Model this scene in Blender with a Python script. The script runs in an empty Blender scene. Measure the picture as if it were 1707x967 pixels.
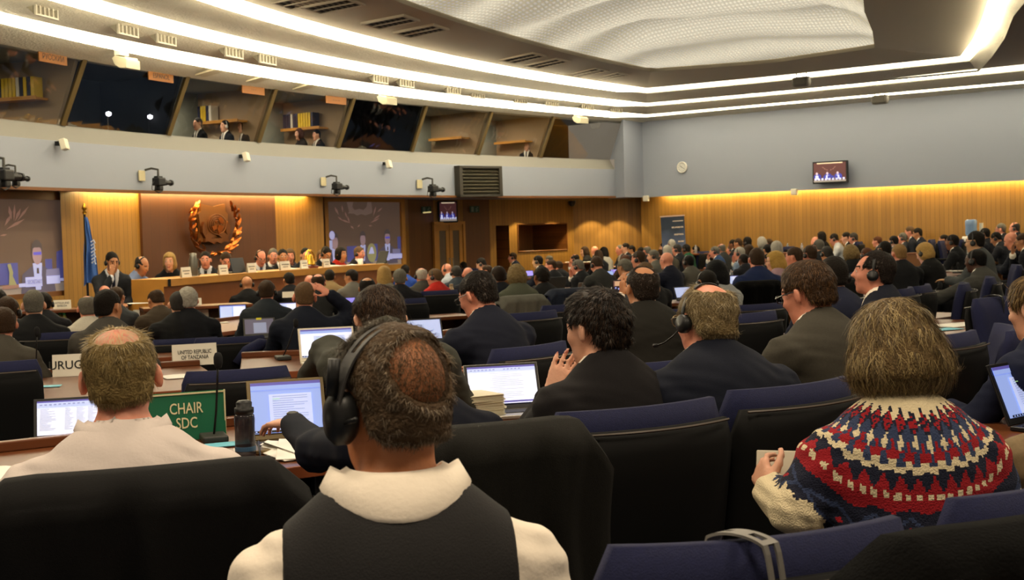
import bpy, bmesh, math, random
import numpy as np
from mathutils import Vector, Matrix, Euler

random.seed(7)
RNG = np.random.default_rng(11)
C = bpy.context.scene.collection
SC = bpy.context.scene
W, H, F = 1707.0, 967.0, 2164.0
CAM = Vector((0.0, 0.0, 1.5))
PITCH = math.atan(99.5 / F)
ROLL = math.atan(0.028)
_f = Vector((0, math.cos(PITCH), -math.sin(PITCH)))
_r0 = Vector((1, 0, 0)); _u0 = _r0.cross(_f)
_r = _r0 * math.cos(ROLL) - _u0 * math.sin(ROLL)
_u = _u0 * math.cos(ROLL) + _r0 * math.sin(ROLL)

def ray(px, py):
    return (_f * F + _r * (px - W / 2) - _u * (py - H / 2)).normalized()
def at_z(px, py, z):
    d = ray(px, py); return CAM + d * ((z - CAM.z) / d.z)
def at_y(px, py, Y):
    d = ray(px, py); return CAM + d * (Y / d.y)
def at_x(px, py, X):
    d = ray(px, py); return CAM + d * (X / d.x)
def proj(p):
    v = Vector(p) - CAM; z = v.dot(_f)
    return (W / 2 + F * v.dot(_r) / z, H / 2 - F * v.dot(_u) / z)
def at_plane(px, py, a, b):
    """point on the vertical plane through plan points a, b"""
    d = ray(px, py); n = Vector((b[1] - a[1], a[0] - b[0], 0))
    return CAM + d * (n.dot(Vector((a[0], a[1], 0)) - Vector((CAM.x, CAM.y, 0))) / n.dot(d))
def fz(x, y):
    v = -.857 * x + .514 * y
    return -.03 * min(max(v - 1.5, 0), 13.5)
def on_floor_plane(px, py, h):
    """point h above the raked floor seen at a pixel"""
    z = h
    for _ in range(8):
        p = at_z(px, py, z); z = h + fz(p.x, p.y)
    q_ = at_z(px, py, z); ok = lambda v: ROOM_LIMIT(v) >= 1.2 and ('pod_front' not in globals() or v.y < 12 or pod_front(v) > .75)
    if 'ROOM_LIMIT' in globals() and (q_.y < 0 or q_.y > 30 or not ok(q_)):
        for Y in np.arange(8, 34, .1):
            if not ok(at_y(px, py, Y)): break
            q_ = at_y(px, py, Y)
    return q_

# ---------------------------------------------------------------- materials
def lin(c):
    if isinstance(c, str):
        c = [int(c[i:i + 2], 16) / 255 for i in (0, 2, 4)]
    return tuple((x / 12.92 if x <= .04045 else ((x + .055) / 1.055) ** 2.4) for x in c)
_M = {}
def mat(name, col='808080', rough=.6, metal=0., emit=0., ecol=None, noise=0., nscale=20., bump=0., bscale=60., spec=.5, sheen=0., trans=0., alpha=1., ior=1.45):
    if name in _M: return _M[name]
    m = bpy.data.materials.new(name); m.use_nodes = True
    nt = m.node_tree; b = nt.nodes['Principled BSDF']
    c = lin(col) if isinstance(col, (str, list)) else tuple(col)
    b.inputs['Base Color'].default_value = (*c, 1)
    b.inputs['Roughness'].default_value = rough
    b.inputs['Metallic'].default_value = metal
    b.inputs['Specular IOR Level'].default_value = spec
    b.inputs['IOR'].default_value = ior
    if sheen: b.inputs['Sheen Weight'].default_value = sheen
    if trans: b.inputs['Transmission Weight'].default_value = trans
    if alpha < 1: b.inputs['Alpha'].default_value = alpha
    if emit:
        b.inputs['Emission Color'].default_value = (*(lin(ecol) if ecol else c), 1)
        b.inputs['Emission Strength'].default_value = emit
    if noise or bump:
        tc = nt.nodes.new('ShaderNodeTexCoord')
    if noise:
        n = nt.nodes.new('ShaderNodeTexNoise'); n.inputs['Scale'].default_value = nscale; n.inputs['Detail'].default_value = 5
        nt.links.new(tc.outputs['Object'], n.inputs['Vector'])
        mx = nt.nodes.new('ShaderNodeMix'); mx.data_type = 'RGBA'
        mx.inputs['A'].default_value = (*[x * (1 - noise) for x in c], 1)
        mx.inputs['B'].default_value = (*[min(1, x * (1 + noise)) for x in c], 1)
        nt.links.new(n.outputs['Fac'], mx.inputs['Factor'])
        nt.links.new(mx.outputs['Result'], b.inputs['Base Color'])
    if bump:
        n2 = nt.nodes.new('ShaderNodeTexNoise'); n2.inputs['Scale'].default_value = bscale; n2.inputs['Detail'].default_value = 4
        nt.links.new(tc.outputs['Object'], n2.inputs['Vector'])
        bp = nt.nodes.new('ShaderNodeBump'); bp.inputs['Strength'].default_value = bump; bp.inputs['Distance'].default_value = .02
        nt.links.new(n2.outputs['Fac'], bp.inputs['Height']); nt.links.new(bp.outputs['Normal'], b.inputs['Normal'])
    _M[name] = m
    return m

def wood_planks(name, col, width=.104, gap=.06, vary=.22, rough=.45):
    """vertical boards read from the UV map (u, v in metres)"""
    if name in _M: return _M[name]
    m = bpy.data.materials.new(name); m.use_nodes = True
    nt = m.node_tree; L = nt.links; b = nt.nodes['Principled BSDF']; N = nt.nodes.new
    c = lin(col)
    uv = N('ShaderNodeUVMap'); sp = N('ShaderNodeSeparateXYZ'); L.new(uv.outputs['UV'], sp.inputs['Vector'])
    dv = N('ShaderNodeMath'); dv.operation = 'DIVIDE'; dv.inputs[1].default_value = width; L.new(sp.outputs['X'], dv.inputs[0])
    fl = N('ShaderNodeMath'); fl.operation = 'FLOOR'; L.new(dv.outputs[0], fl.inputs[0])
    fr = N('ShaderNodeMath'); fr.operation = 'FRACT'; L.new(dv.outputs[0], fr.inputs[0])
    wn = N('ShaderNodeTexWhiteNoise'); wn.noise_dimensions = '1D'; L.new(fl.outputs[0], wn.inputs['W'])
    mp = N('ShaderNodeMapping'); mp.inputs['Scale'].default_value = (60, 1.5, 1); L.new(uv.outputs['UV'], mp.inputs['Vector'])
    nz = N('ShaderNodeTexNoise'); nz.inputs['Scale'].default_value = 1.5; nz.inputs['Detail'].default_value = 6; L.new(mp.outputs['Vector'], nz.inputs['Vector'])
    a = N('ShaderNodeMath'); a.operation = 'MULTIPLY_ADD'; a.inputs[1].default_value = vary; a.inputs[2].default_value = 1 - vary * .5 - .15; L.new(wn.outputs['Value'], a.inputs[0])
    a2 = N('ShaderNodeMath'); a2.operation = 'MULTIPLY_ADD'; a2.inputs[1].default_value = .3; L.new(nz.outputs['Fac'], a2.inputs[0]); L.new(a.outputs[0], a2.inputs[2])
    g = N('ShaderNodeMath'); g.operation = 'GREATER_THAN'; g.inputs[1].default_value = gap; L.new(fr.outputs[0], g.inputs[0])
    g2 = N('ShaderNodeMath'); g2.operation = 'MULTIPLY_ADD'; g2.inputs[1].default_value = .68; g2.inputs[2].default_value = .32; L.new(g.outputs[0], g2.inputs[0])
    pr = N('ShaderNodeMath'); pr.operation = 'MULTIPLY'; L.new(a2.outputs[0], pr.inputs[0]); L.new(g2.outputs[0], pr.inputs[1])
    mx = N('ShaderNodeMix'); mx.data_type = 'RGBA'; mx.inputs['A'].default_value = (0, 0, 0, 1); mx.inputs['B'].default_value = (*c, 1)
    L.new(pr.outputs[0], mx.inputs['Factor']); L.new(mx.outputs['Result'], b.inputs['Base Color'])
    mx.clamp_factor = False
    b.inputs['Roughness'].default_value = rough
    bp = N('ShaderNodeBump'); bp.inputs['Strength'].default_value = .5; bp.inputs['Distance'].default_value = .01
    L.new(g.outputs[0], bp.inputs['Height']); L.new(bp.outputs['Normal'], b.inputs['Normal'])
    _M[name] = m
    return m

# ---------------------------------------------------------------- mesh builder
class MB:
    def __init__(s): s.v = []; s.f = []; s.m = []; s.uv = []
    def add(s, vs, fs, mi=0, uvs=None):
        b = len(s.v); s.v += [tuple(v) for v in vs]
        for k, f in enumerate(fs):
            s.f.append([b + i for i in f]); s.m.append(mi)
            s.uv.append(uvs[k] if uvs else None)
        return s
    def quad(s, a, b, c, d, mi=0, uv=None): return s.add([a, b, c, d], [(0, 1, 2, 3)], mi, [uv] if uv else None)
    def box(s, c, d, R=None, mi=0, bev=0.):
        hx, hy, hz = d[0] / 2, d[1] / 2, d[2] / 2
        R = R or Matrix.Identity(3); c = Vector(c)
        if bev <= 0:
            vs = [c + R @ Vector((x * hx, y * hy, z * hz)) for x in (-1, 1) for y in (-1, 1) for z in (-1, 1)]
            return s.add(vs, [(0, 1, 3, 2), (4, 6, 7, 5), (0, 4, 5, 1), (2, 3, 7, 6), (0, 2, 6, 4), (1, 5, 7, 3)], mi)
        bm = bmesh.new(); bmesh.ops.create_cube(bm, size=1)
        for v in bm.verts: v.co = Vector((v.co.x * d[0], v.co.y * d[1], v.co.z * d[2]))
        bmesh.ops.bevel(bm, geom=bm.edges[:], offset=min(bev, min(d) * .45), segments=3, affect='EDGES', profile=.5)
        bm.verts.index_update()
        s.add([c + R @ v.co for v in bm.verts], [[v.index for v in f.verts] for f in bm.faces], mi); bm.free(); return s
    def tube(s, pts, r, n=8, mi=0, cap=True):
        pts = [Vector(p) for p in pts]; rs = r if isinstance(r, (list, tuple)) else [r] * len(pts)
        vs = []; up = None
        for i, p in enumerate(pts):
            t = (pts[min(i + 1, len(pts) - 1)] - pts[max(i - 1, 0)]).normalized()
            if up is None:
                up = Vector((0, 0, 1)) if abs(t.z) < .9 else Vector((1, 0, 0))
            a = t.cross(up).normalized(); b = a.cross(t).normalized(); up = b
            vs += [p + (a * math.cos(2 * math.pi * k / n) + b * math.sin(2 * math.pi * k / n)) * rs[i] for k in range(n)]
        fs = [(i * n + k, i * n + (k + 1) % n, (i + 1) * n + (k + 1) % n, (i + 1) * n + k) for i in range(len(pts) - 1) for k in range(n)]
        if cap: fs += [tuple(range(n - 1, -1, -1)), tuple((len(pts) - 1) * n + k for k in range(n))]
        return s.add(vs, fs, mi)
    def lathe(s, prof, c=(0, 0, 0), n=24, mi=0, axis='z', cap=True):
        c = Vector(c); vs = []
        for r, z in prof:
            for k in range(n):
                a = 2 * math.pi * k / n; x, y = r * math.cos(a), r * math.sin(a)
                vs.append(c + (Vector((x, y, z)) if axis == 'z' else Vector((z, x, y)) if axis == 'x' else Vector((x, z, y))))
        fs = [(i * n + k, i * n + (k + 1) % n, (i + 1) * n + (k + 1) % n, (i + 1) * n + k) for i in range(len(prof) - 1) for k in range(n)]
        if cap: fs += [tuple(range(n)), tuple((len(prof) - 1) * n + k for k in range(n))]
        return s.add(vs, fs, mi)
    def prism(s, poly, z0, z1, T=None, mi=0):
        """2-D polygon (x, y) extruded z0..z1, transformed by T"""
        T = T or Matrix.Identity(4); n = len(poly)
        vs = [T @ Vector((x, y, z0)) for x, y in poly] + [T @ Vector((x, y, z1)) for x, y in poly]
        fs = [tuple(range(n - 1, -1, -1)), tuple(range(n, 2 * n))] + [(i, (i + 1) % n, n + (i + 1) % n, n + i) for i in range(n)]
        return s.add(vs, fs, mi)
    def ruled(s, A, B, thick=0., mi=0, u0=0.):
        """strip between two polylines of equal length (optionally thickened upward)"""
        n = len(A); vs = list(A) + list(B)
        fs = [(i, i + 1, n + i + 1, n + i) for i in range(n - 1)]
        us = [u0]
        for i in range(n - 1): us.append(us[-1] + (Vector(A[i + 1]) - Vector(A[i])).length)
        hs = [(Vector(B[i]) - Vector(A[i])).length for i in range(n)]
        uvs = [((us[i], 0), (us[i + 1], 0), (us[i + 1], hs[i + 1]), (us[i], hs[i])) for i in range(n - 1)]
        s.add(vs, fs, mi, uvs)
        if thick:
            up = Vector((0, 0, thick)); t = [Vector(v) + up for v in vs]
            s.add(t, [f[::-1] for f in fs], mi)
            s.ruled(A, [Vector(v) + up for v in A], 0, mi); s.ruled(B, [Vector(v) + up for v in B], 0, mi)
        return s
    def mesh(s, name, mats, smooth=False):
        me = bpy.data.meshes.new(name); me.from_pydata(s.v, [], s.f)
        for m in (mats if isinstance(mats, (list, tuple)) else [mats]): me.materials.append(m)
        if len(me.polygons) == len(s.m): me.polygons.foreach_set('material_index', s.m)
        if any(u is not None for u in s.uv):
            l = me.uv_layers.new(name='UVMap')
            for p in me.polygons:
                u = s.uv[p.index]
                if u:
                    for k, li in enumerate(p.loop_indices): l.data[li].uv = u[k]
        if smooth:
            me.polygons.foreach_set('use_smooth', [True] * len(me.polygons))
        me.update(); return me
    def build(s, name, mats, parent=None, smooth=False, loc=None, rot=None):
        return link(name, s.mesh(name, mats, smooth), parent, loc, rot)

def link(name, data, parent=None, loc=None, rot=None):
    o = bpy.data.objects.new(name, data); C.objects.link(o)
    if parent: o.parent = parent
    if loc is not None: o.location = loc
    if rot is not None: o.rotation_euler = rot
    return o
def tag(o, label=None, cat=None, group=None, kind=None):
    if label: o['label'] = label
    if cat: o['category'] = cat
    if group: o['group'] = group
    if kind: o['kind'] = kind
    return o
def thing(name, label, cat, loc=(0, 0, 0), rz=0., group=None, scale=None):
    o = bpy.data.objects.new(name, None); C.objects.link(o); o.empty_display_size = .1
    o.location = loc; o.rotation_euler = (0, 0, rz)
    if scale: o.scale = scale
    return tag(o, label, cat, group)
def re_stem(n): return n.split('.')[0]
def struct(o): o['kind'] = 'structure'; return o
def copy_tree(o, parent=None):
    c = o.copy(); C.objects.link(c)
    if parent: c.parent = parent
    for ch in o.children: copy_tree(ch, c)
    return c
_TX = {}
def text_mesh(body, size=.1, xs=1., align='CENTER', ext=.0006, m=None, bold=0.):
    key = (body, size, xs, align, m.name, bold)
    if key in _TX: return _TX[key]
    cu = bpy.data.curves.new('lettering', 'FONT'); cu.body = body; cu.size = size; cu.extrude = ext; cu.offset = bold
    cu.align_x = align; cu.align_y = 'CENTER'; cu.space_line = .95; cu.resolution_u = 3
    o = bpy.data.objects.new('lettering', cu); C.objects.link(o)
    dg = bpy.context.evaluated_depsgraph_get(); dg.update()
    me = bpy.data.meshes.new_from_object(o.evaluated_get(dg)); me.name = 'lettering'
    bpy.data.objects.remove(o); bpy.data.curves.remove(cu)
    for v in me.vertices: v.co.x *= xs
    me.materials.clear(); me.materials.append(m)
    _TX[key] = me
    return me
def frame_m(origin, xdir, zdir=(0, 0, 1)):
    """matrix with local X along xdir, local Z as near zdir as can be, local -Y the side seen"""
    x = Vector(xdir).normalized(); z = Vector(zdir); y = z.cross(x).normalized(); z = x.cross(y).normalized()
    M = Matrix((x, y, z)).transposed().to_4x4(); M.translation = Vector(origin); return M
def face_m(origin, xdir, up=(0, 0, 1)):
    """matrix whose XY plane is a vertical face: X along xdir, Y up, Z out of the face"""
    x = Vector(xdir).normalized(); y = Vector(up).normalized(); z = x.cross(y).normalized(); y = z.cross(x)
    M = Matrix((x, y, z)).transposed().to_4x4(); M.translation = Vector(origin); return M
def area(name, loc, size, energy, col=(1, 1, 1), rot=(0, 0, 0), size_y=None, spread=None):
    l = bpy.data.lights.new(name, 'AREA'); l.energy = energy; l.color = col; l.size = size
    if size_y: l.shape = 'RECTANGLE'; l.size_y = size_y
    if spread: l.spread = spread
    o = bpy.data.objects.new(name, l); C.objects.link(o); o.location = loc; o.rotation_euler = rot
    return o
# ================================================================ materials of the room
PLASTER = mat('textured_plaster', 'cfc8b4', .9, bump=.9, bscale=28, noise=.07, nscale=9)
TAUPE = mat('smooth_ceiling_plaster', 'b5aa94', .85)
BLUEGREY = mat('blue_grey_paint', '878c97', .7)
LEDGE = mat('pale_ledge_paint', '7b7973', .7)
TUBE = mat('cove_tube_light', 'fff6e0', .5, emit=4.0, ecol='fff6dc')
TUBE2 = mat('fluorescent_tube', 'fff6e0', .5, emit=45, ecol='fff1d0')
WOODW = wood_planks('oak_wall_boards', '90682a')
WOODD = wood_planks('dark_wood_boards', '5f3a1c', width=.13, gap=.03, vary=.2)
WOODM = wood_planks('mid_brown_panel_boards', '4f2c11', width=.22, gap=.02, vary=.1)
OAK = mat('oak_veneer', 'b98238', .4, noise=.15, nscale=6)
OAKD = mat('dark_oak', '6d431c', .45, noise=.15, nscale=6)
BLACK = mat('black_plastic', '0c0c0d', .45)
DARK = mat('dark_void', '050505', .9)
GREY = mat('grey_metal', '8d8a84', .5, metal=.3)
CREAM = mat('cream_plastic', 'd9d2bd', .5)
BEIGE = mat('booth_plaster', '9a8468', .9)
CARPET = mat('blue_carpet', '2b3a55', .95, noise=.3, nscale=80, bump=.3, bscale=200)

# ================================================================ ceiling edges (traced, each at its own height)
NF, NR, NC = 26, 12, 9
def resample(pts, n):
    pts = [Vector(p) for p in pts]; d = [0]
    for i in range(len(pts) - 1): d.append(d[-1] + (pts[i + 1] - pts[i]).length)
    out = []
    for k in range(n):
        t = d[-1] * k / (n - 1); i = 0
        while i < len(pts) - 2 and d[i + 1] < t: i += 1
        out.append(pts[i].lerp(pts[i + 1], (t - d[i]) / max(1e-9, d[i + 1] - d[i])))
    return out
def edge(z, front, right, ymin=7., curve=None, ext=None, xr=2500):
    P = [at_z(px, py, z) for px, py in front]
    co = np.polyfit([p.y for p in P], [p.x for p in P], 2, w=[1] * (len(P) - 1) + [6])
    yc = P[-1].y
    A = [Vector((np.polyval(co, y), y, z)) for y in np.linspace(ymin, yc, NF)]
    R = [at_z(px, py, z) for px, py in right]
    if curve is None:
        d = (R[-1] - A[-1]).normalized()
        B = resample([A[-1], R[0], R[-1], R[-1] + d * 12], NR)
        return A, B, None
    B = resample([A[-1]] + R, NR)
    Cc = [R[-1]] + [at_z(px, py, z) for px, py in curve] + [Vector((x, y, z)) for x, y in ext]
    return A, B, resample(Cc, NC)
eA = edge(4.15, [(0, 78), (430, 143.5), (860, 194), (1078, 209)], [(1280, 192), (1707, 159)])
eL1 = edge(4.26, [(0, 38), (430, 118), (860, 184), (1078, 196)], [(1280, 176.8), (1707, 139.5)])
eT1 = edge(4.25, [(0, 23), (430, 105), (860, 172), (1078, 191)], [(1280, 173.2), (1707, 135.0)])
eL2 = edge(4.37, [(87, 0), (430, 80), (860, 155), (1078, 178)], [(1280, 160), (1707, 118)])
eT2 = edge(4.385, [(157, 0), (430, 66), (860, 147), (1078, 172)], [(1280, 154), (1707, 109)])
eT2c = edge(4.385, [(157, 0), (430, 66), (860, 147), (1078, 172)], [(1280, 154), (1631, 120)],
            curve=[(1665, 82), (1686, 44), (1691, 17), (1690, 0)], ext=[(6.5, 13), (5.9, 9.5), (5.2, 7)])
eL3 = edge(4.49, [(330, 0), (430, 29), (860, 126), (1078, 156)], [(1280, 137), (1616, 102)],
           curve=[(1652, 61), (1666, 34), (1671, 14), (1672, 0)], ext=[(6.3, 13), (5.7, 9.5), (5.0, 7)])
eT3 = edge(4.54, [(400, 0), (430, 8), (860, 113), (1078, 147)], [(1280, 128), (1601, 94)],
           curve=[(1628, 58), (1642, 17), (1643, 5), (1643, 0)], ext=[(5.9, 13), (5.3, 9.5), (4.6, 7)])
eM = edge(4.67, [(655, 0), (860, 66), (970, 96), (1085, 120)], [(1280, 106), (1458, 80)],
          curve=[(1456, 58), (1449, 34), (1440, 18), (1427, 0)], ext=[(3.9, 12.5), (3.3, 9.5), (2.6, 7)])
def flat(e): return e[0] + e[1][1:] + (e[2][1:] if e[2] else [])

def band(name, e0, e1, m, thick=.1):
    o = MB().ruled(flat(e0), flat(e1), thick).build(name, m, smooth=False)
    return struct(o)
band('ceiling_band', eA, eL1, PLASTER)
band('ceiling_band', eT1, eL2, PLASTER)
band('ceiling_band', eT2c, eL3, PLASTER)
band('ceiling_panel', eT3, eM, TAUPE, .05)
# crease fin on the smooth ceiling beyond the mesh
up = Vector((0, 0, 1))
def strip_light(e0, e1, label):
    A, B = flat(e0), flat(e1)
    n = len(A); rows = []
    for t, dz in ((0, .02), (.5, .02), (1, .02)):
        rows.append([a.lerp(b, t) + up * dz for a, b in zip(A, B)])
    mb = MB()
    for i in range(2): mb.ruled(rows[i], rows[i + 1])
    o = mb.build('cove_light', TUBE, smooth=True)
    tag(o, label, 'light')
    kk = [1. if i < NF - 1 or i >= NF + NR - 1 else .25 for i in range(n)]
    MB().tube([p - up * .085 * k for p, k in zip(rows[1], kk)], [.03 * max(k, .4) for k in kk], 6).build('tube', TUBE2, o, smooth=True)
    # tray above
    return o
strip_light(eL1, eT1, 'lowest glowing white cove light just above the booth windows')
strip_light(eL2, eT2, 'middle glowing white cove light running above the row of boxed air vents')
strip_light(eL3, eT3, 'innermost and brightest glowing cove light, bending around beside the mesh ceiling')
# smooth ceiling outside the bent band
Aout = eT2c[2]
tl = [eT2c[2][0] + (Vector((eT2[1][-1].x, eT2[1][-1].y, 4.385)) - eT2c[2][0]) * (i / (NC - 1)) for i in range(NC)]
struct(MB().ruled([p + up * .02 for p in Aout], [p + up * .02 for p in tl], .05).build('ceiling_panel', TAUPE))
# upper slab closing the room
struct(MB().box((4, 18, 6.2), (60, 50, .1)).build('ceiling', TAUPE))

# ---- mesh vault: sagging woven net, glow and fold shading put into its emission
M_net = bpy.data.materials.new('woven_net'); M_net.use_nodes = True
nt = M_net.node_tree; b = nt.nodes['Principled BSDF']; L = nt.links; N = nt.nodes.new
tc = N('ShaderNodeTexCoord'); mp = N('ShaderNodeMapping'); mp.inputs['Rotation'].default_value = (0, 0, .55)
L.new(tc.outputs['Object'], mp.inputs['Vector'])
w1 = N('ShaderNodeTexWave'); w1.inputs['Scale'].default_value = 4.4; w1.inputs['Distortion'].default_value = 1.2; w1.bands_direction = 'X'
w2 = N('ShaderNodeTexWave'); w2.inputs['Scale'].default_value = 3.0; w2.inputs['Distortion'].default_value = 1.2; w2.bands_direction = 'Y'
L.new(mp.outputs['Vector'], w1.inputs['Vector']); L.new(mp.outputs['Vector'], w2.inputs['Vector'])
mu = N('ShaderNodeMath'); mu.operation = 'MULTIPLY'; L.new(w1.outputs['Fac'], mu.inputs[0]); L.new(w2.outputs['Fac'], mu.inputs[1])
mx = N('ShaderNodeMix'); mx.data_type = 'RGBA'; mx.inputs['A'].default_value = (*lin('c9c1a6'), 1); mx.inputs['B'].default_value = (*lin('fffbe6'), 1)
L.new(mu.outputs[0], mx.inputs['Factor']); L.new(mx.outputs['Result'], b.inputs['Base Color'])
w3 = N('ShaderNodeTexWave'); w3.inputs['Scale'].default_value = .16; w3.inputs['Distortion'].default_value = 5; w3.inputs['Detail'].default_value = 2; w3.inputs['Detail Scale'].default_value = .6; w3.bands_direction = 'Y'  # broad light and dark folds painted into the emission
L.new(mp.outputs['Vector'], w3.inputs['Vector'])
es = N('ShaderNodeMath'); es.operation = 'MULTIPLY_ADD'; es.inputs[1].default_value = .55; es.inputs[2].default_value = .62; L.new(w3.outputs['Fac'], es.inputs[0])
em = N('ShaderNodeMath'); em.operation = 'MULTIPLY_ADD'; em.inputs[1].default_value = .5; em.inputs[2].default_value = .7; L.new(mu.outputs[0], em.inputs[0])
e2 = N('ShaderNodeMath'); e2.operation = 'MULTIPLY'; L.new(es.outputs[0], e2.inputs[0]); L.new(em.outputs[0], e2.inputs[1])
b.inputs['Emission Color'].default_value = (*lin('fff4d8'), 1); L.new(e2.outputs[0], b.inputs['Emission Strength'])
bp = N('ShaderNodeBump'); bp.inputs['Strength'].default_value = .8; bp.inputs['Distance'].default_value = .05
L.new(mu.outputs[0], bp.inputs['Height']); L.new(bp.outputs['Normal'], b.inputs['Normal'])
b.inputs['Roughness'].default_value = .8
ring0 = resample(flat(eM), 120) 
cen = Vector((1.6, 15.5, 0)); vs = []; fs = []; K = 44; n = len(ring0)
dR = Vector((.83, -.55, 0)); dN = Vector((-.55, -.83, 0))
for k in range(K + 1):
    t = k / K
    for p in ring0:
        q = Vector((p.x, p.y, 0)).lerp(cen, t)
        u = q.dot(dN); v = q.dot(dR)
        z = 4.74 + .75 * (1 - (1 - t) ** 2) + min(1, t * 5) * (.11 * math.sin(u * 2.9 + 1.1 * math.sin(v * .6)) + .05 * math.sin(v * 1.4 + u))
        vs.append((q.x, q.y, z))
fs = [(k * n + i, k * n + (i + 1) % n, (k + 1) * n + (i + 1) % n, (k + 1) * n + i) for k in range(K) for i in range(n)]
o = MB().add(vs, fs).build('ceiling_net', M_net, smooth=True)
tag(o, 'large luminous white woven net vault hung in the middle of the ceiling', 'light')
struct(MB().ruled(flat(eM), [p + up * .16 for p in flat(eM)]).build('ceiling_panel', TAUPE))

# ================================================================ front gallery
GP = [at_z(px, py, 3.246) for px, py in ((0, 194), (430, 233.5), (860, 259.5), (1022, 264.5))]
gco = np.polyfit([p.y for p in GP], [p.x for p in GP], 2)
gd = np.polyder(gco)
def gal(y, o=0., z=0.):
    x = np.polyval(gco, y); s = np.polyval(gd, y); t = Vector((s, 1, 0)).normalized(); nn = Vector((t.y, -t.x, 0))
    p = Vector((x, y, 0)) + nn * o; return Vector((p.x, p.y, z))
def gal_at(px, z=3.246, o=0.):
    """y on the gallery curve where it is seen at image column px"""
    lo, hi = 6., 36.
    for _ in range(50):
        m_ = (lo + hi) / 2
        if proj(gal(m_, o, z))[0] < px: lo = m_
        else: hi = m_
    return lo
def gline(o, z, y0=9., y1=None, n=40):
    y1 = y1 or gal_at(1024)
    return [gal(y, o, z) for y in np.linspace(y0, y1, n)]
yE = gal_at(1024)
struct(MB().ruled(gline(0, 2.29), gline(0, 2.98)).build('wall_gallery', BLUEGREY, smooth=True))
struct(MB().ruled(gline(0, 2.98), gline(-.16, 3.235)).ruled(gline(-.16, 3.235), gline(-.19, 3.235)).build('wall_ledge', LEDGE, smooth=False))
yA_, yB_ = gal_at(143, 2.3, -.3), gal_at(527, 2.3, -.3)
struct(MB().ruled(gline(0.03, 2.285, 9, yA_), gline(-6, 2.285, 9, yA_)).ruled(gline(0.03, 2.285, yB_), gline(-6, 2.285, yB_))
       .ruled(gline(.03, 2.285, yA_, yB_), gline(-.10, 2.285, yA_, yB_)).ruled(gline(-.10, 2.285, yA_, yB_), gline(-.10, 2.7, yA_, yB_)).build('ceiling_soffit', mat('soffit_paint', '8c8680', .7)))
struct(MB().ruled(gline(.035, 2.255), gline(.035, 2.30)).ruled(gline(.035, 2.255), gline(-.1, 2.255)).build('trim_1', OAKD))
# glass: tilted outward, pane by pane
GLASS = bpy.data.materials.new('booth_glass'); GLASS.use_nodes = True
nt = GLASS.node_tree; nt.nodes.clear(); N = nt.nodes.new; L = nt.links
out = N('ShaderNodeOutputMaterial'); mxs = N('ShaderNodeMixShader'); tr = N('ShaderNodeBsdfTransparent'); gl = N('ShaderNodeBsdfGlossy')
gl.inputs['Roughness'].default_value = .03; tr.inputs['Color'].default_value = (.55, .56, .55, 1); gl.inputs['Color'].default_value = (.8, .82, .85, 1)
mxs.inputs['Fac'].default_value = .12
L.new(tr.outputs[0], mxs.inputs[1]); L.new(gl.outputs[0], mxs.inputs[2]); L.new(mxs.outputs[0], out.inputs['Surface'])
aco = np.polyfit([p.y for p in eA[0]], [p.x for p in eA[0]], 2)
def glass_pt(y, t):
    a = gal(y, -.14, 3.235); b_ = gal(y, .30, 4.17); return a.lerp(b_, t)
MULL = [-190, 116, 291, 440, 572, 694, 804, 908, 1026]
YM = [gal_at(px, 3.4) for px in MULL]; YM[-1] = yE
MULLM = mat('bronze_mullion', '5a4a2a', .5, metal=.2)
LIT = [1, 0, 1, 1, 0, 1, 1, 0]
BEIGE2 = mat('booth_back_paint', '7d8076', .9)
for i in range(len(YM) - 1):
    ys = np.linspace(YM[i], YM[i + 1], 7)
    y0_, y1_ = YM[i] + .02, YM[i + 1] - .02; bm_ = BEIGE2 if LIT[i] else DARK  # unlit booths have their shade painted in as black surfaces
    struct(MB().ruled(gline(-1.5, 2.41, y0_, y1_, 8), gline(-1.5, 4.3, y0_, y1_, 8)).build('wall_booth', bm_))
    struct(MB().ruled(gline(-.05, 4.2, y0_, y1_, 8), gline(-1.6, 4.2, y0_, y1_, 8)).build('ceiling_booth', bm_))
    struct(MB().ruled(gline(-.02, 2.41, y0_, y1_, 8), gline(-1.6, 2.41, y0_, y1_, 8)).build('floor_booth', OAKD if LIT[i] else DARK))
    w = MB().ruled([glass_pt(y, 0) for y in ys], [glass_pt(y, 1) for y in ys]).build('window_%d' % (i + 1), GLASS)
    struct(w)
    y = YM[i + 1]
    if i < len(YM) - 2:
        tdir = (gal(y + .1) - gal(y - .1)).normalized()
        m_ = MB().tube([glass_pt(y, 0), glass_pt(y, 1)], .05, 4)
        m_.build('mullion', MULLM, w)
        # partition wall behind the mullion
        a0, a1 = gal(y, -.22, 2.62), gal(y, -1.5, 2.62); h = Vector((0, 0, 1.58)); tt = tdir * .06
        pm = MB().prism([(0, 0), (1.28, 0), (1.28, 1.58), (-.40, 1.58), (.0, .62)], -.04, .04,
                        face_m(a0, a1 - a0))
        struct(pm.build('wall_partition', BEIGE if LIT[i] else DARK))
    if LIT[i]:
        p = gal((YM[i] + YM[i + 1]) / 2, -.9, 4.12)
        struct_l = area('booth_lamp', p, .7, 60 if i < 4 else 70, (1, .86, .66))
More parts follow.
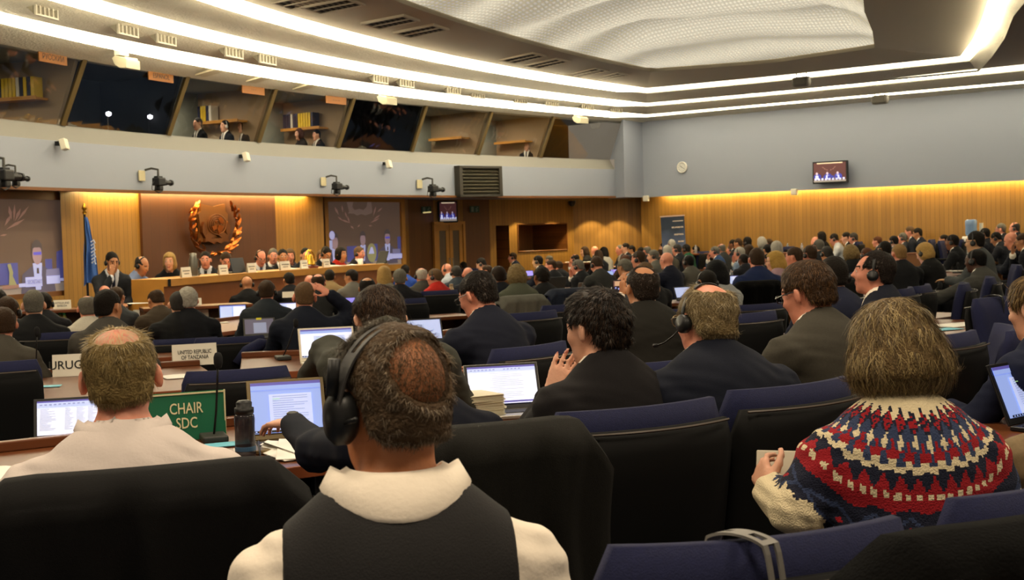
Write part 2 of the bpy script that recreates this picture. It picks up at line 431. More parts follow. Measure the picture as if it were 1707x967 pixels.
# ================================================================ corner pier and right wall
Wc = at_y(1072, 270, 33.7); Wr = at_y(1707, 230, 27.8)
wd = (Vector((Wr.x, Wr.y, 0)) - Vector((Wc.x, Wc.y, 0))).normalized()
wn = Vector((wd.y, -wd.x, 0))           # out of the wall, into the room
if wn.y > 0: wn = -wn
def rw(s, z, o=0.): p = Vector((Wc.x, Wc.y, 0)) + wd * s + wn * o; return Vector((p.x, p.y, z))
def on_rw(px, py, o=0.):
    a = rw(0, 0, o); b_ = rw(5, 0, o); return at_plane(px, py, a, b_)
ZW = 2.26
struct(MB().ruled([rw(-.02, ZW), rw(20, ZW)], [rw(-.02, 4.45), rw(20, 4.45)]).ruled([rw(-.02, ZW), rw(20, ZW)], [rw(-.02, ZW, -.07), rw(20, ZW, -.07)]).ruled([rw(-.02, ZW, -.07), rw(20, ZW, -.07)], [rw(-.02, 2.7, -.07), rw(20, 2.7, -.07)]).build('wall_right', BLUEGREY))
pl = at_y(1041, 300, 32.9); E1 = gal(yE, 0)
pierL = Vector((pl.x, pl.y, 0)); pierR = rw(0, 0)
struct(MB().ruled([pierL + up * ZW, pierR + up * ZW], [pierL + up * 4.3, pierR + up * 4.3])
       .quad(E1 + up * ZW, pierL + up * ZW, pierL + up * 3.235, E1 + up * 3.235).quad(glass_pt(yE, 0), pierL + up * 3.235, pierL + up * 4.3, glass_pt(yE, 1))
       .quad(E1 + up * ZW, pierL + up * ZW, pierR + up * ZW, pierR + up * ZW + Vector((-1, 2, 0)))
       .build('wall_pier', BLUEGREY))
# wood wainscot of the right wall, set back behind the light slot
zb = -.6
struct(MB().ruled([rw(-.3, zb, -.32), rw(20, zb, -.32)], [rw(-.3, 2.6, -.32), rw(20, 2.6, -.32)]).build('wall_wainscot', WOODW))
SLOT = mat('slot_tube', 'fff0c0', .5, emit=120, ecol='ffdf98')
o = MB().tube([rw(.4, ZW + .07, -.16), rw(20, ZW + .07, -.16)], .022, 6).build('wall_washer', SLOT); tag(o, 'long warm strip lamp in the slot above the oak boards of the blue wall', 'light')

# ================================================================ wood front wall, from screen to corner
def wp(px, Y, z=0.): p = at_y(px, 340, Y); return Vector((p.x, p.y, z))
def gal_hit(px, py, o=0., z0=2.):
    """point of the (offset) gallery curve seen at a pixel"""
    z = z0
    for _ in range(4):
        y = gal_at(px, z, o); p = gal(y, o); d = ray(px, py)
        z = CAM.z + d.z * math.hypot(p.x, p.y) / math.hypot(d.x, d.y)
    return Vector((p.x, p.y, z)), y
FO = -.55                                          # the podium wall runs a little behind the gallery front
def fw(s, z, o=0.): return gal(s, FO + o, z)
def fs_(px, o=0.): return gal_at(px, 1.2, FO + o)
def fdir(s): return (fw(s + .05, 0) - fw(s - .05, 0)).normalized()
def fline(p0, p1, z, o=0.): return [fw(s, z, o) for s in np.linspace(fs_(p0), fs_(p1), 14)]
def on_fw(px, py, o=0.): return gal_hit(px, py, FO + o)
zt = 2.9
S = {k: fs_(k) for k in (105, 143, 235, 458, 527, 541)}
struct(MB().ruled(fline(105, 235, zb), fline(105, 235, 2.395)).ruled(fline(458, 541, zb), fline(458, 541, 2.395), u0=3.3)
       .ruled(fline(-160, 105, zb), fline(-160, 105, .70), u0=.05).build('wall_front', WOODW))
PO = .05
struct(MB().ruled(fline(235, 458, zb, PO), fline(235, 458, 2.395, PO))
       .quad(fw(S[235], zb), fw(S[235], zb, PO), fw(S[235], 2.395, PO), fw(S[235], 2.395))
       .quad(fw(S[458], zb), fw(S[458], zb, PO), fw(S[458], 2.395, PO), fw(S[458], 2.395)).build('wall_panelling', WOODM))
o = MB().tube(fline(143, 527, 2.34, .2), .03, 6).build('wall_washer', SLOT); tag(o, 'warm strip lamp in the slot above the copper emblem wall', 'light')
# second half: recess with screen, doors, stage boxes
Y541 = fw(S[541], 0).y
Yb = {541: Y541 + .02, 680: 30.3, 722: 31.3, 771: 32.0, 815: 32.6, 955: 34.6, 1086: 34.6}
q = {k: wp(k, v) for k, v in Yb.items()}
def seg(name, a, b, m, z0=zb, z1=zt, u0=0.):
    return struct(MB().ruled([a + up * z0, b + up * z0], [a + up * z1, b + up * z1], u0=u0).build(name, m))
q541b = wp(541, Y541 + 1.2)
seg('wall_front', q[541], q541b, OAKD); 
scr2a, scr2b = q541b, wp(672, 29.7)
seg('wall_front', scr2a, scr2b, OAKD)
seg('wall_front', scr2b, q[680], WOODW)
nb = Vector((-.8, .6, 0)) * .8
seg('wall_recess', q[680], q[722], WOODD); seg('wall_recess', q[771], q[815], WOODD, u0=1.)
seg('wall_front', q[722], q[771], WOODW, u0=2.)
# stage wall with a door opening and a wide opening
def on_seg(a, b, px, py=400): return at_plane(px, py, a, b)
sa, sb = q[815], q[955]; sdir = (sb - sa).normalized(); sn = Vector((sdir.y, -sdir.x, 0)); Ls = (sb - sa).length
def sw(s, z, o=0.): p = sa + sdir * s + sn * o; return Vector((p.x, p.y, z))
def ss(px): return (on_seg(sa, sb, px) - sa).dot(sdir)
d0, d1, b0, b1 = ss(827), ss(849), ss(863), ss(945)
zd = on_seg(sa, sb, 838, 376).z; zb1 = on_seg(sa, sb, 905, 373.5).z; zb0 = on_seg(sa, sb, 905, 418).z
mb = MB()
def panel(s0, s1, z0, z1):
    mb.add([sw(s0, z0), sw(s1, z0), sw(s1, z1), sw(s0, z1)], [(0, 1, 2, 3)], 0, [((s0, z0), (s1, z0), (s1, z1), (s0, z1))])
panel(0, d0, zb, zt); panel(d0, d1, zd, zt); panel(d1, b0, zb, zt); panel(b0, b1, zb, zb0); panel(b0, b1, zb1, zt); panel(b1, Ls, zb, zt)
struct(mb.build('wall_stage', WOODW))
mb = MB()
for s0, s1, z0, z1, dp in ((d0, d1, zb, zd, .6), (b0, b1, zb0, zb1, 1.3)):
    for (A_, B_) in (((s0, z0), (s1, z0)), ((s1, z0), (s1, z1)), ((s1, z1), (s0, z1)), ((s0, z1), (s0, z0))):
        mb.add([sw(*A_), sw(*B_), sw(*B_, -dp), sw(*A_, -dp)], [(0, 1, 2, 3)], 0, [((0, 0), (1, 0), (1, 1), (0, 1))])
    mb.add([sw(s0, z0, -dp), sw(s1, z0, -dp), sw(s1, z1, -dp), sw(s0, z1, -dp)], [(0, 1, 2, 3)], 0, [((s0, z0), (s1, z0), (s1, z1), (s0, z1))])
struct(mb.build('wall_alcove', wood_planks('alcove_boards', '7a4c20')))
seg('wall_corner', q[955], q[1086], WOODW, u0=.4)
seg('wall_corner', q[1086], rw(-.3, 0, -.32), WOODW, u0=.4)
# alcove trim frame
T4 = MB()
for (A_, B_) in (((b0, zb0), (b1, zb0)), ((b1, zb0), (b1, zb1)), ((b1, zb1), (b0, zb1)), ((b0, zb1), (b0, zb0))):
    T4.tube([sw(*A_, .01), sw(*B_, .01)], .02, 4)
struct(T4.build('trim_2', OAKD))
# ================================================================ raked floor
xs = np.linspace(-16, 24, 30); ys_ = np.linspace(-3, 40, 44)
vs = [(x, y, fz(x, y)) for y in ys_ for x in xs]
n = len(xs)
struct(MB().add(vs, [(j * n + i, j * n + i + 1, (j + 1) * n + i + 1, (j + 1) * n + i) for j in range(len(ys_) - 1) for i in range(n - 1)]).build('floor', CARPET))
# far left wall closes the hall out of frame
struct(MB().quad((-16, -3, -1), (-16, 14, -1), (-16, 14, 6.2), (-16, -3, 6.2)).build('wall_left', WOODM))

_WP = [Vector((p_.x, p_.y)) for p_ in (fw(S[105], 0), fw(S[235], 0), fw(S[458], 0), fw(S[541], 0), scr2b, q[722], q[771], q[815], q[955], q[1086])]
def ROOM_LIMIT(p_):
    """how far a point stands inside the hall (negative: behind a wall)"""
    P_ = Vector((p_.x, p_.y)); d_ = (Vector((p_.x, p_.y, 0)) - rw(0, 0, -.32)).dot(wn)
    for a, b_ in zip(_WP, _WP[1:]):
        t_ = (b_ - a); L_ = t_.length; t_ = t_ / L_; s_ = (P_ - a).dot(t_)
        if -.5 < s_ < L_ + .5: d_ = min(d_, (P_ - a).dot(Vector((t_.y, -t_.x))))
    return d_
# ================================================================ fixtures of the hall
WHITE = mat('white_paper', 'f3efe4', .7)
SIGNW = mat('white_placard', 'efe9d8', .6)
INK = mat('black_ink', '141414', .6)
COPPER = mat('copper', 'b4672c', .28, metal=.9, noise=.2, nscale=8)
COPPERD = mat('dark_copper', '7a4a24', .4, metal=.7, noise=.2, nscale=8)
GOLD = mat('gold', 'd9a93a', .25, metal=1)
NAVYF = mat('navy_fabric', '2b3166', .9, noise=.25, nscale=120, bump=.2, bscale=300, sheen=.3)
SCRBG = mat('projected_wall', '675347', .8, emit=.5)
def emat(name, c='808080', e=.8): return mat(name, c, .6, emit=e * (1.45 if name.startswith('projected') else 1))

# ---- boxed air vents under the second band
for i, (px, py) in enumerate([(77, 16), (213, 48), (277, 63), (390, 86), (446, 97), (634, 130), (678, 137), (756, 149), (797, 156), (868, 165), (920, 170), (979, 176), (1027, 181)]):
    p = at_z(px, py, 4.30); s = np.polyval(np.polyder(aco), p.y); t = Vector((s, 1, 0)).normalized(); nn = Vector((t.y, -t.x, 0))
    lab = ['first', 'second', 'third', 'fourth', 'fifth', 'sixth', 'seventh', 'eighth', 'ninth', 'tenth', 'eleventh', 'twelfth', 'last'][i]
    r = thing('air_vent', 'boxed ceiling air vent, %s of the row counted from the window end of the cream band%s' % (lab, ', by the blue pier' if i == 12 else ''), 'vent', p, 0, 'boxed vents on the ceiling band')
    r['label'] = 'boxed air vent on the cream ceiling band, %s from the Russian-sign end' % lab if i < 12 else 'boxed air vent on the ceiling band nearest the blue corner pier'
    if i == 12: r['label'] = 'boxed air vent on the ceiling band, last one before the blue corner pier'
    r.matrix_world = frame_m(p, t)
    w, h, d = .44, .17, .26
    MB().prism([(-.0, -h / 2), (d, h / 2 + .06), (0, h / 2 + .06)], -w / 2, w / 2, Matrix(((0, 0, 1, 0), (1, 0, 0, .02), (0, 1, 0, 0), (0, 0, 0, 1))), 0).build('housing', mat('vent_dark', '77705f', .7), r)
    f = MB()
    for zz in (-h / 2, h / 2): f.box((0, 0, zz), (w + .03, .03, .022))
    for xx in (-w / 2, w / 2): f.box((xx, 0, 0), (.022, .03, h))
    f.build('frame', mat('vent_frame', '8f897b', .6), r)
    MB().box((0, .028, 0), (w, .01, h)).build('opening', mat('vent_hole', '080706', .9), r)
    sl = MB()
    for k in range(1, 5): sl.box((-w / 2 + w * k / 5, .005, 0), (.02, .03, h))
    sl.build('slats', mat('vent_frame'), r)
# ---- flush double grilles on the smooth ceiling
for i, (px, py) in enumerate([(507, 1), (556, 9), (651, 36), (702, 51), (872, 96), (912, 105), (979, 120), (1017, 127)]):
    p = at_z(px, py, 4.60); s = np.polyval(np.polyder(aco), p.y); t = Vector((s, 1, 0)).normalized()
    lab = ['first', 'second', 'third', 'fourth', 'fifth', 'sixth', 'seventh', 'eighth'][i]
    r = thing('ceiling_grille', '%s flush twin louvre grille along the smooth ceiling, counted towards the corner pier' % lab, 'vent', p, 0, 'flush grilles on the smooth ceiling')
    nn = Vector((t.y, -t.x, .10)).normalized(); r.matrix_world = face_m(p, t, nn)
    w_, h_ = .52, .66
    mb = MB()
    for xx in (-w_ / 2, 0, w_ / 2): mb.box((xx, 0, 0), (.04, h_, .05))
    for yy in (-h_ / 2, h_ / 2): mb.box((0, yy, 0), (w_ + .04, .04, .05))
    mb.build('frame', mat('grille_frame', 'b9ae98', .7), r)
    MB().box((0, 0, .005), (w_, h_, .01)).build('backing', mat('vent_hole'), r)
    sl = MB()
    for k in range(8): sl.box((0, -h_ / 2 + h_ * (k + .5) / 8, 0), (w_, .018, .03))
    sl.build('louvre', mat('grille_slat', '6f6757', .7), r)
# ---- cream wedge loudspeakers under the lowest band
for px, py, lab in ((206, 102, 'cream wedge loudspeaker under the ceiling band above the dark Spanish booth'), (642, 165, 'cream wedge loudspeaker under the ceiling band above the dark middle booth'), (965, 198, 'cream wedge loudspeaker under the ceiling band close to the corner pier')):
    p = at_z(px, py, 4.08); s = np.polyval(np.polyder(aco), p.y); t = Vector((s, 1, 0)).normalized()
    r = thing('wedge_speaker', lab, 'loudspeaker', p, 0, 'wedge speakers on the ceiling band'); r.matrix_world = frame_m(p, t)
    sc = .25
    prof = [(0, 0), (.0, .5), (.75, .75), (.95, .6), (.8, .25), (.45, .02)]
    MB().prism([(x * sc - .16, y * sc - .12) for x, y in prof], -.16, .16, Matrix(((0, 0, 1, 0), (1, 0, 0, 0), (0, 1, 0, 0), (0, 0, 0, 1)))).build('cabinet', mat('speaker_cream', '9d967e', .6), r)
    MB().box((0, -.13, -.01), (.29, .012, .10)).build('speaker_grille', mat('tan_cloth', 'b3a98c', .8), r)
    MB().box((0, .03, .125), (.2, .1, .09)).build('bracket', CREAM, r)
for px, py in ((354, 120), (437, 131), (513, 144)):  # beige plates added where shadows fall on the band
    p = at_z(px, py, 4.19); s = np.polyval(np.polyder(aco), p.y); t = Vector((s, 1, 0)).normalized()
    o = MB().box((0, 0, 0), (.26, .5, .03), bev=.008).build('shadow_plate', mat('shadow_beige', 'bdb193', .8)); o.matrix_world = face_m(p, t, Vector((t.y, -t.x, .16)))
    tag(o, 'beige stand-in for shadow on the plaster band, %s' % {354: 'above the booth with white-headset interpreters', 437: 'just past the third orange booth sign', 513: 'above the yellow binders'}[px], 'plate')
# ---- hung loudspeakers beside the blue wall
for px, py, z, lab in ((1336, 136, 4.35, 'grey drum loudspeaker hung on two rods below the innermost cove light'), (1467, 166, 4.13, 'grey drum loudspeaker hung from the lowest band over the wall TV')):
    p = at_z(px, py, z)
    r = thing('hanging_speaker', lab, 'loudspeaker', p, 0); r.matrix_world = frame_m(p, wd) @ Matrix.Scale(.55, 4)
    MB().lathe([(.0, -.30), (.17, -.30), (.19, -.2), (.19, .2), (.17, .30), (0, .30)], n=20, axis='x', cap=False).build('drum', mat('speaker_grey', '6b665c', .7), r, smooth=True)
    for sx in (-.2, .2): MB().box((sx, 0, .24), (.03, .03, .2)).build('rod', mat('speaker_grey'), r)
    MB().box((0, -.1, -.02), (.5, .2, .25), bev=.04).build('speaker_grille', mat('speaker_cloth', '57534b', .9), r)
# ---- little tilted wall speakers on the gallery front
for px, py, lab in ((105, 241, 'small cream wall speaker between the two big lamp cameras on the pale gallery'), (409, 262, 'small cream wall speaker on the gallery below the third orange booth sign'), (647, 274, 'small cream wall speaker on the gallery close to the dark louvred box')):
    p, y = gal_hit(px, py, .12); t = (gal(y + .05) - gal(y - .05)).normalized()
    r = thing('wall_speaker', lab, 'loudspeaker', p, 0, 'small speakers on the gallery'); r.matrix_world = frame_m(p, t) @ Matrix.Scale(.72, 4)
    Rt = Matrix.Rotation(-.25, 3, 'X') @ Matrix.Rotation(.3, 3, 'Z')
    MB().box((0, -.03, 0), (.20, .12, .22), Rt, bev=.015).build('cabinet', CREAM, r)
    MB().box((-.05, .07, .02), (.1, .1, .09)).build('bracket', BLACK, r)
# ---- little white boxes on the oak wall
for px, py, lab in ((1077, 331, 'small pale sensor box under the corner of the blue wall'), (1324, 320, 'small pale sensor box on the light slot left of the wall TV'.replace('left of', 'below'))):
    p = on_rw(px, py, .03); o = MB().box((0, 0, 0), (.15, .1, .15), bev=.02).build('sensor_box', CREAM); o.matrix_world = frame_m(p, wd); tag(o, lab, 'sensor')
# ---- remote cameras on brackets
def stage_camera(px, py, plate, lab, flip=1, sc=1.):
    p, y = gal_hit(px, py, .42 * sc * .78); t = (gal(y + .05) - gal(y - .05)).normalized()
    r = thing('mounted_camera', lab, 'camera', p, 0, 'remote cameras on the gallery front'); r.matrix_world = frame_m(p, t); r.scale = (sc * .78,) * 3
    k = .95
    MB().box((0, 0, 0), (.30 * k, .22, .2), bev=.03).box((-.02, 0, .11), (.2, .12, .06), bev=.01).build('camera_body', BLACK, r)
    MB().lathe([(.065, 0), (.07, .12), (.055, .13), (.055, .28), (.075, .29), (.075, .34), (0, .34)], n=16, axis='x').build('lens', BLACK, r, loc=(.13 * flip, -.02, -.02)).scale = (flip, 1, 1)
    MB().box((0, 0, -.16), (.16, .16, .12), bev=.03).tube([(-.12, 0, -.05), (-.14, .02, -.22), (.0, .02, -.27), (.14, .02, -.22), (.12, 0, -.05)], .02, 8).build('pan_head', BLACK, r)
    MB().tube([(-.02, 0, .1), (-.02, .0, .3), (-.02, .2, .34), (-.1, .34, .30)], .028, 8).build('bracket_arm', mat('bracket_grey', '3a3833', .6), r)
    MB().tube([(-.1, .03, .05), (-.2, .05, -.05), (-.22, .05, -.2), (-.1, .05, -.22)], .008, 6).build('cable', BLACK, r)
    if plate: MB().box((-.19, .365, .16), (.24, .03, .26), bev=.01).build('wall_plate', mat('plate_tan', 'b9ae8b', .6), r)
stage_camera(8, 292, 0, 'black remote camera by the left picture edge, looking down from the gallery'.replace('by the left picture edge', 'half cut off with its loop of cable'), 1, 0.94)
stage_camera(27, 296, 0, 'smaller black remote camera right beside the half cut off one'.replace('right beside', 'close beside'), 1, 0.66)
stage_camera(265, 303, 1, 'black remote camera on a bracket above the bearded booth edge and copper emblem wall'.replace('bearded booth edge and copper', 'bright'), 1, 0.82)
stage_camera(562, 311, 1, 'black remote camera on a bracket over the second projection screen', 1, 0.82)
stage_camera(722, 315, 1, 'black remote camera on a bracket just beside the dark louvred box', 1, 0.90)
# ---- dark louvred box on the gallery
pa, ya = gal_hit(761, 302, .06); pb, yb = gal_hit(832, 302, .06)
zt_, zb_ = gal_hit(797, 277, .06)[0].z, gal_hit(797, 328, .06)[0].z
t = (pb - pa).normalized(); p = (pa + pb) / 2; p.z = (zt_ + zb_) / 2; ww = (pb - pa).length; hh = zt_ - zb_
r = thing('louvred_box', 'dark brown louvred cabinet mounted flat on the pale gallery front', 'cabinet', p); r.matrix_world = frame_m(p, t)
DB = mat('dark_brown_paint', '2c2820', .6)
mb = MB()
for sx in (-1, 1): mb.box((sx * (ww / 2 - .05), -.02, 0), (.1, .16, hh))
for sz in (-1, 1): mb.box((0, -.02, sz * (hh / 2 - .025)), (ww, .16, .05))
mb.build('frame', DB, r)
mb = MB()
for k in range(9): mb.box((0, -.03, -hh / 2 + hh * (k + .5) / 9), (ww - .2, .08, .035), Matrix.Rotation(.6, 3, 'X'))
mb.build('louvre', mat('louvre_brown', '3a3526', .6), r)
MB().box((0, .03, 0), (ww - .1, .04, hh - .04)).build('backing', DARK, r)
# ---- clock
p = on_rw(1137, 279, .03)
r = thing('wall_clock', 'round white wall clock on the blue wall', 'clock', p); r.matrix_world = face_m(p, wd)
R_ = .145
MB().lathe([(R_, -.02), (R_, .015), (R_ - .02, .025), (R_ - .025, .012)], n=32, cap=False).build('rim', mat('clock_rim', 'dcd8cc', .5), r, smooth=True)
MB().lathe([(0, .004), (R_ - .02, .004)], n=32, cap=False).build('dial', mat('clock_dial', 'c9c8c0', .6), r)
mb = MB()
for k in range(12): mb.box((math.sin(k * math.pi / 6) * .1, math.cos(k * math.pi / 6) * .1, .008), (.008, .02, .004), Matrix.Rotation(-k * math.pi / 6, 3, 'Z'))
mb.build('hour_marks', mat('mark_grey', '555555'), r)
MB().box((-.025, .02, .012), (.012, .07, .004), Matrix.Rotation(.9, 3, 'Z')).build('hand', INK, r)
MB().box((.035, -.02, .015), (.008, .1, .004), Matrix.Rotation(1.0, 3, 'Z')).build('hand', INK, r)
# ---- TVs and projected pictures: content built flat on each screen
def blob(cx, cy, rx, ry, n=18, a0=0, a1=2 * math.pi): return [(cx + rx * math.cos(a0 + (a1 - a0) * k / n), cy + ry * math.sin(a0 + (a1 - a0) * k / n)) for k in range(n)]
def picture_panel(parent, w, h, items, bg):
    mats = [bg]; mb = MB(); mb.add([(-w / 2, -h / 2, 0), (w / 2, -h / 2, 0), (w / 2, h / 2, 0), (-w / 2, h / 2, 0)], [(0, 1, 2, 3)], 0)
    for k, (m, poly) in enumerate(items):
        if m not in mats: mats.append(m)
        pl = [(min(max(x, 0), 1), min(max(y, 0), 1)) for x, y in poly]
        mb.add([((x - .5) * w, (.5 - y) * h, .0015 + .0006 * k) for x, y in pl], [tuple(range(len(pl)))[::-1]], mats.index(m))
    return mb.build('picture', mats, parent)
pSKIN, pHAIR, pSUIT, pSHIRT, pBLUE, pDESK, pPLATE, pCOP = [emat('projected_' + n, c, e) for n, c, e in (('skin', '9a8088', .42), ('hair', '544a4c', .3), ('suit', '565064', .32), ('shirt', 'a9aee0', .5), ('chair_blue', '4b4c8c', .42), ('desk', '8d8078', .4), ('plate', 'a9acdf', .55), ('copper', '8e6b60', .4))]
pGL, pLAP = emat('projected_lens', '5c55c0', .5), emat('projected_laptop', '77759c', .4)
def talker(cx, cy, s, glasses=False, tie=True, ar=1.):
    """head centre cx, cy; s = head half width as share of picture width; ar = picture w/h"""
    a = ar; it = []
    it.append((pSUIT, [(cx - 3.3 * s, cy + 5.2 * s * a), (cx - 2.9 * s, cy + 2.6 * s * a), (cx - 1.2 * s, cy + 1.7 * s * a), (cx + 1.2 * s, cy + 1.7 * s * a), (cx + 2.9 * s, cy + 2.6 * s * a), (cx + 3.4 * s, cy + 5.2 * s * a)]))
    it.append((pSHIRT, [(cx - .9 * s, cy + 1.3 * s * a), (cx + .9 * s, cy + 1.3 * s * a), (cx + .5 * s, cy + 4.6 * s * a), (cx - .5 * s, cy + 4.6 * s * a)]))
    it.append((pHAIR, blob(cx, cy - .25 * s * a, 1.05 * s, 1.35 * s * a)))
    it.append((pSKIN, blob(cx, cy + .25 * s * a, .92 * s, 1.25 * s * a)))
    it.append((pHAIR, [(cx - 1.02 * s, cy - .35 * s * a), (cx - .9 * s, cy - 1.1 * s * a), (cx, cy - 1.6 * s * a), (cx + .9 * s, cy - 1.1 * s * a), (cx + 1.02 * s, cy - .35 * s * a), (cx + .5 * s, cy - .62 * s * a), (cx - .5 * s, cy - .62 * s * a)]))
    if tie: it.append((pHAIR, [(cx - .2 * s, cy + 1.9 * s * a), (cx + .2 * s, cy + 1.9 * s * a), (cx + .25 * s, cy + 2.6 * s * a), (cx - .25 * s, cy + 2.6 * s * a)]))
    if glasses: it.append((pGL, [(cx - .75 * s, cy - .05 * s * a), (cx + .8 * s, cy - .1 * s * a), (cx + .8 * s, cy + .3 * s * a), (cx - .7 * s, cy + .3 * s * a)]))
    return it
def rect(x0, y0, x1, y1): return [(x0, y0), (x1, y0), (x1, y1), (x0, y1)]
def leaf(x0, y0, x1, y1, w): 
    d = Vector((x1 - x0, y1 - y0)); n_ = Vector((-d.y, d.x)).normalized() * w; m_ = (x0 + d.x * .45, y0 + d.y * .45)
    return [(x0, y0), (m_[0] + n_.x, m_[1] + n_.y), (x1, y1), (m_[0] - n_.x, m_[1] - n_.y)]
# screen with the secretary, partly out of frame
pR, yR = gal_hit(106, 409, FO - .1); zt1 = gal_hit(103, 334, FO - .1)[0].z; zb1_ = gal_hit(106, 484, FO - .1)[0].z
yL = gal_hit(-150, 400, FO - .1)[1]; pL_ = gal(yL, FO - .1)
t = (Vector((pR.x, pR.y, 0)) - Vector((pL_.x, pL_.y, 0))).normalized(); ww = (Vector((pR.x, pR.y, 0)) - Vector((pL_.x, pL_.y, 0))).length; hh = zt1 - zb1_
p = Vector(((pR.x + pL_.x) / 2, (pR.y + pL_.y) / 2, (zt1 + zb1_) / 2))
r = thing('projection_screen', 'projection screen showing a man with glasses behind a secretary name plate', 'screen', p); r.matrix_world = face_m(p, t)
ar = ww / hh
def X1(cx): return 1 - (106 - cx / 5.375) / 256.     # crop x -> share of the full width
def Y1(cy): return (cy - 75) / 800.
it = [(pDESK, rect(0, Y1(800), 1, 1)), (pBLUE, rect(X1(-130), Y1(610), X1(100), Y1(790))), (pBLUE, [(X1(480), Y1(780)), (X1(490), Y1(530)), (X1(560), Y1(510)), (X1(700), Y1(520)), (X1(700), Y1(780))]),
      (pBLUE, rect(X1(370), Y1(590), X1(440), Y1(790)))]
for l in ((40, 130, 60, 250, .012), (95, 115, 80, 260, .009), (60, 200, -10, 300, .012), (150, 150, 90, 260, .012), (230, 130, 110, 260, .010), (185, 240, 0, 330, .014), (10, 370, -60, 380, .01)):
    it.append((pCOP, leaf(X1(l[0]), Y1(l[1]), X1(l[2]), Y1(l[3]), l[4])))
it += talker(X1(288), Y1(530), 52 / 5.375 / 256., True, True, ar)
it += [(pLAP, [(X1(365), Y1(740)), (X1(372), Y1(680)), (X1(505), Y1(675)), (X1(512), Y1(740))]), (pPLATE, rect(X1(370), Y1(738), X1(510), Y1(808))), (pPLATE, rect(X1(95), Y1(788), X1(160), Y1(818))), (pPLATE, rect(X1(160), Y1(738), X1(325), Y1(822))), (pPLATE, rect(X1(510), Y1(765), X1(575), Y1(790))),
       (pCOP, rect(X1(-60), Y1(795), X1(95), Y1(825))), (emat('projected_bell', '8d8a64', .4), [(X1(0), Y1(795)), (X1(10), Y1(690)), (X1(-5), Y1(620)), (X1(25), Y1(615)), (X1(45), Y1(690)), (X1(40), Y1(720)), (X1(75), Y1(795))])]
picture_panel(r, ww, hh, it, SCRBG)
o = link('lettering', text_mesh('SECRETARY', .085, .75, m=emat('projected_ink', '6d6c90', .35)), r, loc=((X1(243) - .5) * ww, (.5 - Y1(780)) * hh, .03))
mb = MB()
for sx in (-1, 1): mb.box((sx * (ww / 2 + .06), 0, 0), (.12, hh + .24, .1))
for sz in (-1, 1): mb.box((0, sz * (hh / 2 + .06), 0), (ww + .24, .12, .1))
mb.build('frame', OAKD, r)
struct(MB().ruled(fline(-160, 108, zt1 + .12, -.05), fline(-160, 108, 2.395, -.05)).build('wall_front', WOODW))
# second screen
zt2 = at_plane(600, 337, scr2a, scr2b).z; zb2 = at_plane(605, 444, scr2a, scr2b).z
pa = at_plane(542, 400, scr2a, scr2b); pb = at_plane(664, 400, scr2a, scr2b); t = (pb - pa); t.z = 0; ww = t.length; t.normalize(); hh = zt2 - zb2
nrm = Vector((t.y, -t.x, 0)); p = (pa + pb) / 2 + nrm * .06; p.z = (zt2 + zb2) / 2
r = thing('projection_screen', 'projection screen showing a long table of speakers under the copper wreath', 'screen', p); r.matrix_world = face_m(p, t)
def X2(cx): return (cx - 88) / 900.
def Y2(cy): return (cy - 132) / 790.
ar = ww / hh; it = [(pDESK, rect(0, Y2(860), 1, 1)), (pBLUE, rect(X2(310), Y2(668), X2(430), Y2(860))), (pBLUE, rect(X2(600), Y2(650), X2(685), Y2(860))), (pBLUE, rect(X2(945), Y2(570), 1, Y2(860)))]
for l in ((180, 190, 225, 290, .014), (265, 170, 275, 260, .010), (215, 310, 270, 360, .012), (300, 250, 320, 330, .010), (325, 300, 350, 390, .011), (240, 340, 365, 390, .014), (680, 180, 640, 310, .011), (760, 200, 690, 260, .012), (730, 290, 640, 350, .013), (720, 330, 600, 390, .014), (360, 420, 395, 460, .014), (440, 440, 475, 405, .011), (575, 425, 625, 425, .012), (345, 140, 330, 180, .012)):
    it.append((pCOP, leaf(X2(l[0]), Y2(l[1]), X2(l[2]), Y2(l[3]), l[4])))
it.append((emat('projected_shield', '7d685e', .36), [(X2(x), Y2(y)) for x, y in ((320, 132), (345, 250), (330, 270), (400, 275), (440, 298), (490, 280), (540, 296), (620, 270), (630, 250), (620, 132), (570, 132), (560, 190), (520, 230), (470, 215), (410, 230), (385, 190), (400, 132))]))
it += talker(X2(165), Y2(600), 40 / 900., False, False, ar) + [(emat('projected_white', 'b8b6e8', .55), blob(X2(135), Y2(530), .035, .065)), (pSHIRT, rect(X2(100), Y2(590), X2(135), Y2(700)))]
it += talker(X2(497), Y2(580), 35 / 900., False, True, ar) + talker(X2(805), Y2(570), 38 / 900., True, True, ar)
it += [(emat('projected_bell', '8d8a64'), blob(X2(600), Y2(760), .065, .15)), (pPLATE, [(X2(560), Y2(770)), (X2(590), Y2(690)), (X2(610), Y2(690)), (X2(630), Y2(770))]), (pPLATE, rect(X2(720), Y2(780), X2(860), Y2(850))), (pLAP, rect(X2(865), Y2(725), X2(965), Y2(785))), (pPLATE, rect(X2(860), Y2(785), X2(990), Y2(845)))]
picture_panel(r, ww, hh, it, SCRBG)
mb = MB()
for sx in (-1, 1): mb.box((sx * (ww / 2 + .07), 0, 0), (.14, hh + .28, .1))
for sz in (-1, 1): mb.box((0, sz * (hh / 2 + .07), 0), (ww + .28, .14, .1))
mb.build('frame', OAK, r)
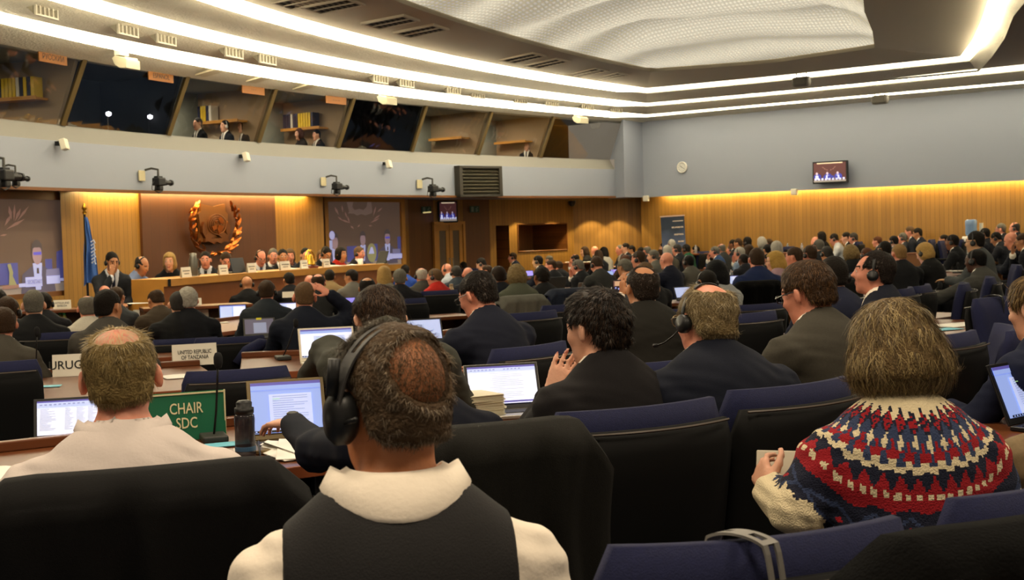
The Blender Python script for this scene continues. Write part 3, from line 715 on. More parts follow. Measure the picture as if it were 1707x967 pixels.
def tv(p, t, w, h, label, tilt=0.):
    r = thing('wall_tv', label, 'television', p); M_ = face_m(p, t, (0, 0, 1)); r.matrix_world = M_ @ Matrix.Rotation(tilt, 4, 'X')
    MB().box((0, 0, -.04), (w + .07, h + .07, .07), bev=.01).build('bezel', BLACK, r)
    MB().box((0, 0, -.12), (.2, .2, .14)).build('bracket', BLACK, r)
    it = [(emat('tv_light', 'e8d0b0', 1.0), rect(.1, 0, .9, .05)), (emat('tv_desk', '9a8f86', .8), rect(0, .9, 1, 1))]
    for cx, cy in ((.25, .2), (.32, .28), (.4, .33), (.55, .33), (.64, .28), (.7, .2)): it.append((emat('tv_copper', '8a6258', .7), leaf(cx, cy, .5 + (cx - .5) * .6, cy + .1, .02)))
    for k, cx in enumerate((.1, .43, .75)):
        it += [(emat('tv_blue', '3c3f9c', .9), blob(cx + .02, .72, .12, .16)), (emat('tv_face', 'c8b4c4', .9), blob(cx, .56, .035, .075)), (emat('tv_white', 'd8dcff', 1.2), rect(cx - .04, .66, cx + .05, .85))]
    for k in range(9): it.append((emat('tv_white'), rect(.03 + k * .11, .8, .09 + k * .11, .9)))
    for k in range(6): it.append((emat('tv_blue'), rect(.18 + k * .13, .68, .24 + k * .13, .82)))
    picture_panel(r, w, h, it, emat('tv_brown', '5a3434', .6))
pa, pb = on_rw(1356.5, 288, .22), on_rw(1410, 286, .22); hh = on_rw(1383, 271, .22).z - on_rw(1383, 303, .22).z
tv((pa + pb) / 2, wd, (pb - pa).length, hh, 'wall TV with the podium picture, high on the blue wall')
p1, p2 = at_plane(733, 353, q[722] + nb * 0, q[771]), at_plane(761, 353, q[722], q[771]); dn = (q[771] - q[722]).normalized(); tn = Vector((dn.y, -dn.x, 0))
mid = (p1 + p2) / 2 + tn * .3; tvd = Vector((.95, .3, 0))
w_ = 28 / F * mid.y * 1.02; tv(at_y(747, 353, mid.y), tvd, w_, 31 / F * mid.y, 'TV with the podium picture hung over the double doors')
# ---- exit signs and double doors
for px, py, a, b_, lab in ((705, 350, q[680], q[722], 'dim green running man exit sign by the second projection screen'), (787, 349, q[771], q[815], 'dim green running man exit sign on the stage side of the doors')):
    p = at_plane(px, py, a, b_); d_ = (b_ - a).normalized(); nn = Vector((d_.y, -d_.x, 0)); p = p + nn * .1
    t = (Vector((.93, .36, 0)))
    r = thing('exit_sign', lab, 'sign', p); r.matrix_world = face_m(p, t); w_, h_ = .24, .16
    MB().box((0, 0, -.02), (w_, h_, .04), bev=.005).build('sign_box', mat('exit_green', '31503a', .5, emit=.04), r)
    mb = MB(); EW = mat('exit_white', '7d8a76', .5)
    mb.box((-.06, 0, .002), (.06, .12, .004)); mb.box((.05, .0, .002), (.022, .06, .004), Matrix.Rotation(.4, 3, 'Z')); mb.box((.06, -.04, .002), (.016, .06, .004), Matrix.Rotation(-.6, 3, 'Z')); mb.box((.04, -.045, .002), (.016, .05, .004), Matrix.Rotation(.8, 3, 'Z')); mb.box((.05, .02, .002), (.08, .014, .004), Matrix.Rotation(.5, 3, 'Z'))
    mb.lathe([(0, .0), (.014, 0), (.014, .004), (0, .004)], (.065, .045, 0), 10)
    mb.build('pictogram', EW, r)
    if px < 720: MB().box((.01, -h_ / 2 + .018, .004), (w_ - .04, .03, .012), Matrix.Rotation(.07, 3, 'Z')).build('lit_edge', mat('exit_glow', 'f0d890', emit=.9), r)
pa, pb = at_plane(722.5, 420, q[722], q[771]), at_plane(771, 420, q[722], q[771]); zD = at_plane(747, 372, q[722], q[771]).z
t = (pb - pa); t.z = 0; wwd = t.length; t.normalize(); p = (pa + pb) / 2 + Vector((t.y, -t.x, 0)) * .04; zF = fz(p.x, p.y)
p.z = zF; r = bpy.data.objects.new('door_1', None); C.objects.link(r); r.matrix_world = frame_m(p, t); struct(r); hD = zD - zF
mb = MB(); 
for sx in (-1, 1): mb.box((sx * wwd / 2, 0, hD / 2), (.07, .1, hD))
mb.box((0, 0, hD), (wwd + .07, .1, .07)); mb.build('door_frame', OAK, r)
for sx in (-1, 1):
    lw = wwd / 2 - .05; cx = sx * (lw / 2 + .006); lf = MB(); st = .2
    for s2 in (-1, 1): lf.box((cx + s2 * (lw / 2 - st * lw / 1.6), 0, hD / 2), (st * lw * 1.2, .045, hD - .04))
    lf.box((cx, 0, hD - .1), (lw, .045, .16)); lf.box((cx, 0, .15), (lw, .045, .3))
    d = lf.build('door_leaf', OAK, r)
    MB().box((cx, 0, hD / 2), (lw * .6, .012, hD - .3)).build('glass_pane', mat('door_glass', '5c5040', .35), d)
    MB().tube([(sx * .05, -.04, .95), (sx * .05, -.08, .97), (sx * .05, -.08, 1.25), (sx * .05, -.04, 1.27)], .012, 6).build('door_handle', GREY, d)
# small dark camera dome above the stage opening
p = at_plane(949, 339, sa, sb) + sn * .1; o = MB().lathe([(0, -.09), (.06, -.07), (.09, 0), (.1, .06), (0, .06)], n=16).build('dome_camera', BLACK, smooth=True); o.location = p; tag(o, 'small black dome camera above the oak stage opening', 'camera')
# ---- copper emblem (wreath, shield with crossed anchors, globe) on the podium wall
p, y = gal_hit(353, 378, FO + PO + .03); t = (gal(y + .05) - gal(y - .05)).normalized()
e1, e0 = gal_hit(310, 378, FO + PO)[0], gal_hit(397, 378, FO + PO)[0]; sxE = (e0 - e1).xy.length / 765.; szE = (gal_hit(353, 333, FO)[0].z - gal_hit(353, 424, FO)[0].z) / 790.
r = thing('copper_emblem', 'large copper emblem of laurel wreath, crossed anchors and globe on brown panelling', 'emblem', p); r.matrix_world = face_m(p, t)
def EX(x, y_, z=0.): return Vector(((x - 575) * sxE, (480 - y_) * szE, z))
def eleaf(mb, x0, y0, x1, y1, w):
    a, b_ = EX(x0, y0, .05), EX(x1, y1, .11); d = b_ - a; n_ = Vector((-d.y, d.x, 0)).normalized() * w * (sxE + szE) / 2; rows = []
    for tt, k in ((0, .25), (.25, .9), (.5, 1), (.75, .7), (1, .02)):
        c_ = a.lerp(b_, tt); rows += [c_ - n_ * k, c_ + Vector((0, 0, .045 * k)), c_ + n_ * k, c_ - Vector((0, 0, .02))]
    mb.add(rows, [(i * 4 + j, i * 4 + (j + 1) % 4, i * 4 + 4 + (j + 1) % 4, i * 4 + 4 + j) for i in range(4) for j in range(4)])
LV = [(430, 810, 365, 730, 22), (390, 835, 255, 750, 26), (345, 770, 245, 690, 30), (350, 740, 325, 640, 22), (330, 770, 205, 640, 24), (280, 640, 190, 490, 28), (300, 660, 290, 490, 24), (245, 620, 205, 555, 26), (245, 520, 285, 425, 20), (240, 500, 200, 360, 22), (235, 400, 285, 360, 24), (220, 400, 222, 290, 20), (260, 350, 300, 240, 20), (228, 290, 232, 215, 18), (265, 260, 285, 170, 18), (290, 260, 345, 150, 18), (310, 190, 350, 105, 14)]
for side, nm in ((0, 'laurel_branch'), (1, 'laurel_branch')):
    mb = MB()
    for l in LV:
        l = l if not side else (1150 - l[0], l[1], 1150 - l[2], l[3], l[4]); eleaf(mb, *l)
    pts = [(440, 830), (330, 780), (255, 650), (225, 480), (250, 300), (330, 130)]
    mb.tube([EX(x if not side else 1150 - x, y_, .06) for x, y_ in pts], .012, 6)
    mb.build(nm, COPPER, r, smooth=False)
mb = MB()
for l in ((560, 850, 470, 880, 26), (590, 850, 520, 900, 20), (600, 850, 690, 880, 26), (640, 850, 800, 870, 24)): eleaf(mb, *l)
mb.build('ribbon', COPPER, r)
sh = [(400, 150), (575, 190), (750, 150), (755, 260), (790, 300), (770, 560), (790, 700), (700, 680), (640, 720), (575, 730), (510, 720), (450, 690), (360, 700), (385, 560), (360, 300), (395, 260)]
MB().prism([EX(x, y_).xy for x, y_ in sh], .0, .05).build('shield', mat('shield_brown', '8a5a2c', .45, metal=.4), r)
for side in (0, 1):
    mr = (lambda x: x) if not side else (lambda x: 1150 - x)
    fl = [(400, 410), (430, 470), (435, 560), (415, 600), (500, 540), (560, 600), (490, 650), (530, 640), (575, 650), (575, 700), (520, 725), (450, 690), (400, 700), (410, 640), (372, 560), (375, 470)]
    MB().prism([EX(mr(x), y_).xy for x, y_ in (fl if not side else fl[::-1])], .045, .11).build('anchor', COPPERD, r)
g = MB()
for rr in (135, 105, 78, 50): g.tube([EX(580 + rr * math.cos(a), 450 + rr * 1.08 * math.sin(a), .11) for a in np.linspace(0, 2 * math.pi, 40)], .012, 5, cap=False)
for k in range(8): g.tube([EX(580 + 40 * math.cos(k * .785), 450 + 43 * math.sin(k * .785), .11), EX(580 + 135 * math.cos(k * .785), 450 + 145 * math.sin(k * .785), .11)], .006, 4)
gb = g.build('globe_grid', COPPERD, r)
g = MB()
for poly in ([(590, 360), (640, 340), (680, 390), (660, 440), (620, 420)], [(500, 480), (560, 450), (570, 510), (520, 540)], [(600, 460), (660, 470), (650, 540), (600, 590), (580, 520)], [(540, 400), (580, 390), (570, 430)]):
    g.prism([EX(x, y_).xy for x, y_ in poly], .10, .125)
g.build('continents', COPPER, r)
# ---- flag on its pole
pole = at_y(143.5, 420, gal_hit(150, 420, FO + 1.0)[0].y); fzp = -.05
r = thing('flag_stand', 'blue flag with white emblem drooping from a dark pole by the oak boards', 'flag', (pole.x, pole.y, fz(pole.x, pole.y)))
base = fz(pole.x, pole.y); topz = at_y(143, 357, pole.y).z - base; fz0 = at_y(150, 478, pole.y).z - base; fz1 = at_y(144, 362, pole.y).z - base
MB().tube([(0, 0, 0), (0, 0, topz)], .018, 8).build('pole', BLACK, r)
MB().lathe([(.02, 0), (.035, .02), (.015, .05), (.04, .08), (.02, .13), (0, .17)], (0, 0, topz), 12).build('finial', GOLD, r, smooth=True)
MB().lathe([(0, 0), (.18, 0), (.18, .02), (.05, .06), (.03, .1)], n=20).build('base', BLACK, r)
vs = []; nu, nv = 15, 22
for j in range(nv + 1):
    t_ = j / nv; wd_ = .03 + (.20 * t_ ** .7)
    for i in range(nu + 1):
        u_ = i / nu; a = u_ * 15
        vs.append((-.06 * t_ + u_ * wd_ * 1.0, .045 * math.sin(a) * (.3 + t_) + .02 * math.sin(3 * t_ * 3 + a), fz1 + (fz0 - fz1) * t_ * (1 - .06 * math.sin(u_ * 5)) ))
FB = mat('flag_blue', '3b62a8', .8)
MB().add(vs, [(j * (nu + 1) + i, j * (nu + 1) + i + 1, (j + 1) * (nu + 1) + i + 1, (j + 1) * (nu + 1) + i) for j in range(nv) for i in range(nu)]).build('cloth', FB, r, smooth=True)
mb = MB()
for k in range(7):
    tz = .36 + .05 * k; zz = fz1 + (fz0 - fz1) * tz; mb.tube([(.1, -.075, zz), (.14, -.075, zz + .03), (.155 - .01 * (k % 2), -.07, zz - .02)], .011, 5)
mb.build('white_emblem', mat('flag_white', 'c9d2e6', .8), r)
# ---- roll-up banner
z0b = fz(4.2, 33); pb0 = on_rw(1126, 384, .9); t = Vector((.98, .18, 0)); Yb_ = pb0.y
topb = at_y(1126, 361, Yb_).z; wb = 41 / F * Yb_; hb = topb - fz(pb0.x, pb0.y)
r = thing('roll_up_banner', 'dark blue roll-up banner for the award for exceptional bravery at sea', 'banner', (pb0.x, pb0.y, fz(pb0.x, pb0.y)))
r.matrix_world = frame_m((pb0.x, pb0.y, fz(pb0.x, pb0.y)), t) @ Matrix.Rotation(.035, 4, 'Y').inverted()
BN = bpy.data.materials.new('banner_print'); BN.use_nodes = True; nt = BN.node_tree; b = nt.nodes['Principled BSDF']
tc = nt.nodes.new('ShaderNodeTexCoord'); sp = nt.nodes.new('ShaderNodeSeparateXYZ'); cr = nt.nodes.new('ShaderNodeValToRGB'); nz = nt.nodes.new('ShaderNodeTexNoise'); nz.inputs['Scale'].default_value = 2.5
ad = nt.nodes.new('ShaderNodeMath'); ad.operation = 'MULTIPLY_ADD'; ad.inputs[1].default_value = .3
nt.links.new(tc.outputs['Generated'], sp.inputs[0]); nt.links.new(tc.outputs['Object'], nz.inputs['Vector']); nt.links.new(nz.outputs['Fac'], ad.inputs[0]); nt.links.new(sp.outputs['Z'], ad.inputs[2]); nt.links.new(ad.outputs[0], cr.inputs[0]); nt.links.new(cr.outputs[0], b.inputs['Base Color'])
cr.color_ramp.elements[0].color = (*lin('1c2430'), 1); cr.color_ramp.elements[1].color = (*lin('1f2c3c'), 1)
for pos, col in ((.55, '2c3850'), (.8, '4a5876')):
    e_ = cr.color_ramp.elements.new(pos); e_.color = (*lin(col), 1)
MB().box((0, 0, hb / 2), (wb, .01, hb)).build('print', BN, r)
MB().box((0, 0, hb + .015), (wb + .02, .03, .03)).build('top_rail', mat('rail_pink', 'c8aa98', .5), r)
MB().box((0, 0, .05), (wb + .04, .2, .1), bev=.02).build('base', GREY, r)
BT = mat('banner_text', 'c9b9a8', .7)
Mt = Matrix(((1, 0, 0, 0), (0, 0, -1, -.008), (0, 1, 0, 0), (0, 0, 0, 1)))
for txt, zz, sz in (('COMPLETE THE NOMINATION', .055, .055), ('IMO AWARD FOR', .13, .105), ('EXCEPTIONAL', .215, .105), ('BRAVERY', .30, .105), ('AT SEA', .385, .105)):
    o = link('lettering', text_mesh(txt, sz * wb * .72, .8, 'RIGHT', m=BT, bold=.003), r); o.matrix_local = Matrix.Translation((wb / 2 - .04, -.008, hb * (1 - zz * 1.0))) @ Matrix.Rotation(math.pi / 2, 4, 'X')
# ---- water cooler by the oak wall
pc = on_rw(1619, 400, .6); Yc = pc.y; zt3 = at_y(1619, 366, Yc).z; f0 = fz(pc.x, pc.y)
r = thing('water_cooler', 'white water cooler with a clear blue bottle by the oak wall', 'cooler', (pc.x, pc.y, f0)); hz = zt3 - f0
MB().box((0, 0, (hz - .36) / 2), (.30, .30, hz - .36), bev=.02).build('cabinet', WHITE, r)
MB().lathe([(.05, -.02), (.11, .03), (.125, .08), (.118, .12), (.125, .16), (.118, .2), (.125, .24), (.125, .33), (.10, .36), (0, .36)], (0, 0, hz - .36), 20).build('bottle', mat('water_bottle_blue', '8fb0d8', .15, trans=.4), r, smooth=True)
MB().box((0, -.16, hz - .5), (.05, .04, .06)).build('tap', mat('tap_blue', '3355aa'), r)
MB().tube([(.22, 0, hz - .7), (.22, 0, hz - .08)], .04, 10).build('cup_holder', CREAM, r)
# ---- orange language signs on the booth glass
for px, py, txt, lab in ((88, 97, 'РУССКИЙ', 'orange booth sign in Russian at the top of the glass'), (268, 128, 'ESPAÑOL', 'orange booth sign in Spanish at the top of the glass'), (422, 150, '· · ·', 'orange booth sign, faded lettering, third along the glass, by a yellow note'), (560, 167, '– – –', 'orange booth sign, faded lettering, above the yellow binders booth edge')):
    p, y = gal_hit(px, py, .30, 4.0); t = (gal(y + .05) - gal(y - .05)).normalized()
    r = thing('booth_sign', lab, 'sign', p); r.matrix_world = face_m(p, t)
    MB().box((0, 0, 0), (.62, .15, .02), bev=.004).build('plate', mat('sign_orange', '8a5416', .6), r)
    link('lettering', text_mesh(txt, .11, .9, m=INK), r, loc=(0, 0, .012))
# ---- booth shelves with binders, interpreters' desk lamps
YEL, NVB, WHB = mat('binder_yellow', 'c9a81e', .5), mat('binder_navy', '1c1f38', .5), mat('binder_white', 'c8c2b4', .5)
for i, nb_, cols in ((0, 14, 'yynnnyyyywnyny'), (2, 5, 'nyynw'), (3, 12, 'nnnwnnyyyyyn'), (5, 0, ''), (6, 0, '')):
    y = YM[i + 1]; tdir = (gal(y + .1) - gal(y - .1)).normalized(); back = Vector((-tdir.y, tdir.x, 0))
    sd = .28; zs = 3.62
    c0 = gal(y, -.35, zs) - tdir * (sd / 2 + .05)
    M_ = frame_m(c0, back)     # local x runs back along the partition, local -y towards... 
    o = MB().box((.48, 0, 0), (1.0, sd, .035)).box((.48, (sd / 2 - .01) * 1, .02), (1.0, .02, .03)).build('booth_shelf', OAK); o.matrix_world = M_
    tag(o, 'wooden shelf in %s' % {0: 'the Russian booth, holding a long row of yellow and navy binders', 2: 'the booth with white-headset interpreters', 3: 'the booth with bright yellow binders', 5: 'the bare lit booth next to the dark middle one', 6: 'the last lit booth before the corner'}[i], 'shelf')
    names = {'y': ('yellow', YEL), 'n': ('navy', NVB), 'w': ('white', WHB)}
    for k, cc in enumerate(cols):
        o = MB().box((0, 0, .15), (.055, .2, .30), bev=.004).build('ring_binder', names[cc][1])
        o.matrix_world = M_ @ Matrix.Translation((.92 - k * .066, 0, .0185))
        tag(o, '%s ring binder on the shelf in %s' % (names[cc][0], {0: 'the Russian booth', 2: 'the booth with white-headset interpreters', 3: 'the booth with bright yellow binders'}[i]), 'binder', '%s binders, shelf %d' % (names[cc][0], i + 1))
for px, py, lab in ((179, 191, 'first small bright desk lamp glowing in the dark Spanish booth'), (248, 196, 'second small bright desk lamp glowing in the dark Spanish booth, beside the mullion')):
    p, y = gal_hit(px, py, -.5, 3.4)
    r = thing('desk_lamp', lab, 'lamp', (p.x, p.y, 2.62))
    MB().tube([(0, 0, 0), (0, 0, p.z - 2.62), (.05, -.08, p.z - 2.58)], .012, 6).build('stem', BLACK, r)
    MB().lathe([(0, -.04), (.04, -.02), (.045, .02), (0, .04)], (.05, -.1, p.z - 2.62), 12).build('bulb', mat('lamp_bulb', 'f4f0ff', emit=12), r, smooth=True)
# spots that scallop the stage wall
for px, py in ((862, 352), (918, 352), (985, 360), (1030, 362)):
    a, b_ = (sa, sb) if px < 955 else (q[955], q[1086]); p = at_plane(px, 352, a, b_); d_ = (b_ - a).normalized(); nn = Vector((d_.y, -d_.x, 0))
    l = bpy.data.lights.new('stage_spot', 'SPOT'); l.energy = 190; l.color = (1, .78, .42); l.spot_size = 1.5; l.spot_blend = .25; l.shadow_soft_size = .03
    o = bpy.data.objects.new('stage_spot', l); C.objects.link(o); o.location = Vector((p.x, p.y, 2.25)) + nn * .5; o.rotation_euler = (0, 0, 0)
# ================================================================ furniture
DESKW = mat('desk_wood', '6b3d22', .28, noise=.25, nscale=5)
DESKE = mat('desk_edge', '8a4a2a', .35)
SHELL = mat('chair_shell', '080808', .75, spec=.25)
TRIM = mat('chair_trim', '4a3f36', .4)
NAVYC = mat('chair_fabric', '161a3c', .95, noise=.25, nscale=90, bump=.25, bscale=350)
NAVYD = mat('chair_fabric_dark', '14172e', .95, noise=.25, nscale=90)

def theta_px(px): return math.radians(20 + (px - 200) * .018)
# ---- conference chair prototype: faces +Y
def curved_panel(mb, w, z0, z1, y, th, bow, rec, n=10, m=10, rnd=.05, mi=0):
    """slightly bowed, reclined, rounded back panel"""
    vs = []
    rows = []
    for side in (0, 1):
        for j in range(m + 1):
            tz = j / m; z = z0 + (z1 - z0) * tz
            for i in range(n + 1):
                u = i / n * 2 - 1
                ww = w / 2 * (1 - .03 * (1 - tz))
                k = 1.0
                if tz > .86: k = 1 - .10 * ((tz - .86) / .14) ** 2
                e = min(1., ((1 - abs(u)) / .16)) ** .5 if abs(u) > .84 else 1.
                e2 = min(1., (1 - tz) / .14) ** .5 if tz > .86 else 1.
                tt = th / 2 * (.25 + .75 * min(e, e2))
                yy = y - rec * (z - z0) + bow * u * u
                vs.append((u * ww * k, yy + (tt if side else -tt), z))
    N_ = (n + 1) * (m + 1); fs = []
    for j in range(m):
        for i in range(n):
            a = j * (n + 1) + i; fs.append((a, a + n + 1, a + n + 2, a + 1) if False else (a, a + 1, a + n + 2, a + n + 1)); b = a + N_; fs.append((b, b + n + 1, b + n + 2, b + 1))
    for i in range(n): fs += [(i, N_ + i, N_ + i + 1, i + 1), (m * (n + 1) + i, m * (n + 1) + i + 1, N_ + m * (n + 1) + i + 1, N_ + m * (n + 1) + i)]
    for j in range(m): a = j * (n + 1); b = a + n; fs += [(a, a + n + 1, N_ + a + n + 1, N_ + a), (b, N_ + b, N_ + b + n + 1, b + n + 1)]
    return mb.add(vs, fs, mi)
CH = {}
CH['seat'] = MB().box((0, .03, .43), (.50, .48, .10), bev=.035).mesh('seat', NAVYC, True)
CH['backrest'] = curved_panel(MB(), .54, .40, 1.02, -.22, .10, .05, .16).mesh('backrest', NAVYC, True)
CH['back_shell'] = curved_panel(MB(), .555, .28, .968, -.258, .07, .05, .16).mesh('back_shell', SHELL, True)
CH['trim'] = MB().tube([(u * .245, -.258 - .16 * .688 - .024 + .05 * u * u, .964) for u in np.linspace(-1, 1, 11)], .004, 5).mesh('trim', TRIM)
CH['armrest'] = MB().box((0, 0, .66), (.06, .32, .035), bev=.012).box((0, -.10, .53), (.035, .06, .24), bev=.01).box((0, -.08, .42), (.035, .16, .04), bev=.01).mesh('armrest', SHELL, True)
CH['column'] = MB().lathe([(.05, .09), (.035, .1), (.03, .38), (.12, .385), (.12, .40)], n=14).mesh('column', SHELL)
_b = MB()
for k in range(5): a = k * 2 * math.pi / 5 + .3; _b.tube([(0, 0, .09), (.17 * math.sin(a), .17 * math.cos(a), .08), (.29 * math.sin(a), .29 * math.cos(a), .045)], [.03, .026, .02], 8).lathe([(.0, 0), (.028, .0), (.03, .03), (.0, .045)], (.29 * math.sin(a), .29 * math.cos(a), 0), 10)
CH['base'] = _b.mesh('base', SHELL)
CHAIRS = []
def chair_at(x, y, th, label, group='navy conference chairs', sz=1., fabric=None, wide=1.):
    r = thing('conference_chair', label, 'chair', (x, y, fz(x, y)), th, group)
    for k in ('seat', 'backrest', 'back_shell', 'trim', 'column', 'base'): link(k, CH[k], r)
    for sx in (-1, 1): link('armrest', CH['armrest'], r, (sx * .29, 0, 0))
    r.scale = (wide, 1, sz); CHAIRS.append(r)
    return r
def chair(px, py, label, th=None, sz=1., wide=1., deg=None):
    """a chair whose top middle of the back is seen at (px, py)"""
    th = math.radians(deg) if deg is not None else theta_px(px)
    p = on_floor_plane(px, py, 1.02 * sz); sz = min(max((p.z - fz(p.x, p.y)) / 1.02, .8), 1.25); off = Matrix.Rotation(th, 3, 'Z') @ Vector((0, -.315, 0))
    return chair_at(p.x - off.x, p.y - off.y, th, label, sz=sz, wide=wide)

# ---- podium: long curved oak bench
PDO = 2.1
yl, yr = gal_at(278, .9, PDO), gal_at(648, .9, PDO)
zl = gal_hit(278, 465, PDO)[0].z; zr = gal_hit(648, 440, PDO)[0].z
ZP = (zl + zr) / 2
def pod(y, o, z): return gal(y, PDO + o, z)
ys = np.linspace(yl, yr, 24)
pc = pod((yl + yr) / 2, -.3, 0); fpl = fz(pc.x, pc.y)
r = thing('podium_bench', 'long curved oak bench of the podium under the copper emblem', 'desk', (pc.x, pc.y, fpl))
def local(pts): return [Vector(p) - r.location for p in pts]
def lring(o, z): return local([pod(y, o, z) for y in ys])
bh = .115 * 1.0
zt0 = ZP; zb0_ = ZP - .10
mb = MB(); mb.ruled(lring(0, zb0_), lring(0, zt0)).ruled(lring(0, zt0), lring(-.65, zt0)).ruled(lring(-.65, zt0), lring(-.65, zt0 - .05)).ruled(lring(-.65, zt0 - .05), lring(-.04, zt0 - .05)).ruled(lring(0, zb0_), lring(-.04, zb0_))
for y in (yl, yr): mb.quad(*local([pod(y, 0, zb0_), pod(y, 0, zt0), pod(y, -.65, zt0), pod(y, -.65, zb0_)]))
mb.build('bench_top', OAK, r)
RED = mat('red_brown_veneer', '8a5128', .4, noise=.18, nscale=4)
MB().ruled(lring(-.05, fpl), lring(-.05, zb0_)).build('front_panel', RED, r)
MB().quad(*local([pod(yl, -.05, fpl), pod(yl, -.05, zb0_), pod(yl, -.62, zb0_), pod(yl, -.62, fpl)])).build('end_panel', OAK, r)
MB().quad(*local([pod(yr, -.05, fpl), pod(yr, -.05, zb0_), pod(yr, -.62, zb0_), pod(yr, -.62, fpl)])).build('end_panel', OAK, r)
e_ = local([pod(yl + .02, .006, zb0_ - .0), pod(yl + .10, .006, zb0_)]); 
MB().quad(e_[0], e_[1], e_[1] + up * .10, e_[0] + up * .10).build('dark_joint', SHELL, r)
# return end of the bench
yl2 = gal_at(257, .9, PDO - .25)
PZ = fpl + .25
struct(MB().ruled([gal(y, PDO - .08, PZ) for y in np.linspace(yl - 1.9, yr + .3, 20)], [gal(y, FO + .1, PZ) for y in np.linspace(yl - 1.9, yr + .3, 20)])
       .ruled([gal(y, PDO - .08, PZ - .6) for y in np.linspace(yl - 1.9, yr + .3, 20)], [gal(y, PDO - .08, PZ) for y in np.linspace(yl - 1.9, yr + .3, 20)]).build('floor_podium', CARPET))
retp = pod(yl, -.3, 0); 
def podium_pt(px, o=-.35):
    """x, y on the bench top seen at column px"""
    y = gal_at(px, ZP, PDO + o); p = gal(y, PDO + o, ZP); t = (gal(y + .05) - gal(y - .05)).normalized(); return p, t

_PL = [pod(y, 0, 0).xy for y in np.linspace(yl - .3, yr + .2, 14)]
def pod_front(q):
    P_ = q.xy; best = 9.
    for a, b_ in zip(_PL, _PL[1:]):
        t_ = b_ - a; L_ = t_.length; t_ = t_ / L_; s_ = (P_ - a).dot(t_)
        if -.15 < s_ < L_ + .15: best = min(best, (P_ - a).dot(Vector((t_.y, -t_.x))))
    return best
# ---- desks
DESKS = []
def desk(pa, pb, label, depth=1.15, ext=(0, 0), h=.74, oak=False, ends=True, rail=True):
    a, b_ = on_floor_plane(*pa, h), on_floor_plane(*pb, h); d = (b_ - a); d.z = 0; d.normalize(); nn = Vector((-d.y, d.x, 0))
    a = a - d * ext[0]; b_ = b_ + d * ext[1]
    c = (a + b_) / 2; L_ = (b_ - a).xy.length; z0 = fz(c.x, c.y)
    r = thing('conference_desk', label, 'desk', (c.x, c.y, z0), math.atan2(d.y, d.x), 'curved rows of conference desks')
    r.location.z = z0; hh = h
    MB().box((0, depth / 2, hh - .02), (L_, depth, .04), bev=.006).build('desktop', DESKW, r)
    MB().box((0, -.004, hh - .022), (L_, .012, .046), bev=.004).build('edge_strip', DESKE, r)
    MB().box((0, depth - .03, hh / 2), (L_ - .02, .03, hh - .04)).build('front_panel', OAK if oak else OAKD, r)
    if rail: MB().box((0, depth - .02, hh + .02), (L_, .05, .04), bev=.006).build('rail', DESKW, r)
    MB().box((0, .09 + .15, hh - .12), (L_ - .05, .3, .02)).build('shelf', SHELL, r)
    n_ = max(1, int(L_ / .62)); 
    for k in range(n_):
        u = MB(); x = -L_ / 2 + L_ * (k + .5) / n_
        u.box((x, .06, hh - .085), (.34, .04, .075), bev=.006); un = u.build('listening_unit', mat('unit_black', '1a1a1b', .4), r)
        MB().lathe([(.0, -.012), (.018, -.01), (.022, 0)], (x - .1, .04, hh - .085), 14, axis='y').build('dial', mat('dial_grey', '77756f', .35, metal=.6), un)
    for sx in (-1, 1): MB().box((sx * (L_ / 2 - .015), depth / 2, (hh - .04) / 2), (.03, depth - .03, hh - .05)).build('end_panel', OAK if oak else OAKD, r)
    r['dz'] = hh; DESKS.append((r, a, d, nn, L_, depth, z0 + hh))
    return DESKS[-1]
D1 = desk((427, 787), (555, 768), 'brown desk with the dark water bottle, serving the row nearest the camera', depth=1.12, ext=(2.4, 2.3))
D2 = desk((0, 673), (290, 648), 'brown desk carrying the Uruguay sign, in front of the bald man in a pale shirt', depth=1.5, ext=(.6, .35))
D2b = desk((478, 622), (765, 602), 'brown desk with the white-framed laptop, in front of the man with wavy grey hair', ext=(.3, .1))
D3 = desk((64, 614), (300, 592), 'brown desk carrying the Netherlands sign', depth=1.5, ext=(.5, .5))
D4 = desk((366, 554), (404, 549), 'brown desk under the dark framed monitor and the sign ending TONIA', ext=(1.4, 1.8))
D5 = desk((222, 514), (246, 509), 'brown desk end with white paper, below the podium corner', ext=(1.2, .2))
D6 = desk((865, 574), (950, 560), 'empty brown desk behind the three vacant navy chairs', ext=(.3, 1.2))
D7 = desk((738, 511), (830, 500), 'oak-ended desk beside the beige drinking bottle', depth=.7, ext=(0, .6), oak=True)
D8 = desk((1253, 516), (1303, 507), 'oak-fronted desk carrying the sign beginning TO', depth=.6, ext=(.05, .5), oak=True)
D9 = desk((1487, 492), (1617, 468), 'long brown desk with the upright grey laptop and small white signs', ext=(.3, 1.4))
D10 = desk((1610, 573), (1690, 552), 'empty brown desk with one white sheet and a cyan card, behind the knitted sweater', ext=(.5, .9))
D11 = desk((1402, 502), (1440, 492), 'brown desk with papers in front of the balding man in profile', depth=.5, ext=(.1, .2))
D12 = desk((1528, 421), (1570, 421), 'white-topped oak table near the oak wall', depth=.8, ext=(.2, .2), oak=True)
D13 = desk((468, 530), (560, 517), 'brown desk with several glowing laptops, below the middle of the podium', ext=(.6, 1.0))

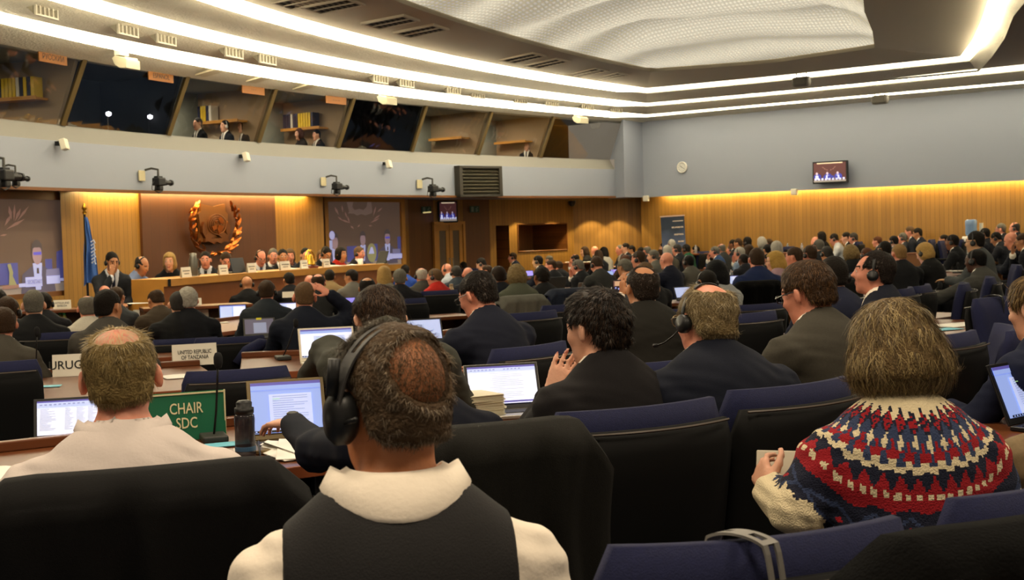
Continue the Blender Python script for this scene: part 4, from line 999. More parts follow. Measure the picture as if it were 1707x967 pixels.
# ---- name plates
def plate(p, t, w, h, txt, label, cat='sign', m=None, ink=None, size=None, xs=.62, name='name_plate', group=None, lean=.18):
    """folded card standing at p; t is the direction its text reads"""
    r = thing(name, label, cat, p, 0, group); r.matrix_world = frame_m(p, t)
    a = h * math.cos(lean); bdep = h * math.sin(lean)
    m = m or SIGNW
    MB().prism([(-bdep, 0), (0, a), (bdep, 0), (bdep - .004, 0), (0, a - .012), (-bdep + .004, 0)], -w / 2, w / 2, Matrix(((0, 0, 1, 0), (1, 0, 0, 0), (0, 1, 0, 0), (0, 0, 0, 1)))).build('card', m, r)
    if txt:
        o = link('lettering', text_mesh(txt, size or h * .5, xs, m=ink or INK, bold=(size or h * .5) * .008), r)
        o.matrix_local = Matrix.Translation((0, -bdep / 2 - .0025, a * .5)) @ Matrix.Rotation(math.pi / 2 - lean, 4, 'X')
    return r
def tdir_deg(d): d = math.radians(d); return Vector((math.cos(d), math.sin(d), 0))
def desk_z(p):
    return fz(p.x, p.y) + .74
def on_desk(px, py, h=.0, extra=.745): return on_floor_plane(px, py, extra + h)
GREEN = mat('chair_sign_green', '1f6b4c', .35)
CREAMT = mat('cream_lettering', 'e6dcb0', .6)
def plate_px(x0, x1, ybot, h_px, txt, label, deg, xs=.62, size=None, lift=.0, **k):
    pa, pb = on_desk((x0 + x1) / 2, ybot, lift), None
    Zd = (pa - CAM).dot(_f); w = (x1 - x0) / F * Zd / max(.3, math.cos(math.radians(deg) + math.atan2(pa.x, pa.y))); h = h_px / F * Zd
    return plate(pa, tdir_deg(deg), w, h, txt, label, xs=xs, size=size, **k)
plate_px(91, 172, 632, 37, 'URUGUAY', 'white name plate reading Uruguay, half behind the bald head', 14, xs=1.0, size=.080)
plate_px(289, 361, 612, 36, 'UNITED REPUBLIC\nOF TANZANIA', 'white name plate reading United Republic of Tanzania', 22, xs=.72, size=.040)
plate_px(102, 175, 586, 27, 'NETHERLANDS', 'white name plate reading Netherlands, beside the white-shirted man', 12, xs=.62, size=.048)
plate_px(90, 118, 515, 15, 'ANTIGUA AND\nBARBUDA', 'white name plate reading Antigua and Barbuda, by the green bottles', 10, xs=.7, size=.040)
plate_px(300, 347, 527, 17, '  ESTONIA', 'white name plate ending TONIA beside the white-haired head', 20, xs=.7, size=.06)
plate_px(318, 336, 509, 12, ' A', 'small white name plate ending in A, just above the TONIA plate', 20, xs=.7, size=.06)
plate_px(669, 703, 529, 16, '       IA', 'white name plate reading IA beside the dark bezel laptop', 26, xs=.7, size=.05)
plate_px(223, 239, 534, 18, '', 'blank white card stand by the purple-lit laptop near the podium end', 20)
plate_px(471, 492, 496, 10, '', 'blank-backed white plate below the middle of the podium, above a bright laptop', 20)
plate_px(420, 433, 506, 8, '', 'low white plate behind the headset of the bald man in black', 20)
plate_px(1280, 1305, 507, 25, 'TONGA', 'white name plate reading TO on the oak-fronted desk', 24, xs=.6, size=.052)
plate_px(1480, 1489, 476, 22, '', 'white card standing behind the profile man with headset', 40)
plate_px(1535, 1547, 466, 20, 'I I I I', 'small white card with faint bars next to the upright grey laptop', 40, xs=.5, size=.04)
plate_px(1560, 1572, 458, 17, '', 'small plain white card beside a thin microphone on the long desk', 40)
g = plate_px(249, 375, 741, 80, 'CHAIR\nSDC', 'green chair sign with a pale border behind the pale-shirted shoulder', 22, xs=.72, size=.062, m=GREEN, ink=CREAMT, lean=.12)
g.children[0].data.materials[0] = GREEN
_w = g.children[0].dimensions.x; _h = 80 / F * ((g.matrix_world.translation - CAM).dot(_f))
mb = MB()
for sx in (-1, 1): mb.box((sx * _w / 2, -.012, _h / 2), (.006, .006, _h))
for z_ in (.004, _h - .008): mb.box((0, -.012 if z_ < .1 else -.004, z_), (_w, .006, .006))
mb.build('border', CREAMT, g)
# podium plates, flask, laptop, papers, bell, cup, tablet
for px, w_, txt, lab in ((310, 21, 'SECRETARIAT\nOFFICE', 'white podium plate in front of the blonde woman in black'), (372, 19, 'HEAD OF\nSECTION', 'white podium plate between two men under the emblem'), (419, 18, 'SENIOR\nDEPUTY', 'white podium plate beside the dark podium laptop'), (475, 21, 'ASSISTANT\nSECRETARY', 'white podium plate before the two men in dark suits'), (507, 14, 'CHAIR', 'white podium plate close beside the golden bell'), (544, 14, 'SECRETARY', 'white podium plate in front of the dark-haired man looking down')):
    p, t = podium_pt(px, -.16); Zd = p.y
    w = w_ / F * Zd / .73
    plate(p, t, w, .145, '', lab, lean=.15)
    o = C.objects[-1].parent if C.objects[-1].parent else C.objects[-1]
    for k in (0, 1): MB().box((0, -.018 - .0, .05 + k * .04), (w * (.7 if k else .5), .003, .014)).build('print_line', mat('faint_print', '8f8a7e', .8), o).matrix_local = Matrix.Translation((0, 0.004 + .004 * k, 0))
p, t = podium_pt(323, -.3); r = thing('vacuum_flask', 'grey steel vacuum flask on the podium by the first plate', 'flask', p)
MB().lathe([(.06, 0), (.065, .02), (.065, .24), (.05, .27), (.05, .33), (0, .34)], n=18).build('body', mat('steel', '6c6a62', .35, metal=.7), r, smooth=True)
MB().tube([(.06, 0, .25), (.10, 0, .22), (.10, 0, .12), (.065, 0, .1)], .01, 6).build('handle', BLACK, r)
for k, px in enumerate((330, 601)):
    p, t = podium_pt(px, -.3); o = MB().lathe([(.03, 0), (.036, .12), (.033, .12), (.028, .01), (0, .01)], n=16, cap=False).build('drinking_glass' if k == 0 else 'white_cup', mat('tumbler', 'b7b8b0', .1, trans=.8) if k == 0 else WHITE, smooth=True); o.location = p
    if k: o.scale = (1.4, 1.4, .9)
    tag(o, ('clear tumbler on the podium next to the steel flask', 'white cup on the podium before the man at its far end')[k], 'glass' if k == 0 else 'cup')
p, t = podium_pt(394, -.25); r = thing('laptop', 'dark closed-back laptop open on the podium under the emblem', 'laptop', p); r.matrix_world = frame_m(p, t)
MB().box((0, .12, .01), (.36, .24, .02), bev=.004).build('base', BLACK, r); MB().box((0, -.03, .12), (.36, .012, .23), Matrix.Rotation(-.25, 3, 'X'), bev=.003).build('lid', mat('dark_lid', '17171c', .4), r)
p, t = podium_pt(638, -.2); r = thing('tablet_stand', 'dark slanted tablet on a stand at the podium end by the second screen', 'tablet', p); r.matrix_world = frame_m(p, t)
MB().box((0, 0, .11), (.02, .2, .26), Matrix.Rotation(.5, 3, 'Y'), bev=.004).build('tablet', BLACK, r); MB().box((.05, 0, .05), (.015, .12, .10), Matrix.Rotation(-.4, 3, 'Y')).box((.0, 0, .006), (.16, .14, .012)).build('stand', GREY, r)
p, t = podium_pt(517, -.2); r = thing('brass_bell', 'polished golden ship bell in a scrolled frame on the podium', 'bell', p); r.matrix_world = frame_m(p, t)
MB().lathe([(.0, .235), (.02, .235), (.045, .21), (.055, .15), (.075, .09), (.10, .06), (.095, .055), (.0, .1)], n=24, cap=False).build('bell', GOLD, r, smooth=True)
MB().box((0, 0, .02), (.26, .16, .04), bev=.01).build('plinth', mat('bell_plinth', '7a2f1c', .4), r)
for sx in (-1, 1): MB().tube([(sx * .10, 0, .04), (sx * .13, 0, .12), (sx * .11, 0, .22), (sx * .06, 0, .28), (sx * .02, 0, .30), (0, 0, .27)], .012, 8).build('scroll_arm', GOLD, r)
def sheets(p, deg, n, w, l, label, m=None, mess=.0, name='paper_sheet', cat='paper', h=None):
    mb = MB(); rr = random.Random(int(abs(p.x) * 977 + p.y * 131))
    for k in range(n):
        a = math.radians(deg) + rr.uniform(-1, 1) * mess; R_ = Matrix.Rotation(a, 3, 'Z'); c = Vector((rr.uniform(-1, 1) * mess * .08, rr.uniform(-1, 1) * mess * .08, .003 + .004 * k))
        g_ = [[c + R_ @ Vector((w * (u - .5), l * (v - .5), (.012 * mess * 3 * math.sin(u * 5 + k) * v))) for u in np.linspace(0, 1, 5)] for v in np.linspace(0, 1, 5)]
        flat_ = [q_ for row in g_ for q_ in row]; t_ = [q_ + Vector((0, 0, .0025)) for q_ in flat_]
        fs = [(j * 5 + i, j * 5 + i + 1, (j + 1) * 5 + i + 1, (j + 1) * 5 + i) for j in range(4) for i in range(4)]
        mb.add(flat_ + t_, [f[::-1] for f in fs] + [tuple(25 + i for i in f) for f in fs] + [(i, i + 1, 26 + i, 25 + i) for i in range(4)] + [(20 + i + 1, 20 + i, 45 + i, 46 + i) for i in range(4)])
    o = mb.build(name, m or WHITE); o.location = p; return tag(o, label, cat)
p, t = podium_pt(572, -.25); sheets(p, 30, 3, .5, .3, 'pile of white papers on the podium before the woman in red', mess=.5)
p, t = podium_pt(494, -.25); sheets(p, 30, 2, .36, .25, 'white papers on the podium beside the golden bell', mess=.4)
CYAN = mat('cyan_card', '74c3d6', .6)
sheets(on_desk(500, 752), 30, 4, .24, .32, 'loose white papers on the desk under the navy sleeve', mess=.8)
sheets(on_desk(14, 803), 25, 2, .21, .3, 'white printed sheet on the desk corner left of the pale shirt'.replace('left of', 'beside'), mess=.2)
sheets(on_desk(60, 650), 10, 1, .30, .10, 'cyan card lying on the desk before the Uruguay plate', CYAN, name='cyan_card', cat='card')
sheets(on_desk(85, 591), 10, 1, .34, .10, 'cyan card on the Netherlands desk above the black mouse', CYAN, name='cyan_card', cat='card')
sheets(on_desk(384, 747), 25, 1, .18, .10, 'cyan card on the desk between the pale sleeve and the dark bottle', CYAN, name='cyan_card', cat='card')
sheets(on_desk(1575, 552), 30, 1, .22, .14, 'cyan card on the empty brown desk behind the sweater', CYAN, name='cyan_card', cat='card')
sheets(on_desk(318, 627), 25, 1, .34, .22, 'white sheet on the brown desk below the Tanzania plate', mess=.1)
sheets(on_desk(292, 575), 25, 5, .21, .3, 'crumpled heap of white papers above the Tanzania plate', mess=.9)
sheets(on_desk(331, 577), 25, 1, .21, .25, 'single white sheet beside the crumpled paper heap', mess=.1)
sheets(on_desk(112, 594), 12, 2, .3, .2, 'white paper on the Netherlands desk behind the plate', mess=.3)
sheets(on_desk(233, 506), 20, 1, .3, .2, 'white sheet on the desk end below the seated podium men', mess=.1)
sheets(on_desk(358, 543), 20, 2, .3, .22, 'white papers in front of the dark framed monitor', mess=.3)
sheets(on_desk(752, 596), 30, 1, .25, .2, 'white sheet under the navy elbow of the man with glasses', mess=.1)
sheets(on_desk(900, 566), 35, 1, .3, .18, 'white sheet on the empty desk behind the vacant chairs', mess=.1)
sheets(on_desk(1600, 544), 40, 1, .50, .22, 'white sheet on the empty brown desk behind the sweater', mess=.1)
sheets(on_desk(1418, 497), 35, 2, .34, .25, 'white papers before the balding man in profile', mess=.3)
sheets(on_desk(1498, 478), 40, 2, .40, .22, 'white papers near the profile man and grey laptop', mess=.2)
sheets(on_desk(1560, 468), 40, 2, .45, .25, 'white papers spread in the middle of the long brown desk', mess=.3)
sheets(on_desk(1592, 452), 40, 2, .4, .25, 'white papers under the outstretched grey sleeve', mess=.3)
sheets(on_desk(778, 694), 32, 26, .21, .30, 'thick stack of cream paper beside the bright laptop', mat('cream_paper', 'e2dabd', .7), mess=.04, name='paper_stack', cat='paper stack')
sheets(on_desk(975, 437), 30, 2, .9, .5, 'white papers on a far desk before the woman with long dark hair', mess=.3)
# ---- bottle on the near desk
p = on_desk(410, 766); r = thing('water_bottle', 'tall smoky grey water bottle with a black lid', 'bottle', p)
SM = mat('smoky_plastic', '2b2a30', .15, alpha=.82, spec=.6)
MB().lathe([(.034, 0), (.0375, .006), (.0375, .045), (.036, .10), (.0375, .145), (.036, .158), (.030, .165)], n=28).build('body', SM, r, smooth=True)
MB().lathe([(.031, .163), (.035, .166), (.035, .186), (.028, .188), (.029, .205), (.022, .212), (0, .213)], n=28).build('lid', BLACK, r, smooth=True)
MB().lathe([(.0365, .028), (.038, .03), (.038, .045), (.0365, .047)], n=28, cap=False).build('blue_label', mat('label_blue', '355a7a', .4), r)
for px, n_ in ((101, 'first'), (107.5, 'second')):
    p = on_desk(px, 533); r = thing('green_bottle', 'green-capped yellow bottle by the Antigua plate, %s of the pair' % ('further from' if px < 104 else 'nearer to') if False else ('green-capped bottle standing under the A of the Antigua plate' if px < 104 else 'green-capped bottle standing next to the pale-shirt man beyond the Antigua plate'), 'bottle', p, 0, 'pair of green-capped bottles')
    MB().lathe([(.028, 0), (.03, .01), (.03, .11), (.018, .135), (.018, .15)], n=16).build('body', mat('bottle_yellow', 'b9b45a', .3), r, smooth=True)
    MB().lathe([(.02, .14), (.024, .15), (.022, .2), (.012, .21), (0, .21)], n=14).build('cap', mat('cap_green', '2f9a52', .4), r, smooth=True)
p = on_desk(753, 505); r = thing('drinking_bottle', 'beige steel drinking bottle on the oak-ended desk beside the man with glasses', 'bottle', p)
MB().lathe([(.036, 0), (.038, .01), (.038, .19), (.026, .22), (.026, .25), (0, .255)], n=20).build('body', mat('bottle_beige', 'b79e78', .4), r, smooth=True)
MB().lathe([(.028, .23), (.028, .265), (0, .268)], n=16).build('lid', mat('bottle_lid', '9c8765', .4), r)
for px, py, lab in ((1219, 468, 'clear water bottle beside the blue-suited man'), (1160, 420, 'clear bottle near the oak wall by the man with grey hair'), (1548, 418, 'glass of water on the white-topped oak table'), (1313, 418, 'glass tumbler on a far desk behind the blonde woman'), (1337, 417, 'second glass on a far desk, before the grey-haired far delegates')):
    p = on_desk(px, py + 2); o = MB().lathe([(.03, 0), (.034, .01), (.034, .14), (.014, .17), (.014, .2), (0, .2)], n=14).build('water_bottle' if 'bottle' in lab else 'drinking_glass', mat('clear_plastic', 'c6ccd2', .1, trans=.7), smooth=True); o.location = p; tag(o, lab, 'bottle' if 'bottle' in lab else 'glass')
# ---- gooseneck microphones
def mic(pb, pt, label, r_=.0045):
    p = on_desk(*pb); Zd = p.y; top = at_y(pt[0], pt[1], p.y - .02)
    r = thing('desk_microphone', label, 'microphone', p); v = top - p
    MB().box((0, .0, .014), (.10, .14, .028), Matrix.Rotation(.35, 3, 'Z'), bev=.008).build('base', mat('mic_base', '33332f', .5), r)
    MB().tube([(0, 0, .02), v * .35 + Vector((0, .012, 0)), v * .7 + Vector((0, .006, 0)), v * .93], r_, 8).build('gooseneck', BLACK, r, smooth=True)
    d = (v * .93 - v * .7).normalized(); c = v * .97
    MB().lathe([(0, -.035), (.013, -.03), (.018, -.01), (.018, .012), (.012, .028), (0, .032)], c, 14).build('foam_head', mat('foam', '101012', .95), r, smooth=True)
mic((357, 742), (364, 603), 'black gooseneck microphone in front of the green chair sign')
mic((58, 643), (62, 556), 'black gooseneck microphone on a grey base before the Uruguay plate')
mic((472, 605), (494, 542), 'black gooseneck microphone beside the white-framed laptop')
mic((428, 545), (434, 512), 'thin microphone beside the dark framed monitor')
mic((1505, 530), (1569, 475), 'long slanting microphone between the empty chair backs and the long desk')
mic((1484, 466), (1486, 440), 'thin microphone by the profile man with a headset')
mic((1562, 459), (1566, 446), 'thin microphone beside the small plain white card')
mic((1597, 455), (1597, 440), 'thin microphone before the man with outstretched grey sleeve')
# computer mouse on the Netherlands desk
o = MB().lathe([(.0, 0), (.034, 0), (.034, .012), (.024, .026), (0, .03)], n=18).build('computer_mouse', BLACK, smooth=True); o.location = on_desk(78, 600); o.scale = (1, 1.6, 1); tag(o, 'black computer mouse on the Netherlands desk', 'mouse')
# ---- laptops
SC_W = mat('screen_white', 'dfe6ff', .4, emit=.95, ecol='dfe6ff'); SC_B = mat('screen_blue', '8fa8ee', .4, emit=.8, ecol='8fa8ee'); SC_T = mat('screen_bar', '5b57b0', .4, emit=.6, ecol='5b57b0')
SC_L = mat('screen_text', '9aa3c4', .4, emit=.5, ecol='9aa3c4'); SC_D = mat('screen_dim', '6f6c86', .4, emit=.25, ecol='77728c'); SC_P = mat('screen_violet', '8f86f0', .4, emit=.85, ecol='8f86f0'); SC_G = mat('screen_green', 'a8d8a0', .4, emit=.7, ecol='a8d8a0'); SC_PG = mat('screen_page', 'b9c8f8', .4, emit=.85, ecol='b9c8f8')
SILV, BLKP, GOLDL = mat('laptop_silver', 'a9a59c', .35, metal=.6), mat('laptop_black', '141416', .4), mat('laptop_gold', '8d7a55', .35, metal=.6)
def screen_items(kind):
    it = []
    if kind == 'doc':
        it += [(SC_T, rect(0, 0, 1, .05)), (SC_PG, rect(0, .05, 1, .14))]
        for k in range(12): it.append((SC_L, rect(.04 + .055 * k + (.1 if k > 6 else 0), .085, .07 + .055 * k + (.1 if k > 6 else 0), .11)))
        rr = random.Random(3)
        for k in range(15): it.append((SC_L, rect(.28 + (.06 if k % 4 else 0), .2 + k * .048, rr.choice((.5, .62, .74, .78, .8)), .208 + k * .048)))
        it.append((SC_T, rect(0, .955, 1, 1)))
    elif kind == 'page':
        it += [(SC_T, rect(0, 0, 1, .06)), (SC_B, rect(0, .06, 1, .15)), (SC_PG, rect(.25, .24, .86, .96))]
        rr = random.Random(5)
        for k in range(14): it.append((SC_L, rect(.3, .28 + k * .045, rr.choice((.6, .75, .8, .8)), .29 + k * .045)))
        it += [(SC_G, rect(.30, .335, .40, .35)), (BLKP, rect(0, .955, 1, 1))]
        for k in range(5): it.append((SC_B, rect(.03 + k * .05, .965, .055 + k * .05, .99)))
    elif kind == 'table':
        it += [(SC_T, rect(0, 0, 1, .05)), (SC_PG, rect(0, .05, 1, .2))]
        rr = random.Random(4)
        for k in range(10): it.append((SC_L, rect(.04 + .07 * k, .1, .08 + .07 * k, .13)))
        for k in range(18):
            it.append((SC_L, rect(.05, .25 + k * .04, .05 + rr.uniform(.1, .25), .262 + k * .04)))
            for c_ in range(3): it.append((SC_L, rect(.42 + c_ * .17, .25 + k * .04, .42 + c_ * .17 + rr.uniform(.06, .14), .262 + k * .04)))
    elif kind == 'panes':
        it += [(SC_PG, rect(.03, .1, .48, .98)), (SC_W, rect(.52, .1, .98, .98)), (SC_T, rect(0, 0, 1, .06))]
    elif kind == 'dim':
        it += [(SC_L, rect(.3, .25, .75, .95))]
    elif kind == 'shape':
        it += [(BLKP, [(.36, .2), (.42, .25), (.44, .45), (.40, .62), (.34, .85), (.30, .6), (.34, .4)])]
    return it
_lapmesh = {}
def laptop(px, py, wpx, label, kind='doc', bg=None, shell=None, bezel=None, deg=None, h=.62, open_=112, base=True, logo=False, back=False, Z=None, lift=.12):
    p = at_y(px, py, Z) if Z else on_floor_plane(px, py, .745 + lift)
    th = math.degrees(theta_px(px)) if deg is None else deg
    Zd = (p - CAM).dot(_f); bear = math.degrees(math.atan2(p.x, p.y))
    w = wpx / F * Zd / max(.35, abs(math.cos(math.radians(th + bear))))
    w = min(max(w, .26), .42); d = w * h; tilt = math.radians(open_ - 90)
    rz = math.radians(th)
    fwd_ = Vector((-math.sin(rz), math.cos(rz), 0))
    org = Vector((p.x, p.y, fz(p.x, p.y) + .742)) - fwd_ * (math.sin(tilt) * d * .5)
    r = thing('laptop', label, 'laptop', org, rz + (math.pi if back else 0), 'open laptops on the desks')
    shell = shell or BLKP; bezel = bezel or BLKP
    MB().box((0, -d * .48, .008), (w, d * .96, .016), bev=.004).build('base', shell, r)
    MB().box((0, -d * .38, .0175), (w * .88, d * .45, .003)).build('keyboard', mat('keys', '26262a', .6), r)
    M_ = Matrix.Translation((0, 0, .016)) @ Matrix.Rotation(-tilt, 4, 'X')
    lid = MB().box((0, .004, d / 2), (w, .008, d), bev=.003).build('lid', shell, r); lid.matrix_local = M_
    bz = MB().box((0, -.0012, d / 2), (w - .006, .0025, d - .006)).build('bezel', bezel, lid)
    pp = picture_panel(lid, w - .03, d - .038, screen_items(kind), bg or SC_W); pp.name = 'screen'
    pp.matrix_local = Matrix.Translation((0, -.004, d / 2 + .006)) @ Matrix.Rotation(math.pi / 2, 4, 'X')
    if logo: MB().lathe([(0, 0), (.006, 0), (.006, .001), (0, .001)], (0, -.0035, .010), 12, axis='y').build('maker_mark', SILV, lid)
    return r
laptop(118, 690, 118, 'laptop with a bright spreadsheet in front of the bald man in the pale shirt', 'table', SC_W, BLKP, deg=15)
laptop(477, 640, 128, 'gold-edged laptop with a highlighted document, typed on by a navy sleeve', 'page', SC_B, GOLDL, mat('gold_bezel', '6b5b3c', .4, metal=.3), deg=16, Z=5.08, h=.80)
laptop(838, 640, 124, 'silver-edged laptop with a bright text page beside the man resting his chin', 'doc', SC_W, SILV, BLKP, deg=14, logo=True)
laptop(545, 577, 92, 'white-framed laptop by the grey-green sleeve', 'page', SC_W, mat('laptop_white', 'e6dcc4', .4), mat('laptop_white'), deg=16)
laptop(706, 552, 64, 'black laptop with a plain pale blue screen before the man with glasses', 'blank', SC_PG, BLKP, deg=20)
laptop(1048, 588, 66, 'black laptop glowing behind the shoulder of the man resting his chin', 'doc', SC_W, BLKP, deg=10)
laptop(268, 534, 40, 'laptop with a violet screen beside the man in black with cropped grey hair', 'panes', SC_P, BLKP, deg=24)
laptop(388, 520, 46, 'large dark framed monitor-like laptop showing two panes', 'panes', SC_B, BLKP, deg=12)
laptop(432, 542, 52, 'dim screened laptop with a yellow note on its top edge', 'dim', SC_D, mat('laptop_olive', '3c3b33', .4), mat('laptop_olive'), deg=15)
laptop(386, 488, 22, 'small laptop with a blue screen in front of the bald man in black', 'blank', SC_B, SILV, deg=10)
laptop(479, 510, 30, 'bright laptop between the two short-haired men in blue suits', 'panes', SC_W, BLKP, deg=14)
laptop(553, 484, 26, 'laptop showing a white page with a black blot', 'shape', SC_W, SILV, deg=20)
laptop(580, 501, 30, 'laptop with a violet screen beside the balding man in dark grey', 'blank', SC_P, BLKP, deg=20)
laptop(28, 563, 28, 'small glowing tablet screen behind the grey suited shoulder', 'blank', SC_PG, BLKP, deg=16)
laptop(1708, 660, 80, 'laptop with a blue screen beside the beige coat', 'page', SC_B, BLKP, deg=40, lift=.1)
laptop(1015, 455, 14, 'small lit laptop past the man with grey hair and glasses', 'blank', SC_B, BLKP, deg=30)
laptop(1026, 452, 12, 'thin lit screen beside the dark grey suit with headset', 'blank', SC_P, BLKP, deg=30)
laptop(1095, 459, 16, 'upright lit laptop in front of the bald man in navy', 'blank', SC_PG, BLKP, deg=40)
laptop(1139, 484, 24, 'lit laptop before the man with a hair band headset', 'blank', SC_PG, BLKP, deg=30)
laptop(1222, 464, 22, 'lit laptop in front of the blue-suited broad man', 'panes', SC_W, BLKP, deg=30)
laptop(1206, 439, 10, 'far small lit laptop near the man in pale blue', 'blank', SC_P, BLKP, deg=40)
laptop(881, 452, 12, 'small lit laptop beyond the woman with curly hair', 'blank', SC_P, BLKP, deg=20)
laptop(978, 478, 30, 'open silver laptop lid seen from behind, first of two', 'blank', SC_W, SILV, SILV, deg=205)
laptop(1010, 476, 34, 'open greenish silver laptop lid, tilted, next to the first silver lid', 'blank', SC_W, mat('laptop_sage', '8d8f80', .4, metal=.3), deg=200)
laptop(1529, 463, 50, 'upright dark grey laptop standing open on the long desk', 'blank', SC_PG, mat('laptop_slate', '3a3d3b', .4), deg=130)
laptop(928, 470, 30, 'grey laptop lid beside the woman with curly hair', 'blank', SC_W, mat('laptop_slate'), deg=200)
laptop(1660, 425, 44, 'open white laptop lid before the bald man in navy by the oak wall', 'blank', SC_W, WHITE, WHITE, deg=235)
# yellow note on the dim laptop
for o in list(bpy.data.objects):
    if o.get('label', '').startswith('dim screened'):
        lid = [c for c in o.children if c.name.startswith('lid')][0]; MB().box((0, -.006, lid.dimensions.z - .012), (.05, .002, .02)).build('yellow_note', mat('note_yellow', 'e8e23a', .6), lid)
# brown folder on the long desk
p = on_desk(1606, 448); r = MB().box((0, 0, .16), (.02, .30, .32), Matrix.Rotation(-.25, 3, 'Y'), bev=.004).build('card_folder', mat('folder_tan', 'b08a52', .7)); r.location = p; r.rotation_euler = (0, 0, -.4); tag(r, 'tan card folder held upright before the man with outstretched sleeve', 'folder')
# cables at the near desk
def cord(pts, r_, m, label, name='cable'):
    o = MB().tube(pts, r_, 7).build(name, m, smooth=True); return tag(o, label, 'cable')
c = [on_desk(431, 745, .01), on_desk(438, 770, .01)]; e = c[1] + Vector((0, -.02, -.02))
cord([on_desk(425, 738, .0), c[0] + up * .02, c[1] + Vector((0, -.03, .0)), c[1] + Vector((.01, -.05, -.2)), c[1] + Vector((-.01, -.04, -.45))], .004, BLACK, 'black cord hanging over the desk edge by the bottle')
b0_ = on_floor_plane(500, 800, .62)
cord([b0_, b0_ + Vector((.02, -.02, 0)), b0_ + Vector((.05, -.02, -.03)), b0_ + Vector((.06, -.01, -.10))], .003, WHITE, 'thin white cable curling below the desk shelf')

# ---- chairs that show
CH_LIST = [
 (240, 822, 'conference chair under the black jacket, behind the bald man', 20, 1.0, 1.08),
 (820, 742, 'conference chair under the charcoal jacket, beside the man with a headset', 22, 1.0, 1.0),
 (1078, 672, 'tall black-backed navy chair of the man resting his chin', 28, 1.0, 1.04),
 (1335, 640, 'navy chair with a thin trim line, between plaid suit and sweater', 34, 1.0, 1.0),
 (1288, 895, 'navy chair with an empty headset hung over its back', 17, 1.0, 1.02),
 (1765, 922, 'navy chair wholly covered by a black coat', 25, 1.0, 1.05),
 (1765, 806, 'navy chair cut by the picture edge, rising behind the black coat', 35, 1.0, 1.0),
 (895, 572, 'vacant navy chair just past the bright laptop of the chin-resting man', 47, 1.0, 1.0),
 (890, 518, 'vacant navy chair below the draped grey coat', 40, 1.0, 1.0),
 (950, 505, 'vacant navy chair next to the one under the grey coat', 40, 1.0, 1.0),
 (398, 613, 'navy chair in front of the Tanzania plate', 22, .96, .95),
 (385, 560, 'vacant navy chair on the row beyond the Tanzania plate', 22, .9, 1.05),
 (-22, 602, 'navy chair of the man in the grey suit at the picture edge', 16, 1.0, 1.0),
 (88, 553, 'navy chair behind the man in a black suit by the Antigua plate', 14, 1.0, 1.0),
 (1255, 519, 'navy chair with a bare back in front of the oak-fronted desk', 38, 1.0, 1.0),
 (1148, 512, 'navy chair back beside the phone-holding man', 32, .95, 1.0),
 (1587, 557, 'navy chair pulled up at the empty brown desk', 40, 1.0, 1.0),
 (1690, 545, 'tall dark chair turned side-on by the empty desk', 75, 1.0, 1.0),
 (1660, 495, 'empty navy chair with a headset hung on it', -150, 1.0, 1.0),
 (1516, 478, 'navy chair back at the near end of the long desk, first of two', 62, 1.0, 1.0),
 (1545, 473, 'navy chair back at the long desk, second, beside the slanting microphone', 62, 1.0, 1.0),
 (1612, 470, 'navy chair of the man with the outstretched sleeve', 70, 1.0, 1.0),
 (1655, 460, 'navy chair beside the outstretched sleeve man, further along', 70, 1.0, 1.0),
 (1700, 440, 'navy chair with dark back by the picture edge below the far tables', 75, 1.0, 1.0),
 (1270, 505, 'navy chair turned beside the black coat of the blue-suited man', 30, .9, 1.0),
 (735, 483, 'navy chair of the woman in red', 30, 1.0, 1.0),
 (673, 497, 'navy chair of the grey-haired man in black below the podium', 20, 1.0, 1.0),
 (310, 563, 'navy chair of the man in black with cropped grey hair', 20, .84, 1.1),
 (505, 563, 'navy chair of the man scratching his head', 22, .84, 1.05),
 (1100, 600, 'navy chair between the chin-resting man and plaid suit, showing its top only', 30, .9, 1.0),
 (1415, 455, 'navy chair beside the dark head with hair band', 40, 1.0, 1.0),
 (1395, 530, 'navy chair of the slate-suited man', 40, .92, 1.0),
 (1510, 460, 'dark navy chair behind the cropped blond man', 50, .9, 1.0),
 (1430, 452, 'navy chair in shadow behind the reddish-haired delegate', 50, .9, 1.0),
 (800, 447, 'far navy chair near the stage door', 20, 1.0, 1.0),
 (1225, 425, 'far navy chair back by the man in pale blue', 40, 1.0, 1.0),
 (1175, 418, 'far navy chair by the oak wall, empty', 50, 1.0, 1.0),
 (1318, 410, 'far navy chair by the oak wall behind the blonde woman', 50, 1.0, 1.0),
 (1435, 402, 'far navy chair beside the two men in black', 60, 1.0, 1.0),
 (1550, 400, 'far navy chair beside the white-topped table', -120, 1.0, 1.0),
 (1566, 402, 'second far navy chair at the white-topped table', -120, 1.0, 1.0),
 (1605, 398, 'far navy chair by the water cooler', 70, 1.0, 1.0),
]
for px, py, lab, dg, sz, wd_ in CH_LIST: chair(px, py, lab, deg=dg, sz=sz, wide=wd_)
for r in CHAIRS:
    if 'row beyond the Tanzania' in r['label']:   # its arm pad stands folded up
        MB().tube([(.02, -.40, .80), (.10, -.41, .90), (.20, -.41, .955), (.27, -.40, .965)], [.035, .05, .05, .02], 12).build('folded_arm_pad', NAVYC, r, smooth=True)
